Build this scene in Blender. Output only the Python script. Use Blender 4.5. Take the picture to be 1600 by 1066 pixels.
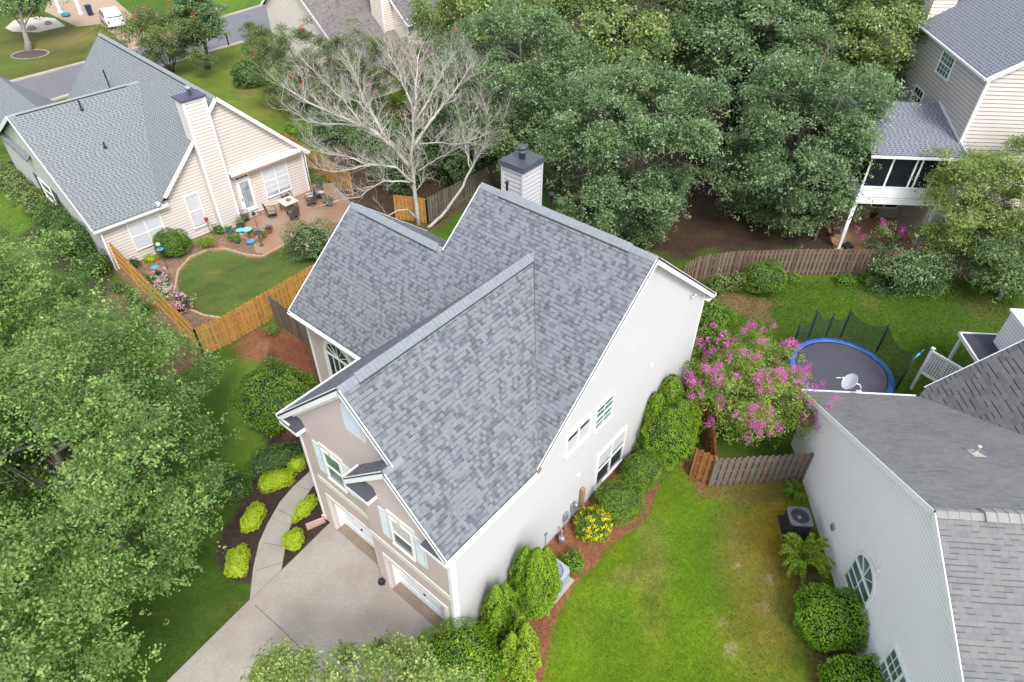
import bpy, math, random
import numpy as np
from mathutils import Vector, Matrix
R = math.radians
scene = bpy.context.scene
for o in list(bpy.data.objects): bpy.data.objects.remove(o)

# ------------------------------------------------------------------ camera
cam_d = bpy.data.cameras.new('drone_camera'); cam = bpy.data.objects.new('drone_camera', cam_d)
scene.collection.objects.link(cam); scene.camera = cam
cam_d.sensor_width = 36.0; cam_d.lens = 36.0*1058/1600; cam_d.clip_end = 3000
PIT = R(41.27); ROL = R(-.32)
fw = Vector((0, math.cos(PIT), -math.sin(PIT))); r0 = Vector((1, 0, 0)); d0 = Vector((0, -math.sin(PIT), -math.cos(PIT)))
rx = r0*math.cos(ROL)+d0*math.sin(ROL); dn = -r0*math.sin(ROL)+d0*math.cos(ROL)
cam.matrix_world = Matrix(((rx.x, -dn.x, -fw.x, 0), (rx.y, -dn.y, -fw.y, 0), (rx.z, -dn.z, -fw.z, 23.3), (0, 0, 0, 1)))

# ------------------------------------------------------------------ light
world = bpy.data.worlds.new('World'); scene.world = world; world.use_nodes = True
wt = world.node_tree; wt.nodes.clear()
SUN_EL, SUN_AZ = R(52), R(158)          # azimuth clockwise from +Y
sky = wt.nodes.new('ShaderNodeTexSky'); sky.sky_type = 'NISHITA'; sky.sun_disc = False
sky.sun_elevation = SUN_EL; sky.sun_rotation = SUN_AZ; sky.air_density = 1.0; sky.dust_density = 2.0; sky.ozone_density = .6
hs = wt.nodes.new('ShaderNodeHueSaturation'); hs.inputs['Saturation'].default_value = .42
bg = wt.nodes.new('ShaderNodeBackground'); bg.inputs['Strength'].default_value = .15
wo = wt.nodes.new('ShaderNodeOutputWorld')
wt.links.new(sky.outputs[0], hs.inputs['Color']); wt.links.new(hs.outputs[0], bg.inputs[0]); wt.links.new(bg.outputs[0], wo.inputs[0])
sun_d = bpy.data.lights.new('sun', 'SUN'); sun = bpy.data.objects.new('sun', sun_d); scene.collection.objects.link(sun)
sun_d.energy = 1.15; sun_d.angle = R(14); sun_d.color = (1, .985, .965)
sd = Vector((math.sin(SUN_AZ)*math.cos(SUN_EL), math.cos(SUN_AZ)*math.cos(SUN_EL), math.sin(SUN_EL)))
sun.rotation_euler = sd.to_track_quat('Z', 'Y').to_euler()
scene.view_settings.view_transform = 'Standard'; scene.view_settings.look = 'None'
scene.view_settings.gamma = 1; scene.view_settings.exposure = 1.13
scene.render.engine = 'CYCLES'
scene.cycles.max_bounces = 6; scene.cycles.transparent_max_bounces = 8

# ------------------------------------------------------------------ materials
MATS = {}
class NT:
    def __init__(s, name):
        s.m = bpy.data.materials.new(name); s.m.use_nodes = True; s.t = s.m.node_tree; s.t.nodes.clear()
        s.out = s.t.nodes.new('ShaderNodeOutputMaterial'); s.b = s.t.nodes.new('ShaderNodeBsdfPrincipled')
        s.t.links.new(s.b.outputs[0], s.out.inputs[0])
    def n(s, t, **k):
        x = s.t.nodes.new(t)
        for a, v in k.items(): setattr(x, a, v)
        return x
    def l(s, a, b): s.t.links.new(a, b)
    def math(s, op, a, b=None, c=None):
        x = s.n('ShaderNodeMath', operation=op)
        for i, v in enumerate((a, b, c)):
            if v is None: continue
            if isinstance(v, (int, float)): x.inputs[i].default_value = v
            else: s.l(v, x.inputs[i])
        return x.outputs[0]
    def noise(s, sc, det=3, vec=None, rough=.55):
        x = s.n('ShaderNodeTexNoise'); x.inputs['Scale'].default_value = sc; x.inputs['Detail'].default_value = det; x.inputs['Roughness'].default_value = rough
        if vec is not None: s.l(vec, x.inputs['Vector'])
        return x.outputs['Fac']
    def mix(s, f, a, b, blend='MIX'):
        x = s.n('ShaderNodeMix', data_type='RGBA', blend_type=blend); x.clamp_factor = True
        for i, v in ((0, f), (6, a), (7, b)):
            if isinstance(v, (int, float)): x.inputs[i].default_value = v
            elif isinstance(v, tuple): x.inputs[i].default_value = (*v, 1)
            else: s.l(v, x.inputs[i])
        return x.outputs[2]
    def ramp(s, f, stops):
        x = s.n('ShaderNodeValToRGB'); e = x.color_ramp.elements
        while len(e) < len(stops): e.new(.5)
        for i, (p, c) in enumerate(stops): e[i].position = p; e[i].color = (*c, 1) if isinstance(c, tuple) else (c, c, c, 1)
        s.l(f, x.inputs[0]); return x.outputs[0]
    def bump(s, h, st=.3, dist=.02):
        x = s.n('ShaderNodeBump'); x.inputs['Strength'].default_value = st; x.inputs['Distance'].default_value = dist
        s.l(h, x.inputs['Height']); s.l(x.outputs[0], s.b.inputs['Normal'])
    def obj(s): return s.n('ShaderNodeTexCoord').outputs['Object']
def c3(h):
    h = h.lstrip('#'); v = [int(h[i:i+2], 16)/255 for i in (0, 2, 4)]
    return tuple(x/12.92 if x <= .04045 else ((x+.055)/1.055)**2.4 for x in v)
def mat(name, col, rough=.7, var=.12, sc=3.0, bump=0.0, metal=0.0, spec=.4, bsc=None):
    if name in MATS: return MATS[name]
    t = NT(name); o = t.obj(); nz = t.noise(sc, 5, o); n2 = t.noise(sc*9, 3, o)
    f = t.math('ADD', t.math('MULTIPLY', nz, .65), t.math('MULTIPLY', n2, .35))
    a = tuple(c*(1-var) for c in col); b = tuple(min(1, c*(1+var)) for c in col)
    t.l(t.ramp(f, [(.3, a), (.7, b)]), t.b.inputs['Base Color'])
    t.b.inputs['Roughness'].default_value = rough; t.b.inputs['Metallic'].default_value = metal
    t.b.inputs['Specular IOR Level'].default_value = spec
    if bump: t.bump(t.noise(bsc or sc*12, 4, o), bump, .02)
    MATS[name] = t.m; return t.m
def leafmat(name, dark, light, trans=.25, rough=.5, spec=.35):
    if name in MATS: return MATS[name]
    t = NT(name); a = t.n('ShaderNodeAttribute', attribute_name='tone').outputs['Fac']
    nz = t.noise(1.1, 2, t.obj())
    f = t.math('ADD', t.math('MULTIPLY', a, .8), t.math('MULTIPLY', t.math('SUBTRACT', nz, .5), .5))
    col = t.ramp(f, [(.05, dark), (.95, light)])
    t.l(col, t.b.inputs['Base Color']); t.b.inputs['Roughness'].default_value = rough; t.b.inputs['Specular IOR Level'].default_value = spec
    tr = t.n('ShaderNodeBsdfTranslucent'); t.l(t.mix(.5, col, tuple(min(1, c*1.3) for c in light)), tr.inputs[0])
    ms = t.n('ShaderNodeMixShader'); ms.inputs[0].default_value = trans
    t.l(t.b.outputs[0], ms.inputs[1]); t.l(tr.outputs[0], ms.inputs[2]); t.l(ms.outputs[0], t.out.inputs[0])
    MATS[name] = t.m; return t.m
def shingle(name, cols, tab=.13, row=.15, weather=.0, weathercol=(.1, .1, .1), band=.5, dash=False, runs=.15, mottle=.12):
    """architectural shingles in UV metres: rows of random tabs (dark, mid, light) with a printed shadow band, painting the butt-edge shade under raised tabs,
    or (dash) a pale field with a short dark tab in every cell"""
    t = NT(name); uv = t.n('ShaderNodeUVMap', uv_map='UVMap').outputs[0]
    wob = t.noise(2.2, 2, uv); wv = t.n('ShaderNodeVectorMath', operation='ADD'); cw = t.n('ShaderNodeCombineXYZ'); t.l(t.math('MULTIPLY', t.math('SUBTRACT', wob, .5), .012), cw.inputs[1]); t.l(uv, wv.inputs[0]); t.l(cw.outputs[0], wv.inputs[1])
    sp = t.n('ShaderNodeSeparateXYZ'); t.l(wv.outputs[0], sp.inputs[0]); u, v = sp.outputs[0], sp.outputs[1]
    vr = t.math('DIVIDE', v, row); ri = t.math('FLOOR', vr); fr = t.math('FRACT', vr)
    wr = t.n('ShaderNodeTexWhiteNoise', noise_dimensions='1D'); t.l(ri, wr.inputs['W'])
    us = t.math('ADD', t.math('DIVIDE', u, tab), t.math('MULTIPLY', wr.outputs['Value'], 7.3))
    ci = t.math('FLOOR', us); fu = t.math('FRACT', us)
    def wn(x, z):
        cb = t.n('ShaderNodeCombineXYZ'); t.l(x, cb.inputs[0]); t.l(ri, cb.inputs[1]); cb.inputs[2].default_value = z
        w = t.n('ShaderNodeTexWhiteNoise', noise_dimensions='3D'); t.l(cb.outputs[0], w.inputs['Vector']); return w.outputs['Value']
    rv = wn(ci, 0.0); rr = wn(t.math('FLOOR', t.math('MULTIPLY', us, .5)), 5.5); r3 = wn(ci, 9.0)
    gr = t.noise(150, 2, uv); big = t.noise(.45, 3, uv); mid = t.noise(3.0, 3, uv)
    if dash:
        col = t.ramp(rv, [(0, cols[2]), (1, cols[3])])
        dk = t.math('MULTIPLY', t.math('MULTIPLY', t.math('GREATER_THAN', .5, fu), t.math('GREATER_THAN', .6, fr)), t.math('ADD', t.math('MULTIPLY', rv, .5), .5))
        col = t.mix(dk, col, cols[0]); raised = t.math('GREATER_THAN', fu, .5)
    else:
        f = t.math('ADD', t.math('MULTIPLY', rv, 1-runs), t.math('MULTIPLY', rr, runs)); f = t.math('ADD', f, t.math('MULTIPLY', t.math('SUBTRACT', mid, .5), .35))
        col = t.ramp(f, [(.0, cols[0]), (.13, cols[0]), (.2, cols[1]), (.33, cols[1]), (.42, cols[2]), (1, cols[3])])
        raised = t.math('GREATER_THAN', r3, .45)
    col = t.mix(1.0, col, t.ramp(gr, [(.3, 1-mottle), (.7, 1+mottle)]), 'MULTIPLY'); col = t.mix(1.0, col, t.ramp(mid, [(.3, .93), (.7, 1.05)]), 'MULTIPLY')
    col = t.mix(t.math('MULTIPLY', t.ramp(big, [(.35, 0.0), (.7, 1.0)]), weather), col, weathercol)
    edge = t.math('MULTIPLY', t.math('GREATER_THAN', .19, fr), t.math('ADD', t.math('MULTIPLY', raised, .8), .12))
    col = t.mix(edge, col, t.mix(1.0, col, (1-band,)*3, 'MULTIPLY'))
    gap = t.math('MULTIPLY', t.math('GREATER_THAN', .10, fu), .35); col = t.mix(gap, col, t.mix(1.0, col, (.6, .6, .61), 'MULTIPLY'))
    t.l(col, t.b.inputs['Base Color']); t.b.inputs['Roughness'].default_value = .92; t.b.inputs['Specular IOR Level'].default_value = .2
    t.bump(t.math('ADD', t.math('ADD', t.math('SUBTRACT', 1.0, fr), t.math('MULTIPLY', raised, .8)), t.math('MULTIPLY', gr, .25)), .6, .012)
    MATS[name] = t.m; return t.m
def lapshademat(m):
    """darker strip with the shade under each lap of the boards painted into its colour"""
    n = m.name+'_lap_shade'
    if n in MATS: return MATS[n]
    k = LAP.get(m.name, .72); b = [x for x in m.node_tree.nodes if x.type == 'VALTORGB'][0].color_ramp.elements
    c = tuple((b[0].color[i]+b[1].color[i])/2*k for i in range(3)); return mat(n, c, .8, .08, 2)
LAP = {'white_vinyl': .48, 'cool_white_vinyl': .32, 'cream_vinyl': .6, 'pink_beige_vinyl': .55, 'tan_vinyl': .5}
def glassmat(name, col=(.02, .03, .035), rough=.06):
    if name in MATS: return MATS[name]
    t = NT(name); nz = t.noise(1.3, 3, t.obj())
    t.l(t.ramp(nz, [(.35, col), (.7, tuple(c*2.2 for c in col))]), t.b.inputs['Base Color'])
    t.b.inputs['Roughness'].default_value = rough; t.b.inputs['Specular IOR Level'].default_value = .8; t.b.inputs['Coat Weight'].default_value = .3
    MATS[name] = t.m; return t.m

# ------------------------------------------------------------------ objects
def link(o, parent=None):
    scene.collection.objects.link(o)
    if parent is not None: o.parent = parent
    return o
def tag(o, label=None, cat=None, group=None, kind=None):
    if label: o['label'] = label
    if cat: o['category'] = cat
    if group: o['group'] = group
    if kind: o['kind'] = kind
    return o
def thing(name, label, cat, loc=(0, 0, 0), rot=0, group=None):
    o = bpy.data.objects.new(name, None); o.location = loc; o.rotation_euler = (0, 0, rot); o.empty_display_size = .2
    link(o); return tag(o, label, cat, group)
class MB:
    def __init__(s): s.v = []; s.f = []; s.m = []; s.uv = {}; s.sm = []
    def add(s, vs, fs, mi=0, smooth=False):
        b = len(s.v); s.v += [tuple(map(float, p)) for p in vs]
        for f in fs: s.f.append([b+i for i in f]); s.m.append(mi); s.sm.append(smooth)
        return s
    def face(s, pts, mi=0, uvs=None):
        b = len(s.v); s.v += [tuple(map(float, p)) for p in pts]; s.f.append(list(range(b, b+len(pts)))); s.m.append(mi); s.sm.append(False)
        if uvs: s.uv[len(s.f)-1] = uvs
    def box(s, x0, x1, y0, y1, z0, z1, mi=0):
        v = [(x, y, z) for z in (z0, z1) for y in (y0, y1) for x in (x0, x1)]
        return s.add(v, [(0, 2, 3, 1), (4, 5, 7, 6), (0, 1, 5, 4), (2, 6, 7, 3), (0, 4, 6, 2), (1, 3, 7, 5)], mi)
    def bar(s, a, b, w, h, up=(0, 0, 1), mi=0):
        a = Vector(a); b = Vector(b); d = (b-a).normalized(); u = Vector(up); sx = d.cross(u)
        if sx.length < 1e-4: sx = d.cross(Vector((1, 0, 0)))
        sx.normalize(); u = sx.cross(d).normalized(); p = []
        for q in (a, b):
            for i, j in ((-1, -1), (1, -1), (1, 1), (-1, 1)): p.append(q+sx*(w/2*i)+u*(h/2*j))
        return s.add(p, [(3, 2, 1, 0), (4, 5, 6, 7), (0, 1, 5, 4), (1, 2, 6, 5), (2, 3, 7, 6), (3, 0, 4, 7)], mi)
    def tube(s, pts, rad, n=8, mi=0, cap=True, smooth=True):
        pts = [Vector(p) for p in pts]; rad = rad if isinstance(rad, (list, tuple)) else [rad]*len(pts)
        V = []; prev = None
        for i, p in enumerate(pts):
            d = (pts[min(i+1, len(pts)-1)]-pts[max(i-1, 0)]).normalized()
            if prev is None:
                a = d.cross(Vector((0, 0, 1)))
                if a.length < .05: a = d.cross(Vector((1, 0, 0)))
            else: a = prev-d*prev.dot(d)
            a.normalize(); prev = a; b = d.cross(a)
            for k in range(n):
                t = 2*math.pi*k/n; V.append(p+(a*math.cos(t)+b*math.sin(t))*rad[i])
        F = [(i*n+k, i*n+(k+1) % n, (i+1)*n+(k+1) % n, (i+1)*n+k) for i in range(len(pts)-1) for k in range(n)]
        if cap: F += [tuple(range(n))[::-1], tuple((len(pts)-1)*n+k for k in range(n))]
        return s.add(V, F, mi, smooth)
    def lathe(s, prof, n=20, c=(0, 0, 0), mi=0, smooth=True):
        V = [(c[0]+r*math.cos(2*math.pi*k/n), c[1]+r*math.sin(2*math.pi*k/n), c[2]+z) for r, z in prof for k in range(n)]
        F = [(i*n+k, i*n+(k+1) % n, (i+1)*n+(k+1) % n, (i+1)*n+k) for i in range(len(prof)-1) for k in range(n)]
        F += [tuple((len(prof)-1)*n+k for k in range(n)), tuple(range(n))[::-1]]
        return s.add(V, F, mi, smooth)
    def prism(s, poly, z0, z1, mi=0):
        n = len(poly); V = [(x, y, z0) for x, y in poly]+[(x, y, z1) for x, y in poly]
        return s.add(V, [tuple(range(n))[::-1], tuple(range(n, 2*n))]+[(i, (i+1) % n, n+(i+1) % n, n+i) for i in range(n)], mi)
    def build(s, name, mats, parent=None, recalc=False):
        me = bpy.data.meshes.new(name); me.from_pydata(s.v, [], s.f)
        mats = list(mats) if isinstance(mats, (list, tuple)) else [mats]
        if any(i >= 10 for i in s.m): mats = mats+[lapshademat(mats[0])]; s.m = [len(mats)-1 if i >= 10 else i for i in s.m]
        for m in mats: me.materials.append(m)
        me.polygons.foreach_set('material_index', s.m); me.polygons.foreach_set('use_smooth', s.sm)
        if s.uv:
            ul = me.uv_layers.new(name='UVMap')
            for fi, uvs in s.uv.items():
                for li, uvv in zip(me.polygons[fi].loop_indices, uvs): ul.data[li].uv = uvv
        me.update()
        return link(bpy.data.objects.new(name, me), parent)
def copy_tree(o, parent=None):
    c = o.copy(); link(c, parent)
    for ch in [x for x in bpy.data.objects if x.parent == o and x != c]: copy_tree(ch, c)
    return c

# -- building helpers ------------------------------------------------
def clip(poly, a0, a1):
    def cut(P, lim, keep_above):
        out = []
        for i in range(len(P)):
            p, q = P[i], P[(i+1) % len(P)]
            ip = (p[1] >= lim) if keep_above else (p[1] <= lim); iq = (q[1] >= lim) if keep_above else (q[1] <= lim)
            if ip: out.append(p)
            if ip != iq:
                t = (lim-p[1])/(q[1]-p[1]); out.append((p[0]+t*(q[0]-p[0]), lim))
        return out
    P = cut(poly, a0, True)
    return cut(P, a1, False) if len(P) > 2 else []
def siding(mb, poly, o, du, nrm, course=.12, depth=.018, mi=0):
    """lapped boards over a convex wall polygon (s, z); o origin, du direction along the wall, nrm outward normal"""
    o = Vector(o); du = Vector(du).normalized(); nrm = Vector(nrm).normalized()
    z = min(p[1] for p in poly); zt = max(p[1] for p in poly)
    while z < zt-1e-4:
        P = clip(poly, z, z+course)
        if len(P) > 2:
            for z0_, z1_, k_ in ((z, z+course*.76, 0), (z+course*.76, z+course, 1)):  # top strip of each course carries the lap's shadow line as colour
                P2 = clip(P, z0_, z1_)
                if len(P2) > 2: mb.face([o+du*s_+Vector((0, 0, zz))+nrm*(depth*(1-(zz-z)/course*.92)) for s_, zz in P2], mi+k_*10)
            b = sorted([p for p in P if p[1] < z+1e-4])
            if len(b) >= 2:
                a, c = b[0], b[-1]; A = o+du*a[0]+Vector((0, 0, z)); C = o+du*c[0]+Vector((0, 0, z))
                mb.face([A, C, C+nrm*depth, A+nrm*depth], mi)
        z += course
def wallpoly(mb, poly, o, du, nrm, mi=0, th=.12):
    """plain wall panel with thickness going inwards"""
    o = Vector(o); du = Vector(du).normalized(); nrm = Vector(nrm).normalized()
    n = len(poly); F = [o+du*s_+Vector((0, 0, z)) for s_, z in poly]; B = [p-nrm*th for p in F]
    mb.add(F+B, [tuple(range(n)), tuple(range(2*n-1, n-1, -1))]+[(i, n+i, n+(i+1) % n, (i+1) % n) for i in range(n)], mi)
def roofslab(mb, pts, th=.07, mi=0, mi_edge=1, off=(0, 0)):
    """roof plane: top face with UVs in metres, edges and underside in the trim material"""
    P = [Vector(p) for p in pts]; n = Vector((0, 0, 0))
    for i in range(len(P)): n += P[i].cross(P[(i+1) % len(P)])
    n.normalize()
    if n.z < 0: P.reverse(); n = -n
    u = Vector((0, 0, 1)).cross(n).normalized(); v = n.cross(u)
    mb.face(P, mi, [(p.dot(u)+off[0], p.dot(v)+off[1]) for p in P])
    D = [p-Vector((0, 0, th)) for p in P]; k = len(P)
    mb.face(D[::-1], mi_edge)
    for i in range(k): mb.face([P[i], D[i], D[(i+1) % k], P[(i+1) % k]], mi_edge)
def ridgecap(mb, a, b, s1, s2, w=.16, lift=.035, step=.16, mi=0):
    """overlapping cap shingles bent over a ridge from a to b; s1, s2: slopes either side"""
    a = Vector(a); b = Vector(b); L = (b-a).length; d = (b-a)/L; sd_ = Vector((d.y, -d.x, 0)).normalized()
    k = max(1, int(L/step))
    for i in range(k):
        p = a+d*(L*i/k); q = a+d*(L*(i+1)/k+.03); lo, hi = lift*.55, lift
        rows = []
        for c, lf in ((p, hi), (q, lo)):
            rows += [c+sd_*w+Vector((0, 0, -w*s1+lf-.012)), c+sd_*w*.45+Vector((0, 0, -w*.45*s1+lf+.004)), c+Vector((0, 0, lf+.004)), c-sd_*w*.45+Vector((0, 0, -w*.45*s2+lf+.004)), c-sd_*w+Vector((0, 0, -w*s2+lf-.012))]
        mb.add(rows+[rows[0]-Vector((0, 0, .03)), rows[4]-Vector((0, 0, .03)), rows[5]-Vector((0, 0, .03)), rows[9]-Vector((0, 0, .03))],
               [(0, 1, 6, 5), (1, 2, 7, 6), (2, 3, 8, 7), (3, 4, 9, 8), (10, 0, 5, 12), (4, 11, 13, 9), (10, 11, 4, 3, 2, 1, 0)], mi)
def lap_frame(o, du, nrm):
    o = Vector(o); du = Vector(du).normalized(); nrm = Vector(nrm).normalized()
    return lambda s_, z, out=0: o+du*s_+Vector((0, 0, z))+nrm*out
def fbox(mb, fr, s0, s1, z0, z1, o0, o1, mi=0):
    V = [fr(s_, z, o_) for o_ in (o0, o1) for z in (z0, z1) for s_ in (s0, s1)]
    mb.add(V, [(0, 2, 3, 1), (4, 5, 7, 6), (0, 1, 5, 4), (2, 6, 7, 3), (0, 4, 6, 2), (1, 3, 7, 5)], mi)
def window(parent, fr, s0, s1, z0, z1, mats, cols=1, grid=(0, 0), double_hung=True, blind=0.0, trim=.08, out=.0, label=None, name='window', screen=False):
    """frame (trim, mullions, meeting rail), panes and blind as separate meshes"""
    fmat, gmat, bmat = mats
    F = MB(); t = trim
    fbox(F, fr, s0, s1, z1-t, z1, out, out+.07); fbox(F, fr, s0, s1, z0, z0+t, out, out+.09)
    fbox(F, fr, s0, s0+t, z0+t, z1-t, out, out+.068); fbox(F, fr, s1-t, s1, z0+t, z1-t, out, out+.068)
    w = (s1-s0-2*t)/cols; gl = MB(); bl = MB()
    for c in range(cols):
        a = s0+t+c*w; b = a+w
        if c: fbox(F, fr, a-.04, a+.04, z0+t, z1-t, out, out+.062)
        if c: a += .04
        if c < cols-1: b -= .04
        za, zb = z0+t, z1-t; zm = (za+zb)/2
        if double_hung: fbox(F, fr, a, b, zm-.025, zm+.025, out+.012, out+.055)
        for k in range(1, grid[0]+1):
            x = a+(b-a)*k/(grid[0]+1); fbox(F, fr, x-.008, x+.008, za, zb, out+.018, out+.038)
        for k in range(1, grid[1]+1):
            z = za+(zb-za)*k/(grid[1]+1); fbox(F, fr, a, b, z-.008, z+.008, out+.019, out+.037)
        fbox(gl, fr, a, b, za, zb, out+.002, out+.02)
        if blind > 0:
            nb = int((zb-za)*blind/.06)
            for k in range(nb):
                z = zb-k*.06; fbox(bl, fr, a+.01, b-.01, z-.052, z-.004, out+.0205, out+.024)
    wobj = F.build(name, fmat, parent)
    if label: wobj['label'] = label
    gl.build('pane', gmat, wobj)
    if blind > 0: bl.build('blind', bmat, wobj)
    return wobj
def gutter(mb, a, b, mi=0, w=.12, h=.11, side=None):
    """K-style gutter trough along a-b, pushed outwards by side"""
    a = Vector(a); b = Vector(b); s_ = Vector(side).normalized(); z = Vector((0, 0, 1))
    for off, hh, ww, zz in ((w, h, .015, -h/2), (0.008, h, .015, -h/2)):
        mb.bar(a+s_*off+z*zz, b+s_*off+z*zz, ww, hh, mi=mi)
    mb.bar(a+s_*w/2-z*h, b+s_*w/2-z*h, w, .012, mi=mi)
    mb.bar(a+s_*(w+.012)-z*.008, b+s_*(w+.012)-z*.008, .03, .018, mi=mi)

# -- foliage helpers -------------------------------------------------
def leaf_arrays(P, N, S, rng, asp=.55, tdir=None):
    n = len(P); N = N/np.maximum(np.linalg.norm(N, axis=1, keepdims=True), 1e-6)
    t = rng.normal(size=(n, 3)) if tdir is None else tdir+rng.normal(size=(n, 3))*.35
    t -= N*(t*N).sum(1, keepdims=True); t /= np.maximum(np.linalg.norm(t, axis=1, keepdims=True), 1e-6)
    b = np.cross(N, t); S = S[:, None]
    V = np.empty((n, 4, 3)); V[:, 0] = P-t*S*.5; V[:, 1] = P+b*S*asp*.5+N*S*.08; V[:, 2] = P+t*S*.5-N*S*.06; V[:, 3] = P-b*S*asp*.5+N*S*.08
    return V.reshape(-1, 3)
def leaf_obj(name, sets, mats, parent=None):
    """sets: list of (verts 4n x 3, tone n, material index)"""
    V = np.concatenate([s_[0] for s_ in sets]); nv = len(V); nf = nv//4
    me = bpy.data.meshes.new(name); me.vertices.add(nv); me.vertices.foreach_set('co', V.astype(np.float32).ravel())
    me.loops.add(nv); me.loops.foreach_set('vertex_index', np.arange(nv, dtype=np.int32))
    me.polygons.add(nf); me.polygons.foreach_set('loop_start', np.arange(0, nv, 4, dtype=np.int32)); me.polygons.foreach_set('loop_total', np.full(nf, 4, dtype=np.int32))
    me.polygons.foreach_set('material_index', np.concatenate([np.full(len(s_[0])//4, s_[2], dtype=np.int32) for s_ in sets]))
    for m in mats: me.materials.append(m)
    at = me.attributes.new('tone', 'FLOAT', 'POINT'); at.data.foreach_set('value', np.repeat(np.concatenate([s_[1] for s_ in sets]), 4).astype(np.float32))
    me.update(calc_edges=True)
    return link(bpy.data.objects.new(name, me), parent)
def sph(rng, n):
    d = rng.normal(size=(n, 3)); return d/np.linalg.norm(d, axis=1, keepdims=True)
def make_tree(name, label, cat, base, top, rx_, ry_, rz_, mats, bark, nclump=140, per=260, cr=.75, leaf=.15, seed=1, group=None, trunk_r=.22, lean=(0, 0), low=-.75, droop=.25, stems=1, flower=None, open_=.0, limb_r=.07, extra=None, trunk_top=.55, asp=.6, tip=.0, nlimb=14, bough=True):
    """tapered trunk(s), limbs to the leaf clumps, and a crown of leaf clumps spread through a lumpy volume.
    base: ground point, top: crown centre (x, y, z)"""
    rng = np.random.default_rng(seed); root = thing(name, label, cat, (base[0], base[1], base[2] if len(base) > 2 else 0), 0, group)
    C = np.array([top[0]-base[0], top[1]-base[1], top[2]]); ph = rng.uniform(0, 6.28, 6)
    d = sph(rng, nclump*3); d = d[d[:, 2] > low][:nclump]
    lump = 1+.13*np.sin(3.1*d[:, 0]+ph[0])+.12*np.sin(4.3*d[:, 1]+ph[1])+.1*np.sin(5.2*d[:, 2]+ph[2])+.09*np.sin(7*d[:, 0]*d[:, 1]+ph[3])
    r = rng.uniform(.35+open_*.2, 1, len(d))**.55*lump
    if bough:
        nb = max(7, int(len(d)/9)); bd = sph(rng, nb*4); bd = bd[bd[:, 2] > low][:nb]; nb = len(bd)
        for _ in range(12):      # spread the boughs apart
            dd = bd[:, None]-bd[None]; q = (dd**2).sum(-1)+1e-3; np.fill_diagonal(q, 1e9); bd = bd+(dd/q[..., None]**1.5).sum(1)*.012; bd /= np.linalg.norm(bd, axis=1, keepdims=True)
        br = rng.uniform(.62, .84, nb)*(1+.12*np.sin(3.1*bd[:, 0]+ph[0])+.12*np.sin(4.3*bd[:, 1]+ph[1])); br[:: 5] *= .6; free = rng.uniform(size=len(d)) < .38
        bi = rng.integers(0, nb, len(d)); o = sph(rng, len(d)); o = o+bd[bi]*.7+np.array([0, 0, .25]); o /= np.linalg.norm(o, axis=1, keepdims=True)
        RR = np.array([rx_, ry_, rz_]); sz = (4.2/nb)**.5*rng.uniform(.42, .62, nb)
        KF = C+d*r[:, None]*RR; K = C+bd[bi]*(br[bi])[:, None]*RR+o*(sz[bi]*rng.uniform(.35, 1, len(d))**.5)[:, None]*RR*.72; K[free] = KF[free]; d = (K-C)/RR; r = np.linalg.norm(d, axis=1); d = d/np.maximum(r[:, None], .05)
    else: K = C+d*r[:, None]*np.array([rx_, ry_, rz_])
    nC = len(K); crs = cr*rng.uniform(.6, 1.35, nC)
    # leaves
    q_ = 9; ns = max(4, per//q_); si = np.repeat(np.arange(nC), ns); m_ = len(si)
    loc = rng.normal(size=(m_, 3))*.5; loc[:, 2] *= .42; rr = np.hypot(loc[:, 0], loc[:, 1]); loc[:, 2] -= droop*rr**2
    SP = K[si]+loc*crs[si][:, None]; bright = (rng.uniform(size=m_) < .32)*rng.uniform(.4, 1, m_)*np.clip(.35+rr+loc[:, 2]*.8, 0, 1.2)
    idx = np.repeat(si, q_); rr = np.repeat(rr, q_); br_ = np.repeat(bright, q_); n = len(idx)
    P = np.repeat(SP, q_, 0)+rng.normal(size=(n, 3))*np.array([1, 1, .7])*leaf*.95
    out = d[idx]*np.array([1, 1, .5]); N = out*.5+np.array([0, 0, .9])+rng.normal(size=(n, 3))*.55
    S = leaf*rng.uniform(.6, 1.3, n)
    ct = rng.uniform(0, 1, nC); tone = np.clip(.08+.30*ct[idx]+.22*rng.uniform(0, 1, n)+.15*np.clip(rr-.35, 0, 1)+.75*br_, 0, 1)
    sets = [(leaf_arrays(P, N, S, rng, asp), tone, 0)]
    ml = [mats[0]]
    if len(mats) > 1 and mats[1] is not None:
        sel = rng.uniform(size=n) < .16; sets.append((leaf_arrays(P[sel]+rng.normal(size=(sel.sum(), 3))*.05, N[sel], S[sel], rng, asp), tone[sel], 1)); ml.append(mats[1])
    if flower:
        fm, nf, fs, zmin = flower; ok = np.where((d[:, 2] > zmin) & (r > .6))[0]
        if len(ok):
            ch = rng.choice(ok, nf); fP = K[ch]+(d[ch]*.7+rng.normal(size=(nf, 3))*.45)*crs[ch][:, None]+np.array([0, 0, .12])
            m = 90; q = np.repeat(fP, m, 0)+rng.normal(size=(nf*m, 3))*np.array([.1, .1, .13])*fs
            sets.append((leaf_arrays(q, rng.normal(size=(nf*m, 3))+np.array([0, 0, .5]), np.full(nf*m, .055*fs), rng, .8), rng.uniform(0, 1, nf*m), len(ml))); ml.append(fm)
    leaf_obj('crown', sets, ml, root)
    # wood
    W = MB(); rnd = random.Random(seed)
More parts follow.
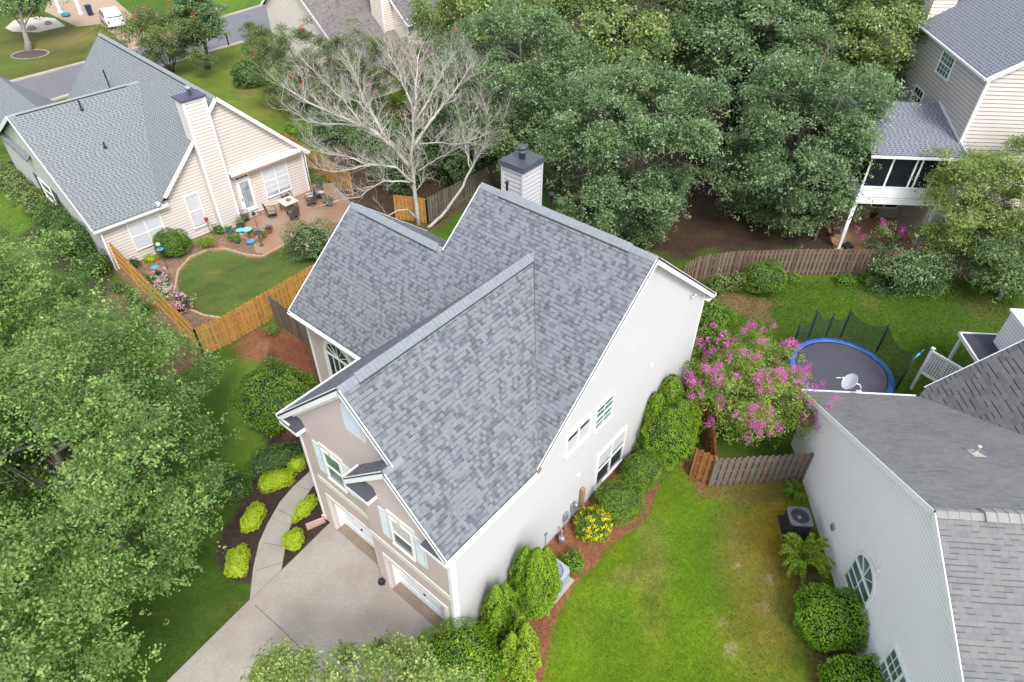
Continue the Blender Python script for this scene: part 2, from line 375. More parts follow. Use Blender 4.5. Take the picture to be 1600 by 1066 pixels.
    for st in range(stems):
        if stems == 1: b0 = Vector((0, 0, -.1)); e = Vector(C)+Vector((0, 0, rz_*trunk_top))
        else:
            a = 6.28*st/stems+rnd.uniform(-.3, .3); b0 = Vector((.16*math.cos(a), .16*math.sin(a), -.1))
            e = Vector(C)+Vector((rx_*.6*math.cos(a), ry_*.6*math.sin(a), rz_*.1))
        k = 7; pts = []
        for i in range(k+1):
            t = i/k; p = b0.lerp(e, t) if stems == 1 else Vector((b0.x+(e.x-b0.x)*t**1.3, b0.y+(e.y-b0.y)*t**1.3, b0.z+(e.z-b0.z)*t))
            pts.append(p+Vector((rnd.uniform(-1, 1), rnd.uniform(-1, 1), 0))*.12*math.sin(t*3.1))
        tr = trunk_r/(1 if stems == 1 else 1.6)
        W.tube(pts, [tr*(1.5 if i == 0 else 1.12 if i == 1 else 1)*(1-.86*(i/k)) for i in range(k+1)], 9)
        sel = list(range(nC)); rnd.shuffle(sel); sel = sel[:max(3, nlimb//stems)]
        for j in sel:
            t = rnd.uniform(.3, .9); f = t*k; i = int(f); s0 = pts[i].lerp(pts[min(i+1, k)], f-i); kk = Vector(K[j])
            if stems > 1 and (kk-e).length > max(rx_, rz_)*1.1: continue
            s0.z = min(s0.z, max(kk.z-.3, C[2]-rz_*.6)); mid = s0.lerp(kk, .5)+Vector((rnd.uniform(-.3, .3), rnd.uniform(-.3, .3), rnd.uniform(.0, .5)))
            W.tube([s0, s0.lerp(mid, .5), mid, mid.lerp(kk, .5), kk], [limb_r, limb_r*.8, limb_r*.6, limb_r*.4, limb_r*.15], 5)
            for q in range(3):
                o2 = mid.lerp(kk, rnd.uniform(.2, .8)); e2 = Vector(K[rnd.randrange(nC)]); dd = (e2-o2)
                if dd.length > 2.2: dd = dd.normalized()*rnd.uniform(.8, 2.0)
                W.tube([o2, o2+dd*.5+Vector((0, 0, .1)), o2+dd], [limb_r*.35, limb_r*.25, limb_r*.08], 4)
    W.build('trunk', bark, root)
    return root
def shrub(name, label, cat, base, rx_, ry_, h, mats, seed=1, group=None, leaf=.06, dens=700, sq=2.0, lump=.085, z0=0.0, parent=None, rot=0.0, flower=None, loose=.0, tuft=.0):
    """dense clipped or loose shrub: leaves in several shells over a lumpy superellipsoid, woody core inside"""
    rng = np.random.default_rng(seed); rz = h/2*1.08
    def surf(n, k):
        d = sph(rng, n)
        q = (np.abs(d)**sq).sum(1)**(-1/sq)
        l = 1+lump*(np.sin(5*d[:, 0]+seed)+np.sin(6*d[:, 1]*1.3+seed*2)+np.sin(7*d[:, 2]+seed*.7)+.8*np.sin(11*d[:, 0]*d[:, 2]+seed)+.6*np.sin(17*d[:, 1]+9*d[:, 0]+seed))
        P = d*(q*l*k)[:, None]*np.array([rx_, ry_, rz]); P[:, 2] += rz*.93
        return P, d
    area = 4*math.pi*((rx_*ry_)**1.6/3+(rx_*rz)**1.6/3+(ry_*rz)**1.6/3)**(1/1.6); n = int(area*dens)
    k = 1-np.abs(rng.normal(size=n))*(.07+loose)+rng.uniform(0, .03, n)
    if tuft: k += tuft*(rng.uniform(size=n) < .12)*rng.uniform(0, 1, n)
    P, d = surf(n, k); ok = P[:, 2] > .02; P, d, k = P[ok], d[ok], k[ok]; n = len(P)
    N = d+rng.normal(size=(n, 3))*.6+np.array([0, 0, .25])
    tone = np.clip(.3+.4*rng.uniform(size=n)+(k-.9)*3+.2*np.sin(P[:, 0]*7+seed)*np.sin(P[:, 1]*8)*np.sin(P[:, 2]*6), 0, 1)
    sets = [(leaf_arrays(P, N, leaf*rng.uniform(.6, 1.3, n), rng, .6), tone, 0)]; ml = [mats]
    if flower:
        fm, cnt, fs = flower; cP, cd = surf(cnt, np.full(cnt, 1.02)); m = 14; q = np.repeat(cP, m, 0)+rng.normal(size=(cnt*m, 3))*.035*fs
        q2 = q[:, 2] > .05; sets.append((leaf_arrays(q[q2], np.repeat(cd, m, 0)[q2]+rng.normal(size=(q2.sum(), 3))*.4, np.full(q2.sum(), .05*fs), rng, .8), rng.uniform(0, 1, q2.sum()), 1)); ml.append(fm)
    # core shell of leaves, seen only through gaps
    u = 22; v = 12; CV = []
    o = leaf_obj('foliage', sets, ml)
    nm = name
    root = thing(nm, label, cat, (base[0], base[1], z0), rot, group)
    o.parent = root
    W = MB(); rnd = random.Random(seed)
    for i in range(9):
        a = rnd.uniform(0, 6.28); e = Vector((math.cos(a)*rx_*.7, math.sin(a)*ry_*.7, h*rnd.uniform(.45, .85)))
        W.tube([(0, 0, -.02), e*.35+Vector((0, 0, h*.12)), e], [.035, .025, .008], 5)
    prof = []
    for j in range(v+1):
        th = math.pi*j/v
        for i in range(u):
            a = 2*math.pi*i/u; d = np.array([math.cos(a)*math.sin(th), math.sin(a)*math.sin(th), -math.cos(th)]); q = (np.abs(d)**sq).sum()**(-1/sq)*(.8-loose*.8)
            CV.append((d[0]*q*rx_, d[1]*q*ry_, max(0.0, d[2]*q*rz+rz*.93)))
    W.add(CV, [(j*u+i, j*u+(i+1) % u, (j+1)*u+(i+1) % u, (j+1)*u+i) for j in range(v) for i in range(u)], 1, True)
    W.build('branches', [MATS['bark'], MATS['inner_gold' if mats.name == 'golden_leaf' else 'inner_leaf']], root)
    return root
def conifer(name, label, base, spires, mat_, seed=1, group=None, leaf=.075, dens=900, blunt=1.45):
    """arborvitae: spires = list of (dx, dy, radius, height) flame-shaped columns of upright sprays"""
    rng = np.random.default_rng(seed); root = thing(name, label, 'shrub', (base[0], base[1], 0), 0, group); sets = []; W = MB()
    for (dx, dy, r, h) in spires:
        n = int(dens*2*math.pi*r*h*.75); t = rng.uniform(0, 1, n)**1.15; a = rng.uniform(0, 6.283, n)
        prof = lambda t: np.where(t < .28, .78+.22*np.sin(t/.28*1.57), np.clip(1-((t-.28)/.73)**blunt, .02, 1)**(.85 if blunt < 2 else .6))
        lob = 1+.1*np.sin(a*5+t*9+seed)+.07*np.sin(a*9-t*17)+.06*np.sin(a*14+t*31)
        rad = r*prof(t)*lob*(1-np.abs(rng.normal(size=n))*.09)
        P = np.stack([dx+rad*np.cos(a), dy+rad*np.sin(a), t*h+.03], 1); N = np.stack([np.cos(a), np.sin(a), np.full(n, .35)], 1)+rng.normal(size=(n, 3))*.5
        td = np.stack([np.cos(a)*.45, np.sin(a)*.45, np.ones(n)], 1)
        tone = np.clip(.35+.45*rng.uniform(size=n)+1.6*(lob-1)+.0*t, 0, 1)
        sets.append((leaf_arrays(P, N, leaf*rng.uniform(.6, 1.4, n), rng, .5, td), tone, 0))
        W.lathe([(r*.75*max(.03, float(prof(np.array([k/10]))[0])), k/10*h*.97+.02) for k in range(11)], 14, (dx, dy, 0), 1)
    leaf_obj('foliage', sets, [mat_], root)
    W.tube([(0, 0, -.02), (0, 0, .4)], [.08, .07], 8, 0); W.build('branches', [MATS['bark'], MATS['inner_leaf']], root)
    return root
def fence(name, label, pts, mats, h=1.8, style='shadow', picket=.14, post_every=2.4, group=None, flip=False, seed=3, gap=.0, post_out=False):
    """shadow-box picket fence: posts, rails, dog-eared pickets on alternate faces"""
    pts = [Vector((p[0], p[1], 0)) for p in pts]; rnd = random.Random(seed)
    root = thing(name, label, 'fence', pts[0], 0, group); o = pts[0]
    A = MB(); B = MB(); posts = []
    for a, b in zip(pts[:-1], pts[1:]):
        a = a-o; b = b-o; L = (b-a).length; d = (b-a)/L; nn = Vector((d.y, -d.x, 0))*(-1 if flip else 1)
        np_ = max(1, round(L/post_every))
        for i in range(np_+1): posts.append(a+d*(L*i/np_))
        for z in (.3, h*.53, h-.28): B.bar(a+Vector((0, 0, z)), b+Vector((0, 0, z)), .04, .09)
        n = int(L/(picket*.88 if style == 'shadow' else picket*1.02))
        for i in range(n):
            s_ = (i+.5)/n*L; side = 1 if (i % 2 == 0 or style != 'shadow') else -1; w = picket*rnd.uniform(.94, 1.0); hh = h+rnd.uniform(-.02, .02); dx = rnd.uniform(-.006, .006)
            c = a+d*s_+nn*side*.032; x0 = -w/2; x1 = w/2; tt = .009; V = []
            for q in (-tt, tt):
                for (x, z) in ((x0, .03), (x1, .03), (x1+dx, hh-.04), (x1-.035+dx, hh), (x0+.035+dx, hh), (x0+dx, hh-.04)): V.append(c+d*x+nn*q+Vector((0, 0, z)))
            A.add(V, [(0, 1, 2, 3, 4, 5), (11, 10, 9, 8, 7, 6)]+[(k, 6+k, 6+(k+1) % 6, (k+1) % 6) for k in range(6)], rnd.choice((0, 0, 1)) if len(mats) > 1 else 0)
    A.build('picket_panel', list(mats), root); B.build('rail', mats[0], root)
    seen = []
    for p in posts:
        if any((p-q).length < .3 for q in seen): continue
        seen.append(p); Q = MB(); Q.box(p.x-.05, p.x+.05, p.y-.05, p.y+.05, 0, h-.05); Q.build('post', mats[0], root)
    return root
# ------------------------------------------------------------------ shared materials
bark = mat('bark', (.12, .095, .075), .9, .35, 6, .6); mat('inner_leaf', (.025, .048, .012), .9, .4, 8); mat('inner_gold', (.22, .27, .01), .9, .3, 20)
bark_grey = mat('bark_grey', (.22, .195, .165), .9, .3, 6, .5)
dead_bark = mat('dead_bark', (.49, .455, .405), .85, .3, 4, .4)
white_trim = mat('white_trim', (.84, .83, .83), .5, .03, 2)
white_vinyl = mat('white_vinyl', (.545, .532, .54), .55, .025, .8)
cool_vinyl = mat('cool_white_vinyl', (.88, .86, .90), .5, .02, .8)
cream_vinyl = mat('cream_vinyl', (.74, .66, .58), .6, .04, .8)
pink_beige = mat('pink_beige_vinyl', (.70, .635, .585), .6, .04, .8)
tan_vinyl = mat('tan_vinyl', (.58, .53, .50), .6, .06, .8)
stucco = mat('pinkish_stucco', (.56, .47, .445), .85, .04, 4, .25, bsc=160)
band_m = mat('offwhite_stucco', (.72, .68, .64), .8, .03, 4, .2, bsc=160)
shut_m = mat('pale_blue_shutter', (.60, .65, .66), .5, .05, 3)
garage_m = mat('garage_white', (.80, .81, .85), .45, .03, 2)
black_m = mat('black_metal', (.02, .02, .024), .45, .2, 4); dark_cap = mat('dark_chimney_cap', (.07, .075, .09), .45, .2, 3)
drip = mat('dark_drip_edge', (.05, .055, .065), .6, .1, 3)
glass = glassmat('glass'); glass_g = glassmat('greenish_glass', (.06, .11, .10), .12); glass_sky = glassmat('pale_glass', (.22, .25, .27), .15)
blind = mat('blind', (.55, .55, .54), .7, .03, 3); blind_w = mat('white_blind', (.66, .66, .70), .7, .03, 3)
metal_g = mat('grey_metal', (.33, .34, .36), .45, .1, 5, metal=.4)
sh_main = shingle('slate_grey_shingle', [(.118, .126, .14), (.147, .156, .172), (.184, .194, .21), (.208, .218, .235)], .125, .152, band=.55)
sh_cap = mat('grey_cap_shingle', (.235, .25, .272), .95, .14, 5, .3, bsc=90)
sh_left = shingle('green_grey_shingle', [(.095, .11, .118), (.16, .18, .185), (.225, .248, .252), (.265, .288, .29)], .26, .17, band=.25, dash=True)
sh_old = shingle('weathered_grey_shingle', [(.155, .155, .16), (.17, .17, .175), (.188, .188, .188), (.21, .207, .205)], .24, .145, .7, (.235, .232, .235), band=.4, runs=.5)
sh_near = shingle('pale_grey_shingle', [(.165, .165, .167), (.182, .182, .182), (.196, .194, .191), (.21, .207, .202)], .22, .15, .3, (.17, .17, .17), band=.5, runs=.5)
sh_dark = shingle('dark_weathered_shingle', [(0.109, 0.109, 0.117), (0.127, 0.127, 0.136), (0.149, 0.149, 0.155), (0.172, 0.172, 0.175)], .30, .2, .4, (.2, .195, .19), band=.8, runs=.5)
sh_blue = shingle('blue_grey_shingle', [(.085, .095, .125), (.15, .16, .19), (.215, .225, .262), (.25, .26, .295)], .28, .17, band=.25, dash=True)
sh_brown = shingle('brown_shingle', [(.14, .125, .12), (.17, .152, .145), (.20, .18, .172), (.225, .203, .195)], .2, .15, .2, (.15, .13, .13), runs=.3)
w_gold = mat('golden_fence', (.50, .26, .07), .8, .2, 3, .3); w_gold2 = mat('golden_fence_dark', (.42, .21, .06), .8, .2, 3, .3)
w_brown = mat('weathered_fence', (.20, .135, .10), .9, .25, 4, .3); w_brown2 = mat('weathered_fence_dark', (.135, .09, .068), .9, .25, 4, .3)
w_grey = mat('grey_fence', (.17, .145, .115), .9, .3, 4, .3); w_grey2 = mat('grey_fence_dark', (.12, .10, .08), .9, .3, 4, .3)
w_red = mat('red_brown_fence', (.30, .125, .045), .85, .25, 3, .3); w_red2 = mat('red_brown_fence_dark', (.22, .085, .03), .85, .25, 3, .3)
lf_maple = leafmat('maple_leaf', (0.055, 0.115, 0.028), (0.38, 0.55, 0.15), 0.38, .45)
lf_maple_l = leafmat('maple_leaf_light', (0.14, 0.25, 0.05), (0.42, 0.56, 0.18), .3, .45)
lf_oak = leafmat('oak_leaf', (0.048, 0.095, 0.032), (0.3, 0.42, 0.17), 0.32, .38, .5)
lf_oak_l = leafmat('oak_leaf_pale', (0.12, 0.2, 0.09), (0.38, 0.45, 0.3), .2, .35, .6)
lf_oak2 = leafmat('oak_leaf_yellow', (0.09, 0.15, 0.03), (0.38, 0.46, 0.14), 0.3, .38, .5)
lf_lime = leafmat('lime_leaf', (0.12, 0.18, 0.035), (0.52, 0.62, 0.2), 0.35, .5)
lf_myrt = leafmat('myrtle_leaf', (0.1, 0.18, 0.02), (0.44, 0.54, 0.1), 0.3, .5)
lf_myrt_d = leafmat('dark_myrtle_leaf', (0.055, 0.09, 0.03), (0.31, 0.37, 0.15), .25, .5)
lf_arb = leafmat('arborvitae_leaf', (0.083, 0.174, 0.012), (0.300, 0.464, 0.030), .2, .6)
lf_arb_y = leafmat('arborvitae_leaf_yellow', (0.112, 0.189, 0.014), (0.378, 0.513, 0.036), .2, .6)
lf_holly = leafmat('holly_leaf', (0.029, 0.072, 0.016), (0.143, 0.260, 0.039), .15, .35, .5)
lf_boxw = leafmat('boxwood_leaf', (0.06, 0.12, 0.014), (0.24, 0.38, 0.04), 0.22, .5)
lf_bright = leafmat('bright_shrub_leaf', (0.062, 0.159, 0.009), (0.276, 0.476, 0.034), .25, .45)
lf_cam = leafmat('camellia_leaf', (.035, .085, .010), (.19, .32, .035), .18, .4)
lf_gold = leafmat('golden_leaf', (0.24, 0.36, 0.01), (0.54, 0.68, 0.04), 0.2, .5)
fl_pink = leafmat('pink_flower', (0.55, 0.05, 0.36), (0.88, 0.26, 0.66), .25, .6); fl_pale = leafmat('pale_pink_flower', (.62, .30, .38), (.85, .62, .68), .25, .6)
fl_red = leafmat('red_flower', (.55, .03, .04), (.75, .12, .10), .2, .6); fl_yel = leafmat('yellow_flower', (.75, .55, .01), (.85, .78, .05), .2, .6)
fl_white = leafmat('white_flower', (.6, .6, .5), (.8, .8, .7), .2, .6)

# ------------------------------------------------------------------ ground
def inside(poly, X, Y):
    r = np.zeros(X.shape, bool); n = len(poly)
    for i in range(n):
        x0, y0 = poly[i]; x1, y1 = poly[(i+1) % n]
        if y0 == y1: continue
        c = ((y0 > Y) != (y1 > Y)) & (X < (x1-x0)*(Y-y0)/(y1-y0)+x0); r ^= c
    return r
def sdist(poly, X, Y):
    D = np.full(X.shape, 1e9); n = len(poly)
    for i in range(n):
        a = np.array(poly[i]); b = np.array(poly[(i+1) % n]); d = b-a; L2 = max(d@d, 1e-9)
        t = np.clip(((X-a[0])*d[0]+(Y-a[1])*d[1])/L2, 0, 1); D = np.minimum(D, np.hypot(X-a[0]-t*d[0], Y-a[1]-t*d[1]))
    return np.where(inside(poly, X, Y), -D, D)
def snoise(X, Y, sc, seed):
    rng = np.random.default_rng(seed); s = np.zeros(X.shape)
    for k in range(10):
        a = rng.uniform(0, 6.28); f = sc*rng.uniform(.6, 1.8); s += np.sin(X*f*math.cos(a)+Y*f*math.sin(a)+rng.uniform(0, 6.28)+1.3*np.sin(Y*f*.7+k))
    return s/4.5
def axis(lo, hi, st, far):
    c = list(np.arange(lo, hi+st, st)); a = []; g = st; x = lo
    while x > -far: g *= 1.35; x -= g; a.append(x)
    b = []; g = st; x = c[-1]
    while x < far+60: g *= 1.35; x += g; b.append(x)
    return np.array(a[::-1]+c+b)
gx = axis(-46, 36, .22, 600); gy = axis(4, 66, .22, 600)
GX, GY = np.meshgrid(gx, gy); col = np.empty(GX.shape+(3,)); amt = np.zeros(GX.shape)
grass_green = np.array((.075, .135, .016)); col[:] = grass_green; coarse = np.zeros(GX.shape)
def paint(poly, c, feather=.5, nz=.5, nsc=1.5, seed=1, op=1.0, dirt=None):
    d = sdist(poly, GX, GY)+snoise(GX, GY, nsc, seed)*nz
    a = np.clip(.5-d/feather, 0, 1)*op; col[:] = col*(1-a[..., None])+np.array(c)*a[..., None]
    if dirt is not None: amt[:] = amt*(1-a)+dirt*a
def spot(p, r, c, op=.8, seed=1, dirt=None, sx=1.0, ang=0.0):
    dx, dy = GX-p[0], GY-p[1]; ca, sa = math.cos(ang), math.sin(ang); u = (dx*ca+dy*sa)/sx; v = -dx*sa+dy*ca
    d = np.hypot(u, v)/r+snoise(GX, GY, 2.2, seed)*.22; a = np.clip(1.25-d, 0, 1)*op
    col[:] = col*(1-a[..., None])+np.array(c)*a[..., None]
    if dirt is not None: amt[:] = amt*(1-a)+dirt*a
straw = (.30, .125, .065); soil = (.23, .10, .055); mulch = (.060, .040, .034); litter = (.062, .038, .026); bed = (.26, .165, .11)
front_lawn = (.062, .115, .016); side_lawn = (.135, .225, .010); fine_lawn = (.095, .145, .032); back_lawn = (.070, .135, .012); worn = (.24, .22, .06)
# front lawn left of the drive, street side lawns
paint([(-14.59, 23.27),(-12.30, 25.12),(-10.36, 25.14),(-7.73, 16.00),(-9.44, 12.22),(-11.33, 9.35),(-15.41, 3.79),(-30.89, 13.05),(-37.83, 27.95)], front_lawn, .6, .2)
spot((-10.91, 11.56), .9, (.11, .16, .03), .6, 4)
paint([(-13.43, 25.11),(-12.17, 27.11),(-10.00, 19.31),(-10.82, 17.74),(-12.68, 19.29)], (.12, .19, .025), .8, .3)
# far lawns
paint([(-57.88, 81.04),(-49.44, 80.02),(-45.38, 78.94),(-37.40, 70.71),(-41.57, 67.49),(-46.23, 61.90),(-49.01, 59.58)], (.115, .125, .03), .8, .3)
spot((-46.07, 74.56), 3.0, (.28, .23, .09), .6, 6); spot((-48.52, 66.85), 2.5, (.10, .17, .02), .6, 7)
paint([(-33.92, 80.53),(-30.41, 85.79),(-30.63, 92.13),(-40.10, 101.42),(-39.15, 89.11)], (.10, .19, .022), .5, .2)
paint([(-34.17, 62.87),(-31.83, 68.55),(-28.12, 73.22),(-24.00, 69.05),(-22.30, 63.86),(-17.08, 52.00),(-18.31, 50.80),(-26.70, 59.16),(-32.36, 60.57)], (.135, .19, .028), .8, .3)
spot((-21.14, 56.43), 2.2, (.22, .20, .05), .6, 9); spot((-23.47, 60.70), 1.8, (.17, .12, .06), .6, 11, .5)
# right side lawn
side = [(0.80, 8.93),(1.45, 11.22),(2.14, 12.54),(3.11, 13.52),(4.17, 14.78),(5.23, 15.52),(6.56, 17.86),(7.75, 18.38),(12.13, 17.40),(12.25, 16.13),(11.86, 10.89),(11.49, 8.79)]
paint(side, side_lawn, .25, .06)
for k, (p, r_, c, o_, s_, an) in enumerate([((5.44, 14.07), .8, worn, .75, 2.2, 1.4), ((5.04, 11.77), .7, (.20, .22, .03), .6, 2.4, 1.5), ((4.31, 13.26), .5, worn, .7, 1.5, .5), ((9.02, 14.64), 1.5, (.23, .19, .05), .8, 1.6, 1.2), ((10.56, 15.23), 1.4, (.27, .17, .02), .85, 2.2, 1.3), ((8.07, 11.79), 1.1, (.22, .24, .03), .6, 2, 1.5), ((9.33, 11.80), 1.5, (.21, .17, .04), .8, 1.8, 1.3), ((8.98, 17.71), 1.0, (.20, .19, .035), .6, 2, 0), ((3.03, 11.76), .8, (.17, .24, .02), .6, 2, 1.3), ((7.02, 14.63), 1.2, (.10, .225, .01), .7, 2.2, 1.4), ((3.73, 10.84), 1.0, (.09, .21, .01), .6, 2.0, 1.4), ((7.37, 12.77), .8, (.10, .22, .01), .6, 2, 1.4)]):
    spot(p, r_, c, o_, 20+k, None, s_, an)
for p in [(7.44, 11.44), (7.55, 10.64), (8.53, 13.68), (9.17, 12.04), (9.60, 13.16), (7.59, 10.47)]: spot(p, .17, (.40, .30, .17), .9, 5, .5)
paint([(8.53, 19.45),(12.29, 17.90),(12.30, 16.92),(9.99, 16.43),(7.86, 16.89)], (.20, .13, .05), .5, .2, dirt=.4, op=.75)
paint([(10.48, 14.10),(11.48, 14.38),(12.11, 10.67),(10.62, 9.28),(10.48, 12.54)], (.17, .095, .05), .5, .15, dirt=.8, op=.9)
paint([(10.34, 10.88),(11.72, 11.11),(12.45, 8.60),(9.76, 8.59)], (.20, .12, .055), .5, .15, dirt=.8, op=.8)
# pine straw strip along the main house, mulch beds in front of it
straw_poly = [(-2.18, 11.04),(-1.16, 10.82),(-0.15, 9.13),(1.06, 8.74),(1.02, 9.46),(1.21, 10.17),(1.45, 11.22),(2.14, 12.54),(2.72, 13.38),(3.11, 13.52),(3.54, 14.22),(4.17, 14.78),(5.23, 15.52),(5.72, 16.21),(6.22, 17.42),(6.65, 18.37),(7.29, 18.55),(7.99, 16.89),(8.43, 18.21),(8.11, 20.96),(5.71, 21.74),(2.22, 18.00),(0.04, 16.05)]
paint(straw_poly, straw, .13, .05, dirt=1)
mul = [(-9.63, 12.87),(-10.23, 12.97),(-10.76, 13.22),(-11.30, 13.91),(-11.32, 15.09),(-11.03, 16.29),(-10.92, 18.08),(-10.95, 19.67),(-11.82, 21.20),(-12.57, 23.29),(-12.50, 27.11),(-9.71, 25.14),(-7.32, 19.33),(-5.92, 14.55),(-7.19, 15.49),(-8.60, 13.37)]
paint(mul, mulch, .1, .03, dirt=1)
paint([(-13.68, 27.10),(-12.67, 27.74),(-10.70, 26.61),(-9.71, 25.14),(-9.55, 21.62),(-9.62, 20.06),(-10.09, 19.68),(-10.87, 23.30),(-12.08, 25.51)], (.22, .085, .045), .4, .15, dirt=1)
paint([(-14.54, 26.08),(-13.66, 27.63),(-12.40, 26.09),(-12.49, 24.88),(-13.59, 25.11)], (.26, .12, .06), .4, .1, dirt=1)
# left neighbour's beds and lawn
bedp = [(-23.36, 32.71),(-17.62, 38.45),(-14.52, 43.14),(-11.40, 42.17),(-8.46, 38.79),(-11.24, 31.68),(-15.20, 26.57),(-16.53, 25.81)]
paint(bedp, bed, .3, .1, dirt=1)
paint([(-19.20, 30.99),(-19.60, 32.55),(-19.35, 33.94),(-18.64, 34.71),(-17.61, 34.79),(-16.11, 34.11),(-15.11, 33.98),(-14.24, 35.10),(-13.03, 36.72),(-11.31, 34.30),(-11.87, 31.67),(-14.14, 29.27),(-15.78, 28.36),(-16.79, 28.57),(-18.01, 29.23)], fine_lawn, .08, .02, dirt=0)
spot((-17.47, 32.38), .6, (.19, .19, .06), .5, 31)
paint([(-23.48, 31.56),(-16.53, 25.81),(-15.20, 25.10),(-17.06, 23.25),(-22.93, 29.19)], (.20, .115, .075), .6, .3, dirt=1)
paint([(-41.40, 48.80),(-37.99, 46.69),(-25.24, 34.16),(-23.27, 32.51),(-22.84, 29.76),(-28.72, 34.12),(-37.25, 41.87)], (.06, .06, .03), .4, .2, dirt=.8)
paint([(-39.01, 41.85),(-35.27, 41.90),(-30.85, 38.15),(-31.77, 32.76)], (.10, .18, .02), .4, .2, dirt=0)
# behind the main house and the wood
paint([(-10.14, 38.77),(-6.88, 39.63),(-0.52, 43.67),(2.62, 42.32),(-3.82, 33.03),(-9.13, 32.97)], (.12, .08, .045), .8, .4, dirt=.6, op=.8)
paint([(-5.70, 36.50),(-4.20, 38.04),(-1.39, 42.28),(2.69, 44.18),(8.51, 39.79),(9.11, 33.15),(2.11, 29.41),(-5.72, 33.01)], (.06, .135, .012), .6, .3, dirt=0)
paint([(-13.88, 45.45),(-13.83, 53.90),(-9.03, 57.98),(-0.66, 56.71),(-0.07, 46.63),(-5.69, 38.42),(-10.00, 37.98)], (.085, .055, .035), .8, .4, dirt=1)
wood = [(2.20, 43.24),(5.88, 64.29),(-6.98, 75.23),(-4.00, 109.53),(50.98, 110.82),(38.09, 58.65),(23.67, 42.56),(20.04, 34.95),(11.30, 34.52),(8.22, 34.84),(5.44, 38.94)]
paint(wood, litter, 1.2, .6, dirt=1)
for k, p in enumerate([(14.78, 43.85), (13.44, 39.85), (16.78, 47.36), (13.04, 37.07), (16.40, 35.99)]): spot(p, .7, (.06, .09, .02), .3, 40+k, .5)
paint([(10.58, 31.88),(18.59, 31.96),(27.57, 32.04),(30.59, 30.84),(28.59, 27.46),(21.27, 23.55),(14.74, 21.00),(9.01, 21.76),(9.43, 25.30)], back_lawn, .5, .2)
spot((20.12, 30.15), .9, (.16, .16, .05), .55, 50); spot((26.32, 29.63), 1.6, (.16, .13, .06), .65, 51, .5); spot((17.75, 29.55), 1.6, (.09, .19, .012), .5, 52)
paint([(11.31, 30.96),(13.27, 30.80),(14.81, 29.82),(13.88, 28.40),(12.27, 28.94),(10.57, 28.37)], (.25, .125, .08), .5, .2, dirt=1, op=.9)
col *= (1+.13*snoise(GX, GY, 1.1, 77)[..., None]+.10*snoise(GX, GY, 3.2, 78)[..., None]*np.array([1.3, 1, 1]))
for sd__, c_, th_ in ((91, (.16, .15, .04), .85), (93, (.05, .10, .012), .9)):
    w_ = np.clip((snoise(GX, GY, 2.6, sd__)-th_)*1.6, 0, .5)*(1-amt); col = col*(1-w_[..., None])+np.array(c_)*w_[..., None]
col = np.clip(col, .004, .9)
ny, nx = GX.shape
me = bpy.data.meshes.new('lawn'); me.vertices.add(nx*ny); me.vertices.foreach_set('co', np.stack([GX, GY, np.zeros_like(GX)], -1).astype(np.float32).ravel())
ii = (np.arange(ny-1)[:, None]*nx+np.arange(nx-1)[None]).ravel(); F = np.stack([ii, ii+1, ii+nx+1, ii+nx], 1).astype(np.int32)
me.loops.add(F.size); me.loops.foreach_set('vertex_index', F.ravel()); me.polygons.add(len(F))
me.polygons.foreach_set('loop_start', np.arange(0, F.size, 4, dtype=np.int32)); me.polygons.foreach_set('loop_total', np.full(len(F), 4, dtype=np.int32))
ca = me.color_attributes.new('ground_kind', 'FLOAT_COLOR', 'POINT'); ca.data.foreach_set('color', np.concatenate([col, np.ones(GX.shape+(1,))], -1).astype(np.float32).ravel())
da = me.attributes.new('dirt', 'FLOAT', 'POINT'); da.data.foreach_set('value', amt.astype(np.float32).ravel()); me.update(calc_edges=True)
t = NT('lawn_and_soil'); base = t.n('ShaderNodeAttribute', attribute_name='ground_kind').outputs['Color']; dirt = t.n('ShaderNodeAttribute', attribute_name='dirt').outputs['Fac']
ob = t.obj(); n1 = t.noise(22, 4, ob, .7); n2 = t.noise(75, 3, ob, .7); n3 = t.noise(5, 4, ob, .6)
f = t.math('ADD', t.math('ADD', t.math('MULTIPLY', n1, .4), t.math('MULTIPLY', n2, .3)), t.math('MULTIPLY', n3, .3))
gr = t.mix(1.0, base, t.ramp(f, [(.32, (.45, .5, .45)), (.5, (1, 1, 1)), (.68, (1.75, 1.5, 1.6))]), 'MULTIPLY')
dr = t.mix(1.0, base, t.ramp(f, [(.34, (.42, .4, .4)), (.5, (.95, .95, .95)), (.66, (1.9, 2.0, 2.1))]), 'MULTIPLY')
t.l(t.mix(dirt, gr, dr), t.b.inputs['Base Color']); t.b.inputs['Roughness'].default_value = .95; t.b.inputs['Specular IOR Level'].default_value = .15
t.bump(t.math('ADD', n1, n2), .7, .04); me.materials.append(t.m)
tag(link(bpy.data.objects.new('lawn', me)), kind='structure')

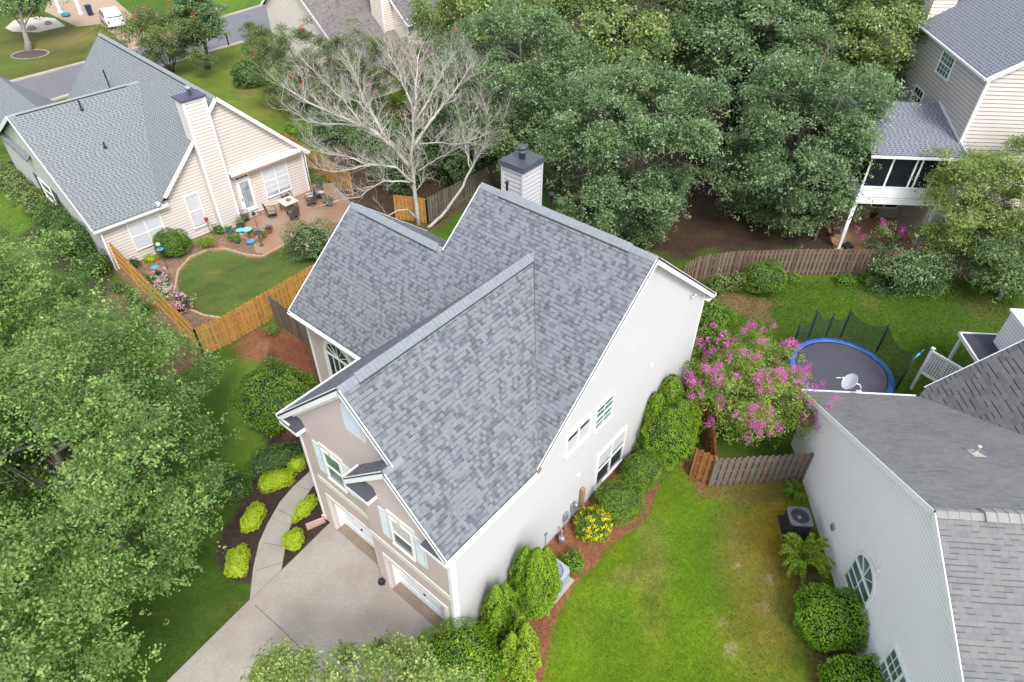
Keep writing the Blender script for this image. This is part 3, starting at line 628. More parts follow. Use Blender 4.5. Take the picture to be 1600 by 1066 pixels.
# grass blades on the near lawns
def blades(name, polys, n, seed, h=.05, c0=(.05, .11, .008), c1=(.22, .33, .03), holes=()):
    rng = np.random.default_rng(seed); out = []
    for poly in polys:
        p = np.array(poly); lo, hi = p.min(0), p.max(0); q = rng.uniform(lo, hi, (n*3, 2)); ok = inside(poly, q[:, 0], q[:, 1])
        for hl in holes: ok &= ~inside(hl, q[:, 0], q[:, 1])
        out.append(q[ok][:n])
    q = np.concatenate(out); m = len(q); P = np.concatenate([q, rng.uniform(.005, h*.6, (m, 1))], 1)
    N = rng.normal(size=(m, 3)); N[:, 2] = np.abs(N[:, 2])*.6; td = rng.normal(size=(m, 3))*.6+np.array([0, 0, 1.])
    cl = snoise(q[:, 0], q[:, 1], 3.5, seed); ob_ = leaf_obj(name, [(leaf_arrays(P, N, h*rng.uniform(.6, 1.4, m)*(1+.35*np.clip(cl, 0, 2)), rng, .25, td), np.clip(rng.uniform(0, 1, m)*.6+.25+.25*cl, 0, 1), 0)], [leafmat(name+'_blade', c0, c1, .3, .6)])
    return tag(ob_, kind='stuff')
tag(blades('grass', [side], 45000, 5, .055, (.14, .18, .018), (.27, .36, .04)), 'short mown grass with yellowish patches in the side yard')
tag(blades('front_grass', [[(-9.44, 12.22),(-11.33, 9.35),(-12.69, 7.19),(-14.75, 9.33),(-14.19, 15.96),(-11.54, 14.24)]], 30000, 6, .045, (.05, .105, .012), (.15, .24, .03)), 'fine dark green mown grass left of the concrete drive')
tag(blades('yard_grass', [[(10.58, 31.88),(18.59, 31.96),(27.57, 32.04),(28.59, 27.46),(21.27, 23.55),(14.74, 21.00),(9.01, 21.76),(9.43, 25.30)]], 60000, 16, .085, (.05, .10, .01), (.20, .30, .04)), 'rough weedy grass round the trampoline')
def needles(name, poly, n, seed, c0, c1, s_=.09, holes=()):
    rng = np.random.default_rng(seed); p = np.array(poly); q = rng.uniform(p.min(0), p.max(0), (n*4, 2)); ok = inside(poly, q[:, 0], q[:, 1])
    q = q[ok][:n]; m = len(q); P = np.concatenate([q, rng.uniform(.005, .03, (m, 1))], 1); N = rng.normal(size=(m, 3))*.4+np.array([0, 0, 1.])
    return tag(leaf_obj(name, [(leaf_arrays(P, N, s_*rng.uniform(.5, 1.4, m), rng, .14), rng.uniform(0, 1, m), 0)], [leafmat(name+'_bits', c0, c1, .0, .9, .1)]), kind='stuff')
tag(needles('pine_straw', straw_poly, 26000, 8, (.16, .06, .03), (.46, .24, .14)), 'reddish pine straw strewn along the white side wall')
tag(needles('mulch', mul, 16000, 9, (.025, .018, .016), (.13, .085, .065), .06), 'dark shredded bark around the yellow-green shrubs')

tag(needles('leaf_litter', wood, 60000, 12, (.030, .018, .012), (.17, .10, .055), .10), 'brown leaf litter under the big trees')
tag(needles('garden_litter', bedp, 9000, 13, (.12, .065, .04), (.42, .28, .19), .06), 'tan bark bits in the garden beds')

# ------------------------------------------------------------------ hard surfaces
def sheet(name, poly, m, z=.004, th=.0):
    mb = MB()
    if th: mb.prism(poly, z-th, z)
    else: mb.face([(x, y, z) for x, y in poly])
    # keep faces up
    o = mb.build(name, m)
    if not th and o.data.polygons[0].normal.z < 0: o.data.flip_normals()
    return tag(o, kind='structure')
def concrete(name, col, agg=.35, stain=(.2, .17, .14), st=.35):
    t = NT(name); o = t.obj(); a = t.noise(55, 3, o, .7); b = t.noise(.55, 4, o, .6); c = t.noise(2.2, 4, o, .6)
    x = t.ramp(a, [(.3, tuple(q*(1-agg) for q in col)), (.5, col), (.72, tuple(min(1, q*(1+agg)) for q in col))])
    x = t.mix(t.math('MULTIPLY', t.ramp(b, [(.42, 0.0), (.72, 1.0)]), st), x, stain)
    x = t.mix(t.math('MULTIPLY', t.ramp(c, [(.5, 0.0), (.75, 1.0)]), st*.5), x, tuple(q*.75 for q in col))
    t.l(x, t.b.inputs['Base Color']); t.b.inputs['Roughness'].default_value = .9; t.bump(a, .35, .008); return t.m
conc = concrete('aggregate_concrete', (.375, .34, .305), .5, (.27, .215, .17), .6); conc2 = concrete('plain_concrete', (.42, .37, .31), .15)
asph = concrete('asphalt', (.17, .165, .18), .2, (.12, .115, .125)); patio_m = concrete('stained_patio', (.34, .195, .12), .12, (.36, .29, .23), .8); patio2_m = concrete('orange_patio', (.45, .26, .14), .12, (.30, .20, .13), .5)
def groove(mb, a, b, z, w=.03): 
    a = Vector((*a, z)); b = Vector((*b, z)); d = (b-a).normalized(); n_ = Vector((-d.y, d.x, 0))*w/2; mb.face([a-n_, b-n_, b+n_, a+n_])
drive = [(-7.09, 15.67),(-7.20, 15.47),(-8.60, 13.37),(-9.44, 12.22),(-11.33, 9.35),(-13.24, 6.33),(-12.66, 3.80),(1.81, 3.86),(0.07, 8.35),(-1.19, 9.94),(-1.87, 10.77),(-3.54, 13.21)]
sheet('driveway', drive, conc, .06, .12)
pth = [(-9.44, 12.22),(-8.60, 13.37),(-8.73, 14.53),(-8.74, 15.40),(-8.58, 16.30),(-8.31, 17.20),(-7.64, 18.10),(-8.30, 18.61),(-8.68, 17.85),(-9.11, 17.19),(-9.45, 16.45),(-9.68, 15.39),(-9.77, 14.53),(-9.68, 13.44)]
sheet('path', pth, conc, .058, .1)
gm = MB()
groove(gm, (-9.19, 12.00), (-8.02, 11.14), .064); groove(gm, (-8.02, 11.14), (-6.11, 9.60), .064); groove(gm, (-6.11, 9.60), (-4.23, 8.32), .064)
groove(gm, (-9.41, 12.20), (-8.58, 13.39), .065, .02)
tag(gm.build('driveway_joint', black_m if False else mat('joint', (.17, .145, .125), .95)), kind='structure')
gm = MB()
for a, b in (((-9.62, 14.53), (-8.69, 14.39)), ((-9.46, 16.08), (-8.64, 15.69)), ((-9.56, 13.36), (-8.62, 13.71)), ((-9.02, 17.26), (-8.32, 17.00))): groove(gm, a, b, .0625, .022)
tag(gm.build('path_joint', MATS['joint']), kind='structure')
def seam(name, a, b, w, z, m):
    mb = MB(); groove(mb, a, b, z, w); return tag(mb.build(name, m), kind='structure')
LW = lambda x, y: (-7.30+.770*x+.638*y, 15.58-.638*x+.770*y)
for nm_, x0, x1, y0, y1 in (('garage_apron', .62, 3.02, -.06, .34), ('garage_apron', 4.15, 6.95, -.38, .02)):
    mb = MB(); mb.face([(*LW(x0, y0), .0615), (*LW(x1, y0), .0615), (*LW(x1, y1), .0615), (*LW(x0, y1), .0615)]); tag(mb.build(nm_, concrete('stained_apron', (.26, .20, .15), .45, (.18, .14, .11), .7)), kind='structure')
crk = MB(); cp = [(-7.25, 10.34), (-7.44, 9.91), (-7.49, 9.66), (-7.52, 9.19)]
for a, b in zip(cp[:-1], cp[1:]): groove(crk, a, b, .064, .045)
tag(crk.build('driveway_crack', mat('crack_rust', (.30, .15, .09), .95)), kind='structure')
# street, far drive
street = [(-52.72, 53.63),(-46.69, 55.80),(-40.28, 57.54),(-31.96, 68.92),(-28.24, 73.63),(-25.93, 77.49),(-12.75, 89.64),(-3.88, 105.77),(-15.52, 113.25),(-22.23, 98.47),(-29.41, 87.67),(-34.07, 80.77),(-38.61, 72.05),(-41.57, 67.49),(-46.23, 61.90),(-48.83, 59.28),(-54.39, 55.96)]
sheet('street', street, asph, .006)
def kerb(name, pts, w=.45, h=.12):
    mb = MB()
    for a, b in zip(pts[:-1], pts[1:]): mb.bar((*a, h/2), (*b, h/2), w, h)
    return tag(mb.build(name, conc2), kind='structure')
kerb('kerb', [(-54.39, 55.96),(-48.83, 59.28),(-46.23, 61.90),(-41.57, 67.49),(-38.93, 71.26)]); kerb('kerb', [(-37.90, 73.06),(-34.07, 80.77),(-29.41, 87.67),(-22.23, 98.47)])
kerb('kerb', [(-52.72, 53.63),(-40.28, 57.54),(-31.96, 68.92),(-28.24, 73.63)])
sheet('far_driveway', [(-38.77, 70.88),(-37.64, 73.06),(-34.42, 68.88),(-38.57, 74.69),(-44.04, 83.25),(-48.41, 88.93),(-54.85, 97.77),(-60.25, 97.65),(-54.41, 84.05),(-47.96, 78.44),(-45.73, 79.39)], mat('tan_concrete', (.40, .29, .20), .9, .1, 2), .012)
sheet('gravel_bed', [(-55.50, 77.85),(-53.94, 76.55),(-51.09, 76.39),(-49.26, 78.64),(-51.93, 81.39),(-54.10, 82.07),(-56.05, 80.60)], concrete('white_gravel', (.55, .50, .44), .5), .018)
sheet('patio', [(-16.86, 39.03),(-14.49, 43.04),(-12.75, 43.34),(-10.78, 40.42),(-10.91, 38.37),(-13.10, 37.02),(-14.31, 35.39),(-14.91, 34.40),(-15.65, 34.53),(-16.18, 35.66),(-17.15, 36.23),(-17.49, 37.75)], patio_m, .05, .07)
sheet('patio', [(19.84, 34.95),(20.41, 38.30),(23.67, 42.56),(28.62, 42.62),(25.22, 34.66)], patio2_m, .05, .07)
eg = MB(); ep = [(-15.75, 28.25),(-16.75, 28.46),(-17.97, 29.12),(-19.19, 30.86),(-19.66, 32.61),(-19.43, 34.08),(-18.69, 34.85),(-17.66, 34.93),(-16.12, 34.25),(-15.15, 34.12),(-14.28, 35.25),(-13.15, 36.87)]
rnd = random.Random(4)
for a, b in zip(ep[:-1], ep[1:]):
    A_ = Vector((*a, .05)); B_ = Vector((*b, .05)); L = (B_-A_).length; k = max(1, int(L/.28))
    for i in range(k):
        p = A_.lerp(B_, (i+.06)/k); q = A_.lerp(B_, (i+.94)/k); eg.bar(p, q, .13, .1+rnd.uniform(0, .02))
tag(eg.build('lawn_edging', mat('tan_edging', (.47, .33, .20), .9, .2, 3)), 'curved tan block edging around the neighbour lawn', 'edging')
# ------------------------------------------------------------------ main house (local x along the front, y towards the back)
H = thing('two_storey_house', 'pinkish stucco and white sided house with blue-grey shingle roofs and two garage doors', 'house', (-7.30, 15.58, 0), R(-39.64))
XL, XR, YB, ZE, YR, ZR, S1 = -.2, 7.4, -.32, 6.22, 9.45, 11.13, .82
XW, ZW, S2 = 3.59, 10.15, .959
XE0, XE1 = -.58, 7.70
def zm(y): return ZR-S1*abs(YR-y)
def zw(x): return ZW-S2*abs(x-XW)
yv = lambda z: YR-(ZR-z)/S1
XM = .13
rf = MB()
ye = yv(ZE); YF = -.39; YFB = -.71
zL = zw(XE0); zRt = zw(XE1)
# front wing, left and right slopes (right slope also carries the jog over the right garage)
roofslab(rf, [(XE0, YF, zL), (XW, YF, ZW), (XW, yv(ZW), ZW), (XE0, yv(zL), zL)], .09)
XB = 5.46
roofslab(rf, [(XW, YF, ZW), (XB, YF, zw(XB)), (XB, YFB, zw(XB)), (XE1, YFB, zRt), (XE1, yv(zRt), zRt), (XW, yv(ZW), ZW)], .09, off=(3.3, .05))
# main slope front (down to left wing eave) + back
XWL = -5.07; YWR, ZWR = 7.27, zm(7.27)
roofslab(rf, [(XM, YWR, ZWR), (XM, YR, ZR), (XE1, YR, ZR), (XE1, yv(zRt), zRt), (XW, yv(ZW), ZW), (XE0, yv(zL), zL), (XWL, yv(zL), zL), (XWL, YWR, ZWR)], .09, off=(.4, 0))
YEB = 2*YR-ye
roofslab(rf, [(XM, YR, ZR), (XE1, YR, ZR), (XE1, YEB, ZE), (XM, YEB, ZE)], .09)
yb2 = YWR+(YWR-yv(zL))
roofslab(rf, [(XWL, YWR, ZWR), (.38, YWR, ZWR), (.38, yb2, zL), (XWL, yb2, zL)], .09, off=(.7, 0))
# small gable slope over the right garage jog
XG = 3.30
roofslab(rf, [(XG, YFB, zw(XB)-(XB-XG)*.97), (XB, YFB, zw(XB)), (XB, 0.0, zw(XB)), (XG, 0.0, zw(XB)-(XB-XG)*.97)], .07, off=(1.1, .03))
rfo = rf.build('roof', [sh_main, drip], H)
for a, b, s1_, s2_, w_ in (((XM+.02, YR, ZR), (XE1-.02, YR, ZR), S1, S1, .17), ((XWL+.02, YWR, ZWR), (XM-.03, YWR, ZWR), S1, S1, .17), ((XW, YF+.02, ZW), (XW, yv(ZW)+.02, ZW), S2, S2, .17), ((XB, YFB+.02, zw(XB)), (XB, -.02, zw(XB)), S2, .97, .14)):
    cp = MB(); ridgecap(cp, a, b, s1_, s2_, w_); cp.build('ridge_cap', sh_cap, rfo)
for a, b, s_ in (((XM+1.0, YR, ZR+.05), (XE1-1.0, YR, ZR+.05), S1), ((XWL+.7, YWR, ZWR+.05), (XM-.25, YWR, ZWR+.05), S1), ((XW, .25, ZW+.05), (XW, yv(ZW)-.25, ZW+.05), S2)):
    cp = MB(); ridgecap(cp, a, b, s_, s_, .21, .05, .16); cp.build('ridge_vent', sh_cap, rfo)
vd = MB()
for a, b, s_ in (((XM+1.0, YR, ZR), (XE1-1.0, YR, ZR), S1), ((XWL+.7, YWR, ZWR), (XM-.25, YWR, ZWR), S1)):
    for sg in (-1, 1): vd.bar((a[0], a[1]+sg*.205, a[2]-.205*s_+.02), (b[0], b[1]+sg*.205, b[2]-.205*s_+.02), .02, .05)
for sg in (-1, 1): vd.bar((XW+sg*.205, .25, ZW-.205*S2+.02), (XW+sg*.205, yv(ZW)-.25, ZW-.205*S2+.02), .02, .05)
vd.build('vent_strip', drip, rfo)
vl = MB(); vl.bar((XW+.1, yv(ZW)-.1, ZW-.085), (XE1-.05, yv(zRt)+.02, zRt+.012), .045, .02); vl.build('valley_line', drip, rfo)
# walls --------------------------------------------------------------
wl = MB(); un = .16
GA0, GA1, GAT = .62, 3.02, 2.12      # left garage opening
GB0, GB1, GBT = 4.15, 6.95, 2.15     # right garage opening
fa = lap_frame((0, 0, 0), (1, 0, 0), (0, -1, 0)); fb = lap_frame((0, YB, 0), (1, 0, 0), (0, -1, 0))
def plaster(mb, s0, s1, z0, z1, y, th=.14): mb.box(s0, s1, y, y+th, z0, z1)
plaster(wl, XL, GA0, 0, GAT, 0); plaster(wl, GA1, 3.56, 0, GAT, 0)
wallpoly(wl, [(XL, GAT), (5.6, GAT), (5.6, zw(5.6)-un), (XW, ZW-un), (XL, zw(XL)-un)], (0, 0, 0), (1, 0, 0), (0, -1, 0), 0, .14)
plaster(wl, 3.56, GB0, 0, GBT, YB); plaster(wl, GB1, XR, 0, GBT, YB)
zb = lambda x: zw(XB)-(XB-x)*.97 if x < XB else zw(x)
wallpoly(wl, [(3.56, GBT), (XR, GBT), (XR, zb(XR)-un), (XB, zb(XB)-un), (3.56, zb(3.56)-un)], (0, YB, 0), (1, 0, 0), (0, -1, 0), 0, .14)
wl.box(3.56, 3.70, YB+.14, 0, 0, 6.2)
wallpoly(wl, [(.14, 0), (3.95, 0), (3.95, 6.1), (.14, 6.1)], (XL, 0, 0), (0, 1, 0), (-1, 0, 0), 0, .14)
wallpoly(wl, [(-4.87, 0), (XL+.1, 0), (XL+.1, 6.1), (-4.87, 6.1)], (0, 3.85, 0), (1, 0, 0), (0, -1, 0), 0, .14)
wl.build('stucco_wall', stucco, H)
sd2 = MB()
# right wall: gable over the rear block, lower run along the front wing
o_ = (XR, 0, 0); du = (0, 1, 0); nn = (1, 0, 0)
yfb = YEB-.35
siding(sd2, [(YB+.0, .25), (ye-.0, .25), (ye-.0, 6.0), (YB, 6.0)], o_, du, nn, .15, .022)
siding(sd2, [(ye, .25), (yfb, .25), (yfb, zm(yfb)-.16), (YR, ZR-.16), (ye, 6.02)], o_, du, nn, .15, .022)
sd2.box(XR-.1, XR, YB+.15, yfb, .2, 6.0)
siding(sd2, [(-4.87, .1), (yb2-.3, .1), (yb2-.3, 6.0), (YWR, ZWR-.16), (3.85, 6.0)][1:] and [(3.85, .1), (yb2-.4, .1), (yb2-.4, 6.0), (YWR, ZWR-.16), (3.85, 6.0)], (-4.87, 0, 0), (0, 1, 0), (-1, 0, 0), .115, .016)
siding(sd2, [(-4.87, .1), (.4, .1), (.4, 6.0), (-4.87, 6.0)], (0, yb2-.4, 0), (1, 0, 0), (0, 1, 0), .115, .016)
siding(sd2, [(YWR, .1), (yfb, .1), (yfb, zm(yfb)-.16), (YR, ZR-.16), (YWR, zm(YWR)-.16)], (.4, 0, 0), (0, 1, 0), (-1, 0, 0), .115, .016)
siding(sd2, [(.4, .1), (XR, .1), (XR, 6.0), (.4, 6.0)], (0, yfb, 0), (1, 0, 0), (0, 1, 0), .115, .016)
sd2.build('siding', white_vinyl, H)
fd = MB(); fd.box(XR-.12, XR-.01, YB+.02, yfb, 0, .26); fd.build('foundation', mat('foundation', (.33, .28, .25), .9, .15, 3, .2), H)
# trim: fascia, rakes, soffits, corner boards, belt course, surrounds
tr = MB()
def rake(mb, a, b, out, h=.24, t=.03, drop=.13):
    a = Vector(a)-Vector((0, 0, drop+h/2)); b = Vector(b)-Vector((0, 0, drop+h/2)); mb.bar(a, b, t, h)
def soffit(mb, a, b, w, dirv, drop=.28):
    a = Vector(a)-Vector((0, 0, drop)); b = Vector(b)-Vector((0, 0, drop)); d = Vector(dirv)*w
    mb.face([a, b, b+d, a+d]); mb.face([a+d+Vector((0, 0, .02)), b+d+Vector((0, 0, .02)), b+Vector((0, 0, .02)), a+Vector((0, 0, .02))])
D = .02
for (p, q) in (((XE0+.05, YF+D, zw(XE0+.05)), (XW, YF+D, ZW)), ((XW, YF+D, ZW), (XB, YF+D, zw(XB))), ((XG, YFB+D, zb(XG)), (XB, YFB+D, zb(XB))), ((XB, YFB+D, zb(XB)), (XE1-.02, YFB+D, zb(XE1-.02)))):
    rake(tr, p, q, None, drop=.01)
for (p, q, w) in (((XE0+.05, YF+.03, zw(XE0+.05)), (XW, YF+.03, ZW), .36), ((XW, YF+.03, ZW), (XB, YF+.03, zw(XB)), .36), ((XG, YFB+.03, zb(XG)), (XB, YFB+.03, zb(XB)), .36), ((XB, YFB+.03, zb(XB)), (XE1-.02, YFB+.03, zb(XE1-.02)), .36)):
    soffit(tr, p, q, w, (0, 1, 0), .21)
    a = Vector(p)+Vector((0, w-.05, -.34)); b = Vector(q)+Vector((0, w-.05, -.34)); tr.bar(a, b, .04, .22)      # frieze board
for xx, sg in ((XE1-.02, -1), (XM+.02, 1)):
    for (y0, y1) in ((ye if sg < 0 else YWR, YR), (YR, YEB)):
        rake(tr, (xx, y0, zm(y0)), (xx, y1, zm(y1)), None, drop=.01)
        soffit(tr, (xx+sg*.015, y0, zm(y0)), (xx+sg*.015, y1, zm(y1)), .27, (sg, 0, 0), .21)
for (y0, y1) in ((yv(zL), YWR), (YWR, yb2)):
    rake(tr, (XWL+.02, y0, zm(y0) if y0 < YWR else ZWR), (XWL+.02, y1, ZWR if y0 < YWR else zL), None, drop=.01)
# eave soffits + fascia
tr.box(XE0+.04, XL+.14, YF+.04, 3.5, zL-.22, zL-.2); tr.box(XR-.05, XE1-.04, YFB+.04, ye, zRt-.22, zRt-.2)
tr.box(XWL+.04, XE0, yv(zL)+.04, 3.9, zL-.22, zL-.2); tr.box(XM, XE1-.05, yfb-.05, YEB-.04, ZE-.24, ZE-.22)
tr.box(XE0, XE0+.03, YF, 3.45, zL-.2, zL-.07); tr.box(XE1-.03, XE1, YFB, ye, zRt-.21, zRt-.08); tr.box(XWL, XE0, yv(zL)-.005, yv(zL)+.03, zL-.2, zL-.07); tr.box(XM, XE1, YEB-.03, YEB, ZE-.21, ZE-.08)
# corner boards
tr.box(XL-.025, XL+.11, -.022, .12, 0, zw(XL)-.3); tr.box(XL-.024, XL-.001, .12, .24, 0, 5.9)
tr.box(XR-.10, XR+.03, YB-.022, YB+.1, 0, 6.0); tr.box(XR+.002, XR+.03, YB+.1, YB+.22, 0, 6.0)
tr.box(XR+.002, XR+.032, yfb-.12, yfb+.01, 0, 6.2)
tr.box(-4.90, -4.78, 3.825, 3.85, 0, 6.0)
tr.build('trim', white_trim, H)
bd = MB()
bd.box(XL+.5, 3.56, -.028, -.001, 2.98, 3.24); bd.box(3.7, XR-.10, YB-.028, YB-.001, 2.98, 3.24); bd.box(3.52, 3.7, YB-.028, YB-.001, 2.98, 3.24)
def surround(mb, fr, s0, s1, zt, w=.2):
    fbox(mb, fr, s0-w, s0, 0, zt+w, .001, .035); fbox(mb, fr, s1, s1+w, 0, zt+w, .001, .035); fbox(mb, fr, s0, s1, zt, zt+w, .001, .034)
    m = (s0+s1)/2; fbox(mb, fr, m-.12, m+.12, zt-.01, zt+w+.06, .036, .06)
surround(bd, fa, GA0, GA1, GAT, .16); surround(bd, fb, GB0, GB1, GBT, .16)
bd.build('belt_course', band_m, H)
# garage doors, recessed, raised panels
def garage(name_label, x0, x1, zt, y):
    d = MB(); yy = y+.34; n = 4; h = zt/n
    for r_ in range(n):
        d.box(x0, x1, yy, yy+.04, r_*h+.006, (r_+1)*h-.006)
        m = 4 if x1-x0 < 2.6 else 5; w = (x1-x0)/m
        for c in range(m): d.box(x0+c*w+.07, x0+(c+1)*w-.07, yy-.014, yy-.0005, r_*h+.09, (r_+1)*h-.09)
    g = d.build('garage_door', garage_m, H); 
    if name_label: g['label'] = name_label
    rv = MB(); rv.box(x0-.012, x0, y+.14, yy+.04, 0, zt); rv.box(x1, x1+.012, y+.14, yy+.04, 0, zt); rv.box(x0, x1, y+.14, yy+.04, zt, zt+.012)
    rv.build('jamb', white_trim, g)
    hd = MB(); m = (x0+x1)/2; hd.box(m-.05, m+.05, yy-.05, yy-.016, h*1.5-.015, h*1.5+.015); hd.box(m-.02, m+.02, yy-.06, yy-.0505, h*1.5-.04, h*1.5+.04); hd.build('handle', black_m, g)
garage(None, GA0, GA1, GAT, 0); garage(None, GB0, GB1, GBT, YB)
# windows
WM = (white_trim, glass, blind)
def shutter(fr, s0, s1, z0, z1):
    m = MB(); fbox(m, fr, s0, s1, z0, z1, .001, .02)
    fbox(m, fr, s0, s0+.05, z0, z1, .0205, .04); fbox(m, fr, s1-.05, s1, z0, z1, .0205, .04)
    for z in (z0, (z0+z1)/2-.03, z1-.06): fbox(m, fr, s0+.05, s1-.05, z, z+.06, .0205, .039)
    z = z0+.08
    while z < z1-.1: fbox(m, fr, s0+.055, s1-.055, z, z+.022, .0205, .032); z += .05
    m.build('shutter', shut_m, H)
def lintel(fr, s0, s1, z):
    m = MB(); fbox(m, fr, s0-.1, s1+.1, z, z+.2, .001, .05); c = (s0+s1)/2; fbox(m, fr, c-.09, c+.09, z-.03, z+.27, .051, .085)
    m.build('lintel', band_m, H)
window(H, fa, 1.12, 2.14, 3.78, 5.42, (white_trim, glass_g, blind), 1, (0, 0)); lintel(fa, 1.12, 2.14, 5.43); shutter(fa, .62, 1.06, 3.85, 5.45); shutter(fa, 2.20, 2.64, 3.85, 5.45)
window(H, fb, 4.82, 5.86, 3.78, 5.34, WM, 1, (0, 0), blind=.5); lintel(fb, 4.82, 5.86, 5.36); shutter(fb, 4.32, 4.76, 3.85, 5.36); shutter(fb, 5.92, 6.36, 3.85, 5.30)
# arched gable louvre
lv = MB()
cx, w_, zb_, zs = 3.45, .46, 7.78, 8.72
arc = [(cx-w_, zb_), (cx+w_, zb_)]+[(cx+w_*math.cos(a), zs+w_*.9*math.sin(a)) for a in np.linspace(0, math.pi, 9)]
lvp = [fa(a, z, .0) for a, z in arc]
def extr(mb, pts, nrm, t0, t1):
    n_ = Vector(nrm); P0 = [Vector(p)+n_*t0 for p in pts]; P1 = [Vector(p)+n_*t1 for p in pts]; k = len(P0)
    mb.add(P0+P1, [tuple(range(k))[::-1], tuple(range(k, 2*k))]+[(i, (i+1) % k, k+(i+1) % k, k+i) for i in range(k)])
extr(lv, lvp, (0, -1, 0), .001, .05)
in_ = [(cx+(a-cx)*.74, 8.3+(z-8.3)*.8) for a, z in arc]
l2 = lv.build('gable_vent', band_m, H); lv2 = MB(); z = 7.95
while z < 8.95:
    hw = .37 if z < zs else .37*math.sqrt(max(0, 1-((z-zs)/.36)**2))
    if hw > .04: lv2.add([fa(cx-hw, z, .052), fa(cx+hw, z, .052), fa(cx+hw, z+.05, .062), fa(cx-hw, z+.05, .062), fa(cx+hw, z-.002, .075), fa(cx-hw, z-.002, .075)], [(0, 1, 2, 3), (3, 2, 4, 5), (5, 4, 1, 0)])
    z += .065
lv2.build('louvre', mat('louvre_grey', (.52, .57, .64), .6, .05, 3), l2)
# arched window of the left wing
fw_ = lap_frame((0, 3.85, 0), (1, 0, 0), (0, -1, 0)); cx, r_, zs, z0 = -2.95, .95, 4.35, 1.9
aw = MB()
for a0, a1 in zip(np.linspace(0, math.pi, 19)[:-1], np.linspace(0, math.pi, 19)[1:]):
    for ra, rb, o0, o1 in ((r_, r_-.2, .001, .06),):
        q = [(cx+ra*math.cos(a0), zs+ra*math.sin(a0)), (cx+ra*math.cos(a1), zs+ra*math.sin(a1)), (cx+rb*math.cos(a1), zs+rb*math.sin(a1)), (cx+rb*math.cos(a0), zs+rb*math.sin(a0))]
        V = [fw_(s_, z, o0) for s_, z in q]+[fw_(s_, z, o1) for s_, z in q]; aw.add(V, [(4, 5, 6, 7), (0, 4, 7, 3), (1, 2, 6, 5), (0, 1, 5, 4), (3, 7, 6, 2)])
fbox(aw, fw_, cx-r_, cx-r_+.2, z0, zs, .001, .06); fbox(aw, fw_, cx+r_-.2, cx+r_, z0, zs, .001, .06); fbox(aw, fw_, cx-r_+.2, cx+r_-.2, z0, z0+.12, .001, .061); fbox(aw, fw_, cx-r_+.2, cx+r_-.2, zs-.05, zs+.02, .001, .058)
for a in np.linspace(0, math.pi, 7)[1:-1]: aw.bar(fw_(cx, zs, .035), fw_(cx+(r_-.2)*math.cos(a), zs+(r_-.2)*math.sin(a), .035), .02, .02)
for k in (-.37, 0, .37): fbox(aw, fw_, cx+k-.011, cx+k+.011, z0+.12, zs-.05, .02, .05)
awo = aw.build('arched_window', white_trim, H)
gp_ = MB(); ar = [(cx-r_+.2, z0+.1), (cx+r_-.2, z0+.1)]+[(cx+(r_-.2)*math.cos(a), zs+(r_-.2)*math.sin(a)) for a in np.linspace(0, math.pi, 13)]
extr(gp_, [fw_(s_, z) for s_, z in ar], (0, -1, 0), .002, .02); gp_.build('pane', glass, awo)
# right wall windows
fr = lap_frame((XR+.016, 0, 0), (0, 1, 0), (1, 0, 0))
window(H, fr, 7.13, 8.30, 4.52, 5.78, (white_trim, glass_g, blind), 1, (1, 3), trim=.045)
window(H, fr, 7.72, 9.78, .48, 2.68, (white_trim, glass, blind), 2, (0, 0), blind=.42, trim=.08)
window(H, fr, 5.35, 6.82, 4.75, 5.86, (white_trim, glass, blind_w), 2, (0, 0), trim=.07, name='window', double_hung=False)
bl = MB()
for a, b in ((5.43, 6.04), (6.13, 6.74)): fbox(bl, fr, a, b, 4.83, 5.50, .021, .026)
bl.build('blind', white_vinyl, H)
# cornice returns
for (x0, x1, yy, wall, z) in ((XE0+.03, XL+.55, YF, 0.0, 5.86), (XG+.02, XG+1.05, YFB, YB, 5.92), (XR-.75, XE1-.03, YFB, YB, 5.96)):
    cr = MB(); rc = MB(); cr.box(x0, x1, yy+.03, wall-.002, z-.18, z); cr.box(x0-.02, x1+.02, yy, yy+.03, z-.12, z+.02)
    rc.add([(x0, yy+.01, z+.022), (x1, yy+.01, z+.022), (x1-.12, wall-.004, z+.30), (x0+.12, wall-.004, z+.30), (x0, wall-.004, z+.005), (x1, wall-.004, z+.005)], [(0, 1, 2, 3), (0, 3, 4), (1, 5, 2)])
    o = cr.build('cornice_return', white_trim, H); rc.build('return_cap', dark_cap, o)
# gutters and downpipe
for a, b, sd_, w_ in (((XE0, YF+.02, zL-.06), (XE0, yv(zL)-.1, zL-.06), (-1, 0, 0), .12), ((XWL+.05, yv(zL), zL-.06), (XE0-.05, yv(zL), zL-.06), (0, -1, 0), .12), ((XE1, YFB+.02, zRt-.07), (XE1, ye-.04, zRt-.07), (1, 0, 0), .12), ((XG, YFB+.05, zb(XG)-.05), (XG, -.02, zb(XG)-.05), (-1, 0, 0), .1), ((XM, YEB, ZE-.07), (XE1, YEB, ZE-.07), (0, 1, 0), .12)):
    gt = MB(); gutter(gt, a, b, side=sd_, w=w_); gt.build('gutter', white_trim, H)
dp = MB(); dp.tube([(XL-.06, .3, 5.9), (XL-.06, .3, .25), (XL-.12, -.05, .1)], .04, 8); dp.build('downpipe', white_trim, H)
bb = MB(); bb.box(XE1-.1, XE1+.02, ye-.04, ye+.16, 6.02, 6.2); bb.build('exposed_board', mat('raw_board', (.33, .17, .10), .9, .3, 8), H)
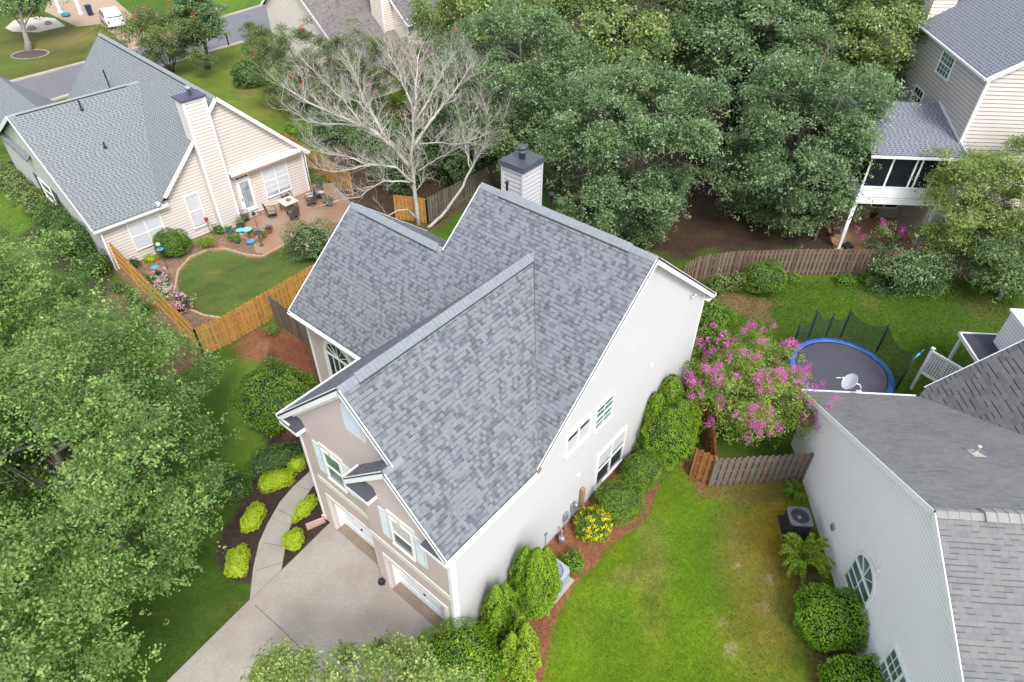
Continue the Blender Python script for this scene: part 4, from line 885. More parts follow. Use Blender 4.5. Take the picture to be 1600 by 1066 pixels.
# chimney on the left wall
ch = MB(); cx0, cx1, cy0, cy1, cz = -.62, .40, 11.55, 12.75, 10.92
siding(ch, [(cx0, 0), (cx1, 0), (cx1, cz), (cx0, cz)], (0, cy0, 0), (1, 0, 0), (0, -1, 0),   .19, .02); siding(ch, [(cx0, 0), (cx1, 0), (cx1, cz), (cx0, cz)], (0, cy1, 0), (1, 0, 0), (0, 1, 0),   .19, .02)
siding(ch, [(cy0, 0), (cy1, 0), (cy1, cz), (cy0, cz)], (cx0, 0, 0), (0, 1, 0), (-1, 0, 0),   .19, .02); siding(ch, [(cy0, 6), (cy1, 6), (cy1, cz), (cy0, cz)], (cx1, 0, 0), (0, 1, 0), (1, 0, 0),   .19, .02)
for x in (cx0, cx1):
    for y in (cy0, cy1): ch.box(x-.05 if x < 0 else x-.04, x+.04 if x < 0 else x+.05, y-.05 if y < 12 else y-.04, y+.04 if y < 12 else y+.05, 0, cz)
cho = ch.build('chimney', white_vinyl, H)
cc = MB(); cc.box(cx0-.1, cx1+.1, cy0-.1, cy1+.1, cz-.02, cz+.1); cc.box(cx0-.13, cx1+.13, cy0-.13, cy1+.13, cz-.1, cz-.02); cc.build('chimney_cap', dark_cap, cho)
fl = MB(); mx, my = (cx0+cx1)/2, (cy0+cy1)/2; fl.lathe([(.13, cz+.1), (.13, cz+.34), (.19, cz+.36), (.20, cz+.42), (.15, cz+.45), (.15, cz+.52), (.21, cz+.54), (.21, cz+.62), (.05, cz+.66)], 18, (mx, my, 0)); fl.build('flue', dark_cap, cho)
# roof pipes
for (x, y, h, r_) in ((2.25, 11.0, .85, .075), (.28, 10.75, .55, .05)):
    vp_ = MB(); z = zm(y); vp_.lathe([(r_*2.2, z-.15), (r_*1.8, z+.05), (r_, z+.12), (r_, z+h), (r_*1.5, z+h+.01), (r_*1.5, z+h+.09), (.01, z+h+.12)], 14, (x, y, 0)); vp_.build('vent_pipe', black_m, H)
# wall fittings
def fitting(name, build, m, label=None):
    b_ = MB(); build(b_); o = b_.build(name, m, H)
    if label: o['label'] = label
fitting('utility_post', lambda b: (b.box(XR+.06, XR+.2, 6.65, 6.8, 0, 1.62), b.box(XR+.05, XR+.21, 6.64, 6.81, 1.62, 1.68)), mat('raw_wood', (.33, .20, .12), .9, .2, 6), 'short brown wooden post beside the meters')
fitting('electric_meter', lambda b: (b.box(XR+.02, XR+.14, 6.08, 6.34, .85, 1.25), b.lathe([(.09, 0), (.09, .08), (.07, .11), (.0, .12)], 14, (XR+.2, 6.2, 1.25)), b.tube([(XR+.08, 6.2, .85), (XR+.08, 6.2, 0)], .025, 8)), metal_g)
fitting('meter_box', lambda b: (b.box(XR+.02, XR+.13, 5.6, 5.85, .7, 1.1), b.tube([(XR+.07, 5.7, .7), (XR+.07, 5.7, .02)], .02, 8)), metal_g)
fitting('gas_meter', lambda b: (b.tube([(XR+.05, 5.3, .7), (XR+.25, 5.3, .66), (XR+.35, 5.15, .4), (XR+.35, 5.15, .02)], .022, 8), b.lathe([(.11, .2), (.13, .25), (.13, .45), (.09, .5)], 12, (XR+.36, 5.15, 0))), metal_g)
fitting('outlet_box', lambda b: (b.box(XR+.018, XR+.07, 4.46, 4.58, 1.05, 1.2), b.tube([(XR+.05, 4.52, 1.05), (XR+.05, 4.52, .02)], .012, 6)), metal_g)
fitting('dryer_vent', lambda b: (b.box(XR+.018, XR+.08, 6.3, 6.5, 2.75, 2.9),), white_trim)
fitting('wall_vent', lambda b: (b.box(XR+.018, XR+.08, 11.0, 11.16, 5.0, 5.16),), white_trim)
fitting('flood_light', lambda b: (b.box(XR+.018, XR+.05, 13.52, 13.64, 7.1, 7.22), b.lathe([(.03, 0), (.06, .1), (.0, .11)], 10, (XR+.12, 13.5, 7.0)), b.lathe([(.03, 0), (.06, .1), (.0, .11)], 10, (XR+.12, 13.68, 7.0)), b.tube([(XR+.04, 13.58, 7.2), (XR+.04, 13.4, 7.45)], .012, 6)), blind)
# splash block and rodent box at the garage
sb = MB(); sb.add([(-.12, 0, .02), (.12, 0, .02), (.16, -.75, .02), (-.16, -.75, .02), (-.12, 0, .1), (.12, 0, .1), (.16, -.75, .06), (-.16, -.75, .06), (-.08, -.03, .06), (.08, -.03, .06), (.12, -.72, .035), (-.12, -.72, .035)],
                   [(0, 1, 5, 4), (1, 2, 6, 5), (3, 0, 4, 7), (4, 5, 9, 8), (5, 6, 10, 9), (7, 4, 8, 11), (8, 9, 10, 11), (6, 7, 11, 10), (2, 3, 7, 6)])
o = sb.build('splash_block', mat('terracotta', (.48, .30, .25), .8, .1, 5)); o.location = (*(-7.44, 15.61), 0); o.rotation_euler = (0, 0, R(-39.64-22)); tag(o, 'pinkish splash block below the downpipe at the garage corner', 'splash block')
rb = MB(); rb.lathe([(.09, 0), (.11, .02), (.11, .22), (.06, .27)], 6, (0, 0, 0)); rb.box(-.12, .12, -.06, .06, 0, .16); o = rb.build('pest_box', black_m); o.location = (*(-4.75, 12.87), .06); tag(o, 'small black box between the two garage doors', 'box')
# ------------------------------------------------------------------ left neighbour (local x along its garden front, y back)
L = thing('neighbour_house', 'pinkish beige sided house with green-grey roof, tall sided chimney and garden patio', 'house', (-23.36, 32.71, 0), R(46.28))
rf = MB(); gs = 1.0; XQ, ZQ = 8.5, 8.05; zq = lambda x: ZQ-gs*abs(x-XQ)
zp = lambda y: 7.0-.475*abs(y-8.25); EP = 3.12
xv = lambda z: XQ-(ZQ-z)/gs
# ridge-P roof, front slope up to the valley
roofslab(rf, [(-.35, -.3, zp(-.3)), (xv(zp(-.3)), -.3, zp(-.3)), (xv(7.0), 8.25, 7.0), (-.35, 8.25, 7.0)], .08)
roofslab(rf, [(-.35, 16.8, zp(16.8)), (xv(zp(16.8)), 16.8, zp(16.8)), (xv(7.0), 8.25, 7.0), (-.35, 8.25, 7.0)], .08)
xr1 = 13.6
roofslab(rf, [(XQ, -.4, ZQ), (XQ, 16.2, ZQ), (xr1, 16.2, zq(xr1)), (xr1, -.4, zq(xr1))], .08)
y7 = lambda z: 8.25-(7.0-z)/.475
roofslab(rf, [(XQ, -.4, ZQ), (XQ, 16.2, ZQ), (xv(zp(16.2)), 16.2, zp(16.2)), (xv(7.0), 8.25, 7.0), (xv(zp(-.3)), -.3, zp(-.3)), (xv(zp(-.3)), -.4, zp(-.3))], .08)
# street-side gable further left
roofslab(rf, [(1.9, 9.0, 6.05), (1.9, 19.5, 6.05), (4.9, 19.5, 3.1), (4.9, 9.0, 3.1)], .08); roofslab(rf, [(1.9, 9.0, 6.05), (1.9, 19.5, 6.05), (-.3, 19.5, 3.9), (-.3, 9.0, 3.9)], .08)
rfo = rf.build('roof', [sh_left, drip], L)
cp = MB(); ridgecap(cp, (-.33, 8.25, 7.0), (xv(7.0)-.1, 8.25, 7.0), .475, .475, .15); cp.build('ridge_cap', mat('pale_cap_shingle', (.27, .30, .305), .95, .12, 5), rfo)
cp = MB(); ridgecap(cp, (XQ, -.38, ZQ), (XQ, 16.1, ZQ), gs, gs, .15)
cp.build('ridge_cap', mat('pale_cap_shingle', (.27, .30, .305), .95, .12, 5), rfo)
vs_ = MB(); vs_.bar((.1, 8.06, 6.95), (6.6, 8.06, 6.95), .03, .06); vs_.bar((XQ-.2, .6, ZQ-.15), (XQ-.2, 15.7, ZQ-.15), .03, .06); vs_.build('vent_strip', drip, rfo)
wl = MB(); cs = .2
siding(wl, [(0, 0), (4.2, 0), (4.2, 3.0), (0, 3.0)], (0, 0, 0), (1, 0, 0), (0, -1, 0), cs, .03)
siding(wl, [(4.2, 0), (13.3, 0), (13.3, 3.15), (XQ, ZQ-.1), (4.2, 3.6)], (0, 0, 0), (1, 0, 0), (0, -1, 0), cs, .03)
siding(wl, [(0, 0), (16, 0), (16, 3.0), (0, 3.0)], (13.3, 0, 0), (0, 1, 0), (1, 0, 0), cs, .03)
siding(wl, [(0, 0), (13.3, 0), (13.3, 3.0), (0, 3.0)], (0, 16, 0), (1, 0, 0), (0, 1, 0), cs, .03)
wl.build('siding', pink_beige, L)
w2 = MB(); wallpoly(w2, [(0, 0), (16.4, 0), (16.4, 3.0), (8.25, 6.85), (0, 3.0)], (-.002, 0, 0), (0, 1, 0), (-1, 0, 0), 0, .1); w2.build('painted_side_wall', mat('pale_grey_stucco', (.50, .49, .46), .85, .05, 2), L)
tr = MB()
def rk(a, b, h=.22, t=.035): tr.bar(Vector(a)-Vector((0, 0, h/2-.01)), Vector(b)-Vector((0, 0, h/2-.01)), t, h)
rk((XQ, -.39, ZQ), (xr1, -.39, zq(xr1))); rk((XQ, -.39, ZQ), (3.9, -.39, zq(3.9))); rk((-.34, -.3, zp(-.3)), (-.34, 8.25, 7.0)); rk((-.34, 8.25, 7.0), (-.34, 16.8, zp(16.8)))
tr.box(-.03, .08, -.05, -.001, 0, 3.0); tr.box(13.22, 13.34, -.055, .05, 0, 3.1); tr.box(-.3, 4.0, -.28, -.26, 2.75, 2.94)
tr.bar((XQ+.1, -.2, ZQ-.25), (xr1, -.2, zq(xr1)-.28), .36, .02, mi=0)
tr.box(13.3, 13.5, -.39, -.05, 2.9, 3.05); tr.box(xv(3.2)-.25, xv(3.2), -.39, -.02, 2.95, 3.12)
tr.build('trim', white_trim, L)
g = MB(); gutter(g, (-.35, -.3, zp(-.3)-.05), (3.95, -.3, zp(-.3)-.05), side=(0, -1, 0)); g.build('gutter', white_trim, L); g = MB(); gutter(g, (xr1, -.4, zq(xr1)-.05), (xr1, 16, zq(xr1)-.05), side=(1, 0, 0)); g.build('gutter', white_trim, L)
for x in (13.42, .03): g = MB(); g.tube([(x, -.12, 2.95), (x, -.12, .1)], .035, 8); g.build('downpipe', white_trim, L)
fr = lap_frame((0, -.03, 0), (1, 0, 0), (0, -1, 0)); WB = (white_trim, glass_sky, blind_w)
window(L, fr, 1.42, 3.40, .68, 2.45, WB, 2, (0, 0), blind=.97); window(L, fr, 5.0, 5.92, .58, 2.85, WB, 1, (0, 0), blind=.97); window(L, fr, 10.15, 12.02, .65, 2.95, WB, 2, (3, 5), blind=.9)
dr = MB(); fbox(dr, fr, 8.34, 9.36, .28, 2.95, .001, .03); fbox(dr, fr, 8.42, 9.28, .30, 2.58, .031, .07); do = dr.build('patio_door', white_trim, L)
dg = MB(); fbox(dg, fr, 8.56, 9.14, .62, 2.40, .071, .076); dg.build('pane', glass_sky, do); dg = MB(); [fbox(dg, fr, 8.44+k*.28, 8.69+k*.28, 2.66, 2.86, .031, .04) for k in range(3)]; dg.build('transom', glass, do)
dg = MB(); fbox(dg, fr, 8.45, 8.49, 1.2, 1.35, .071, .12); dg.build('handle', black_m, do)
aw = MB(); fbox(aw, fr, 8.05, 13.05, 3.12, 3.30, .001, .42); aw.build('awning_case', white_trim, L)
av = MB()
for k in range(24):
    x = 8.12+k*.205; av.add([fr(x, 3.12, .40), fr(x+.19, 3.12, .40), fr(x+.19, 2.98, .405), fr(x+.095, 2.93, .41), fr(x, 2.98, .405)], [(0, 1, 2, 3, 4), (4, 3, 2, 1, 0)])
av.build('awning_valance', mat('valance', (.40, .28, .22), .9, .3, 9), L)
ch = MB(); x0, x1, y0, y1, z1 = 6.50, 7.80, -.62, .35, 8.35
siding(ch, [(x0, 0), (x1, 0), (x1, z1), (x0, z1)], (0, y0, 0), (1, 0, 0), (0, -1, 0), cs, .03); siding(ch, [(y0, 0), (y1, 0), (y1, z1), (y0, z1)], (x0, 0, 0), (0, 1, 0), (-1, 0, 0), cs, .03)
siding(ch, [(y0, 0), (y1, 0), (y1, z1), (y0, z1)], (x1, 0, 0), (0, 1, 0), (1, 0, 0), cs, .03); siding(ch, [(x0, 3), (x1, 3), (x1, z1), (x0, z1)], (0, y1, 0), (1, 0, 0), (0, 1, 0), cs, .03)
cho = ch.build('chimney', pink_beige, L); cb = MB()
for x in (x0, x1):
    s_ = -1 if x == x0 else 1
    cb.box(min(x-s_*.09, x+s_*.035), max(x-s_*.09, x+s_*.035), y0-.035, y0+.09, 0, z1)
cb.build('corner_board', white_trim, cho); cc = MB(); cc.box(x0-.1, x1+.1, y0-.1, y1+.1, z1, z1+.1); cc.build('chimney_cap', mat('purple_grey_cap', (.08, .07, .13), .5, .2, 3), cho)
fl = MB(); fl.lathe([(.12, z1+.1), (.12, z1+.4), (.2, z1+.42), (.2, z1+.58), (.02, z1+.62)], 16, ((x0+x1)/2+.1, -.1, 0)); fl.build('flue', metal_g, cho)
for x, y, h in ((6.4, 11.0, 1.3), (3.4, 7.3, .55), (3.1, 4.4, .3)):
    zz = zp(y) if x < 5 else zq(x); p = MB(); p.lathe([(.13, zz-.12), (.1, zz+.05), (.05, zz+.1), (.05, zz+h), (.06, zz+h+.03), (.0, zz+h+.04)], 10, (x, y, 0)); p.build('vent_pipe', black_m, L)
# side windows with dark shutters
fs = lap_frame((-.002, 0, 0), (0, 1, 0), (-1, 0, 0))
window(L, fs, 7.9, 9.9, 1.0, 2.4, (white_trim, glass, blind), 1)
for a in (6.6, 10.05):
    m = MB(); fbox(m, fs, a, a+1.0 if a < 7 else a+.7, .95, 2.45, .001, .04); m.build('shutter', mat('dark_green_shutter', (.05, .10, .10), .5, .1, 3), L)

# ------------------------------------------------------------------ house at the top centre
U = thing('far_house', 'cream sided house with brown shingle roof beyond the bare tree', 'house', (-23.36, 32.71, 0), R(46.28))
def UL(x, y): return x, y
rf = MB()
zr1 = lambda y: 9.1-.74*abs(y-18.5)
roofslab(rf, [(24.7, 18.5, 9.1), (31.0, 18.5, 9.1), (31.0, 9.4, zr1(9.4)), (24.7, 9.4, zr1(9.4))], .08); roofslab(rf, [(24.7, 18.5, 9.1), (31.0, 18.5, 9.1), (31.0, 23.3, zr1(23.3)), (24.7, 23.3, zr1(23.3))], .08)
zr2 = lambda y: 9.6-.8*abs(y-15.2)
roofslab(rf, [(30.8, 15.2, 9.6), (42, 15.2, 9.6), (42, 9.8, zr2(9.8)), (30.8, 9.8, zr2(9.8))], .08); roofslab(rf, [(30.8, 15.2, 9.6), (42, 15.2, 9.6), (42, 20.6, zr2(20.6)), (30.8, 20.6, zr2(20.6))], .08)
rf.build('roof', [sh_brown, drip], U)
wl = MB(); siding(wl, [(9.9, 0), (22.9, 0), (22.9, zr1(22.9)-.1), (18.5, 9.0), (9.9, zr1(9.9)-.1)], (25, 0, 0), (0, 1, 0), (-1, 0, 0), .2, .03)
siding(wl, [(10.2, 0), (20.2, 0), (20.2, zr2(20.2)-.1), (15.2, 9.5), (10.2, zr2(10.2)-.1)], (31.1, 0, 0), (0, 1, 0), (-1, 0, 0), .2, .03)
siding(wl, [(31.1, 0), (41.8, 0), (41.8, 5.5), (31.1, 5.5)], (0, 10.2, 0), (1, 0, 0), (0, -1, 0), .2, .03); siding(wl, [(25, 0), (31.1, 0), (31.1, 2.6), (25, 2.6)], (0, 9.9, 0), (1, 0, 0), (0, -1, 0), .2, .03)
siding(wl, [(25, 0), (41.8, 0), (41.8, 5.0), (25, 5.0)], (0, 20.2, 0), (1, 0, 0), (0, 1, 0), .2, .03)
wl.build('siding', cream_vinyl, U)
tr = MB(); tr.box(31.05, 31.16, 10.12, 10.22, 0, 5.6)
for a, b in (((24.68, 18.5, 9.1), (24.68, 9.4, zr1(9.4))), ((24.68, 18.5, 9.1), (24.68, 23.3, zr1(23.3))), ((30.78, 15.2, 9.6), (30.78, 9.8, zr2(9.8)))): tr.bar(Vector(a)-Vector((0, 0, .1)), Vector(b)-Vector((0, 0, .1)), .03, .2)
gutter(tr, (30.8, 9.8, zr2(9.8)-.04), (42, 9.8, zr2(9.8)-.04), side=(0, -1, 0)); gutter(tr, (24.7, 23.3, zr1(23.3)-.04), (31, 23.3, zr1(23.3)-.04), side=(0, 1, 0)); tr.build('trim', white_trim, U)
fr = lap_frame((0, 10.17, 0), (1, 0, 0), (0, -1, 0)); window(U, fr, 32.4, 34.2, 3.2, 5.0, (white_trim, glass, blind), 1, (1, 1), blind=.3); window(U, lap_frame((31.07, 0, 0), (0, 1, 0), (-1, 0, 0)), 10.9, 11.9, 1.2, 3.0, (white_trim, glass, blind), 1, (1, 1))
ch = MB(); x0, x1, y0, y1, z1 = 30.0, 31.12, 12.1, 13.7, 11.0
siding(ch, [(x0, 0), (x1, 0), (x1, z1), (x0, z1)], (0, y0, 0), (1, 0, 0), (0, -1, 0), .2, .03); siding(ch, [(y0, 0), (y1, 0), (y1, z1), (y0, z1)], (x0, 0, 0), (0, 1, 0), (-1, 0, 0), .2, .03); siding(ch, [(y0, 5), (y1, 5), (y1, z1), (y0, z1)], (x1, 0, 0), (0, 1, 0), (1, 0, 0), .2, .03)
ch.box(x0-.04, x0+.08, y0-.045, y0+.08, 0, z1, 1); ch.box(x0, x1, y0+.05, y1, z1-.02, z1+.1, 1); ch.build('chimney', [cream_vinyl, white_trim], U)

o_ = Vector((31.0, 10.0, 0)); U.location = U.matrix_basis @ o_
for o in bpy.data.objects:
    if o.type == 'MESH' and (o.parent == U or (o.parent and o.parent.parent == U)): o.data.transform(Matrix.Translation(-o_))

# ------------------------------------------------------------------ right neighbour (lower right)
Rr = thing('neighbour_house', 'white sided house with weathered grey shingle roof and a satellite dish on its eave', 'house', (12.37, 17.97, 0), R(-3.8))
zb2 = lambda y: 7.62-.50*abs(y+7.1); YB2 = 2.05
rf = MB(); xe = 4.4
roofslab(rf, [(-.3, YB2, zb2(YB2)), (4.45, YB2, zb2(YB2)), (4.45+ (7.62-zb2(YB2))/1.05, -7.1, 7.62), (-.3, -7.1, 7.62)], .09, 0)
ro1 = rf.build('roof', [sh_old, drip], Rr); ro1['label'] = 'streaked weathered grey rear slope'
rf = MB(); roofslab(rf, [(-.3, -7.1, 7.62), (14, -7.1, 7.62), (14, -17, zb2(-17)), (-.3, -17, zb2(-17))], .09); ro2 = rf.build('roof', [sh_near, drip], Rr); ro2['label'] = 'pale grey front slope with large shingles'
# steep cross wing on the right
rf = MB(); zc = lambda x: zb2(YB2)+1.05*(x-4.45); XC = 8.9
roofslab(rf, [(4.45, YB2, zc(4.45)), (4.75, 2.35, zc(4.75)), (XC, 2.35, zc(XC)), (XC, -7.1, zc(XC)), (4.45+(7.62-zb2(YB2))/1.05, -7.1, 7.62)], .09)
roofslab(rf, [(XC, 2.35, zc(XC)), (XC, -7.1, zc(XC)), (2*XC-4.4, -7.1, zc(4.4)), (2*XC-4.4, 2.35, zc(4.4))], .09)
ro3 = rf.build('roof', [sh_dark, drip], Rr); ro3['label'] = 'dark steep cross-wing slope'
cp = MB(); ridgecap(cp, (-.28, -7.1, 7.62), (8.6, -7.1, 7.62), .5, .5, .17, .03, .3); ridgecap(cp, (1.0, -7.1, 7.67), (8.6, -7.1, 7.67), .5, .5, .22, .05, .3)
cp.build('ridge_cap', mat('old_cap_shingle', (.27, .265, .25), .95, .15, 4), Rr)
wl = MB(); yc = 1.72
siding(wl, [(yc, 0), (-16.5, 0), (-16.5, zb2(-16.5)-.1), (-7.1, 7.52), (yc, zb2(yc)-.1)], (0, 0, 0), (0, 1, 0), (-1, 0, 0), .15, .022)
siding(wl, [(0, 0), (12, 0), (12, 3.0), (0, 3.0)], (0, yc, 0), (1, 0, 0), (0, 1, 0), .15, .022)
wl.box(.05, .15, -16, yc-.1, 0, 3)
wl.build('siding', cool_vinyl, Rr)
tr = MB()
for y0, y1 in ((-7.1, YB2), (-7.1, -17)):
    a = Vector((-.3, y0, zb2(y0)-.1)); b = Vector((-.3, y1, zb2(y1)-.1)); tr.bar(a, b, .03, .2); a2 = Vector((-.15, y0, zb2(y0)-.2)); b2 = Vector((-.15, y1, zb2(y1)-.2)); tr.bar(a2, b2, .28, .02); tr.bar(a2+Vector((.12, 0, -.1)), b2+Vector((.12, 0, -.1)), .03, .16)
tr.box(-.035, .06, yc-.06, yc+.03, 0, 3.1); gutter(tr, (-.3, YB2, zb2(YB2)-.05), (4.4, YB2, zb2(YB2)-.05), side=(0, 1, 0)); tr.bar((4.75, 2.37, zc(4.75)-.12), (XC, 2.37, zc(XC)-.12), .03, .2)
tr.build('trim', white_trim, Rr)
fs = lap_frame((-.022, 0, 0), (0, 1, 0), (-1, 0, 0))
def circ_window(cx, zc_, r_):
    a = MB()
    for a0, a1 in zip(np.linspace(0, math.pi, 25)[:-1], np.linspace(0, math.pi, 25)[1:]):
        q = [(cx+r*math.cos(t), zc_+r*math.sin(t)) for r, t in ((r_, a0), (r_, a1), (r_-.13, a1), (r_-.13, a0))]
        V = [fs(s_, z, .001) for s_, z in q]+[fs(s_, z, .07) for s_, z in q]; a.add(V, [(4, 5, 6, 7), (0, 4, 7, 3), (1, 2, 6, 5), (0, 1, 5, 4), (3, 7, 6, 2)])
    fbox(a, fs, cx-r_, cx-r_+.12, .9, zc_, .001, .07); fbox(a, fs, cx+r_-.12, cx+r_, .9, zc_, .001, .07); fbox(a, fs, cx-r_+.12, cx+r_-.12, zc_-.06, zc_+.02, .001, .066); fbox(a, fs, cx-r_+.12, cx+r_-.12, .9, 1.0, .001, .066)
    for t in (math.pi/4, math.pi/2, 3*math.pi/4): a.bar(fs(cx, zc_, .04), fs(cx+(r_-.13)*math.cos(t), zc_+(r_-.13)*math.sin(t), .04), .025, .025)
    for z in (1.35, 1.75): fbox(a, fs, cx-r_+.12, cx+r_-.12, z-.01, z+.01, .02, .05)
    fbox(a, fs, cx-.012, cx+.012, 1.0, zc_-.06, .021, .052)
    w = a.build('arched_window', white_trim, Rr); g = MB(); ar = [(cx-r_+.12, .95), (cx+r_-.12, .95)]+[(cx+(r_-.12)*math.cos(t), zc_+(r_-.12)*math.sin(t)) for t in np.linspace(0, math.pi, 15)]
    extr(g, [fs(s_, z) for s_, z in ar], (-1, 0, 0), .002, .02); g.build('pane', glass_g, w)
circ_window(-6.0, 2.25, .85)
window(Rr, fs, -10.2, -8.5, .9, 2.75, (white_trim, glass_g, blind), 2, (2, 3))
for (y, z, s_, m) in ((-6.12, 3.55, .12, white_trim), (-3.44, 1.34, .1, metal_g), (-6.4, 3.25, .06, white_trim)):
    b = MB(); fbox(b, fs, y-s_, y+s_, z-s_*1.2, z+s_, .001, .09); b.build('wall_vent' if m is white_trim else 'outlet_box', m, Rr)
p = MB(); zz = zb2(-3.2); p.lathe([(.11, zz-.15), (.09, zz+.02), (.055, zz+.06), (.055, zz+.3), (.07, zz+.31), (.07, zz+.36), (.0, zz+.36)], 14, (3.3, -3.2, 0)); p.add([(3.1, -3.5, zb2(-3.5)+.012), (3.5, -3.5, zb2(-3.5)+.012), (3.45, -2.95, zb2(-2.95)+.012), (3.15, -2.95, zb2(-2.95)+.012)], [(0, 1, 2, 3)]); p.build('vent_pipe', mat('weathered_pipe', (.5, .46, .4), .7, .2, 6), Rr)
p = MB(); p.add([(4.2, -6.2, zb2(-6.2)+.014), (4.6, -6.25, zb2(-6.25)+.014), (4.65, -5.95, zb2(-5.95)+.014), (4.25, -5.9, zb2(-5.9)+.014)], [(0, 1, 2, 3)]); p.build('flashing', white_trim, Rr)
# small white volume and low dark porch roof behind
p = MB(); siding(p, [(-1, 0), (4.2, 0), (4.2, 4.4), (-1, 4.4)], (9.6, 2.2, 0), (0, 1, 0), (-1, 0, 0), .15, .022); siding(p, [(9.6, 0), (13, 0), (13, 4.4), (9.6, 4.4)], (0, 6.4, 0), (1, 0, 0), (0, 1, 0), .15, .022); p.box(9.5, 13, 2.0, 6.5, 4.4, 4.5); p.build('rear_bay', cool_vinyl, Rr)
p = MB(); zt = 2.55; p.box(8.35, 10.3, 4.35, 6.9, zt, zt+.06); po = p.build('porch_roof', mat('dark_membrane', (.055, .055, .07), .8, .2, 2), Rr)
p = MB(); p.box(8.27, 8.35, 4.3, 6.95, zt-.1, zt+.09); p.box(8.27, 10.3, 6.9, 6.98, zt-.1, zt+.09); p.box(8.27, 10.3, 4.27, 4.35, zt-.1, zt+.09); p.build('porch_trim', white_trim, po)
for x, y in ((8.42, 4.45), (8.42, 6.8)):
    p = MB(); p.box(x-.06, x+.06, y-.06, y+.06, 0, zt-.01); p.build('porch_post', white_trim, Rr)

# ------------------------------------------------------------------ upper right house with raised sunroom
T = thing('tall_house', 'tan sided two-storey house with blue-grey roof and a raised white sunroom', 'house', (20.09, 35.31, 0), R(-3.8))
rf = MB(); xe = 4.55; sl = .62; zt = lambda x: 10.45+sl*(x-xe)
roofslab(rf, [(xe, .6, 10.45), (xe, 10.2, 10.45), (12.5, 10.2, zt(12.5)), (12.5, .6, zt(12.5))], .09); roofslab(rf, [(20.5, .6, 10.45), (20.5, 10.2, 10.45), (12.5, 10.2, zt(12.5)), (12.5, .6, zt(12.5))], .09)
zs_ = lambda y: 6.45+.22*(y+.35); xw0 = 4.9
roofslab(rf, [(-.25, -.35, zs_(-.35)), (xw0, -.35, zs_(-.35)), (xw0, 4.6, zs_(4.6)), (-.25, 4.6, zs_(4.6))], .09)
rf.build('roof', [sh_blue, drip], T)
wl = MB(); siding(wl, [(.95, 0), (9.9, 0), (9.9, 10.35), (.95, 10.35)], (xw0, 0, 0), (0, 1, 0), (-1, 0, 0), .22, .03); siding(wl, [(xw0, 0), (20, 0), (20, 10.6), (12.5, zt(12.5)-.1), (xw0, 10.6)], (0, .95, 0), (1, 0, 0), (0, -1, 0), .22, .03)
siding(wl, [(xw0, 0), (20, 0), (20, 10), (xw0, 10)], (0, 9.9, 0), (1, 0, 0), (0, 1, 0), .22, .03)
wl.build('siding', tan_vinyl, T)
lw = MB(); lw.box(2.1, xw0, 4.0, 4.15, 0, 3.2); lw.build('lower_wall', mat('lower_stucco', (.46, .38, .33), .85, .05, 3), T)
tr = MB(); tr.box(xw0-.05, xw0+.08, .88, .95, 0, 10.4); tr.box(xw0-.055, xw0-.001, .95, 1.06, 0, 10.3); gutter(tr, (xe, .6, 10.42), (xe, 10.2, 10.42), side=(-1, 0, 0)); tr.bar((xe, .6, 10.33), (12.5, .6, zt(12.5)-.12), .04, .22); tr.bar((xe+.1, .78, 10.2), (12.5, .78, zt(12.5)-.26), .34, .02)
tr.bar((xw0-.06, -.35, zs_(-.35)+.08), (xw0-.06, 4.6, zs_(4.6)+.08), .03, .16); gutter(tr, (-.25, -.35, zs_(-.35)-.04), (xw0, -.35, zs_(-.35)-.04), side=(0, -1, 0)); tr.tube([(4.83, .86, 10.2), (4.83, .86, 0)], .04, 8); tr.build('trim', white_trim, T)
fs = lap_frame((xw0-.03, 0, 0), (0, 1, 0), (-1, 0, 0)); window(T, fs, 4.72, 6.4, 8.75, 10.05, (white_trim, glass_g, blind), 1, (3, 3)); window(T, fs, 6.6, 8.0, 6.4, 7.4, (white_trim, glass, blind), 1, (2, 1))
# sunroom: floor band, knee wall, dark screens between white posts
dk = MB(); dk.box(0, xw0, 0, 4.0, 3.32, 3.5); dk.box(-.03, xw0, -.03, -.001, 3.25, 3.55); dk.box(-.05, xw0, -.05, -.031, 3.56, 3.66); dk.box(-.03, -.001, 0, 4.0, 3.25, 3.55)
dk.box(0, xw0, .0, .06, 3.67, 4.28); dk.box(0, .06, .06, 4.0, 3.5, 4.28); dk.box(-.02, xw0, -.04, .08, 4.28, 4.36); dk.box(0, xw0, 0, .08, 6.12, 6.36); dk.box(0, .08, .08, 4, 6.12, 6.36)
for x in (.05, 1.25, 2.55, 2.85, 3.75, 4.75): dk.box(x-.05, x+.05, .001, .075, 4.36, 6.12)
for y in (1.4, 2.7, 3.95): dk.box(.002, .078, y-.05, y+.05, 4.36, 6.12)
dk.build('sunroom_frame', white_trim, T); sc = MB(); sc.box(.1, xw0, .03, .04, 4.36, 6.12); sc.box(.035, .045, .08, 4, 4.36, 6.12); sc.build('dark_screen', mat('screen', (.012, .013, .02), .25, .2, 3), T)
for x, y in ((.08, .08), (4.7, .08), (.08, 3.9)):
    p = MB(); p.box(x-.08, x+.08, y-.08, y+.08, 0, 3.24); p.tube([(x-.13, y-.1, 3.24), (x-.13, y-.1, .1)], .04, 8); p.build('deck_post', white_trim, T)
fl_ = lap_frame((0, 3.99, 0), (1, 0, 0), (0, -1, 0)); window(T, fl_, 2.9, 4.7, .8, 2.2, (white_trim, glass, blind), 2)
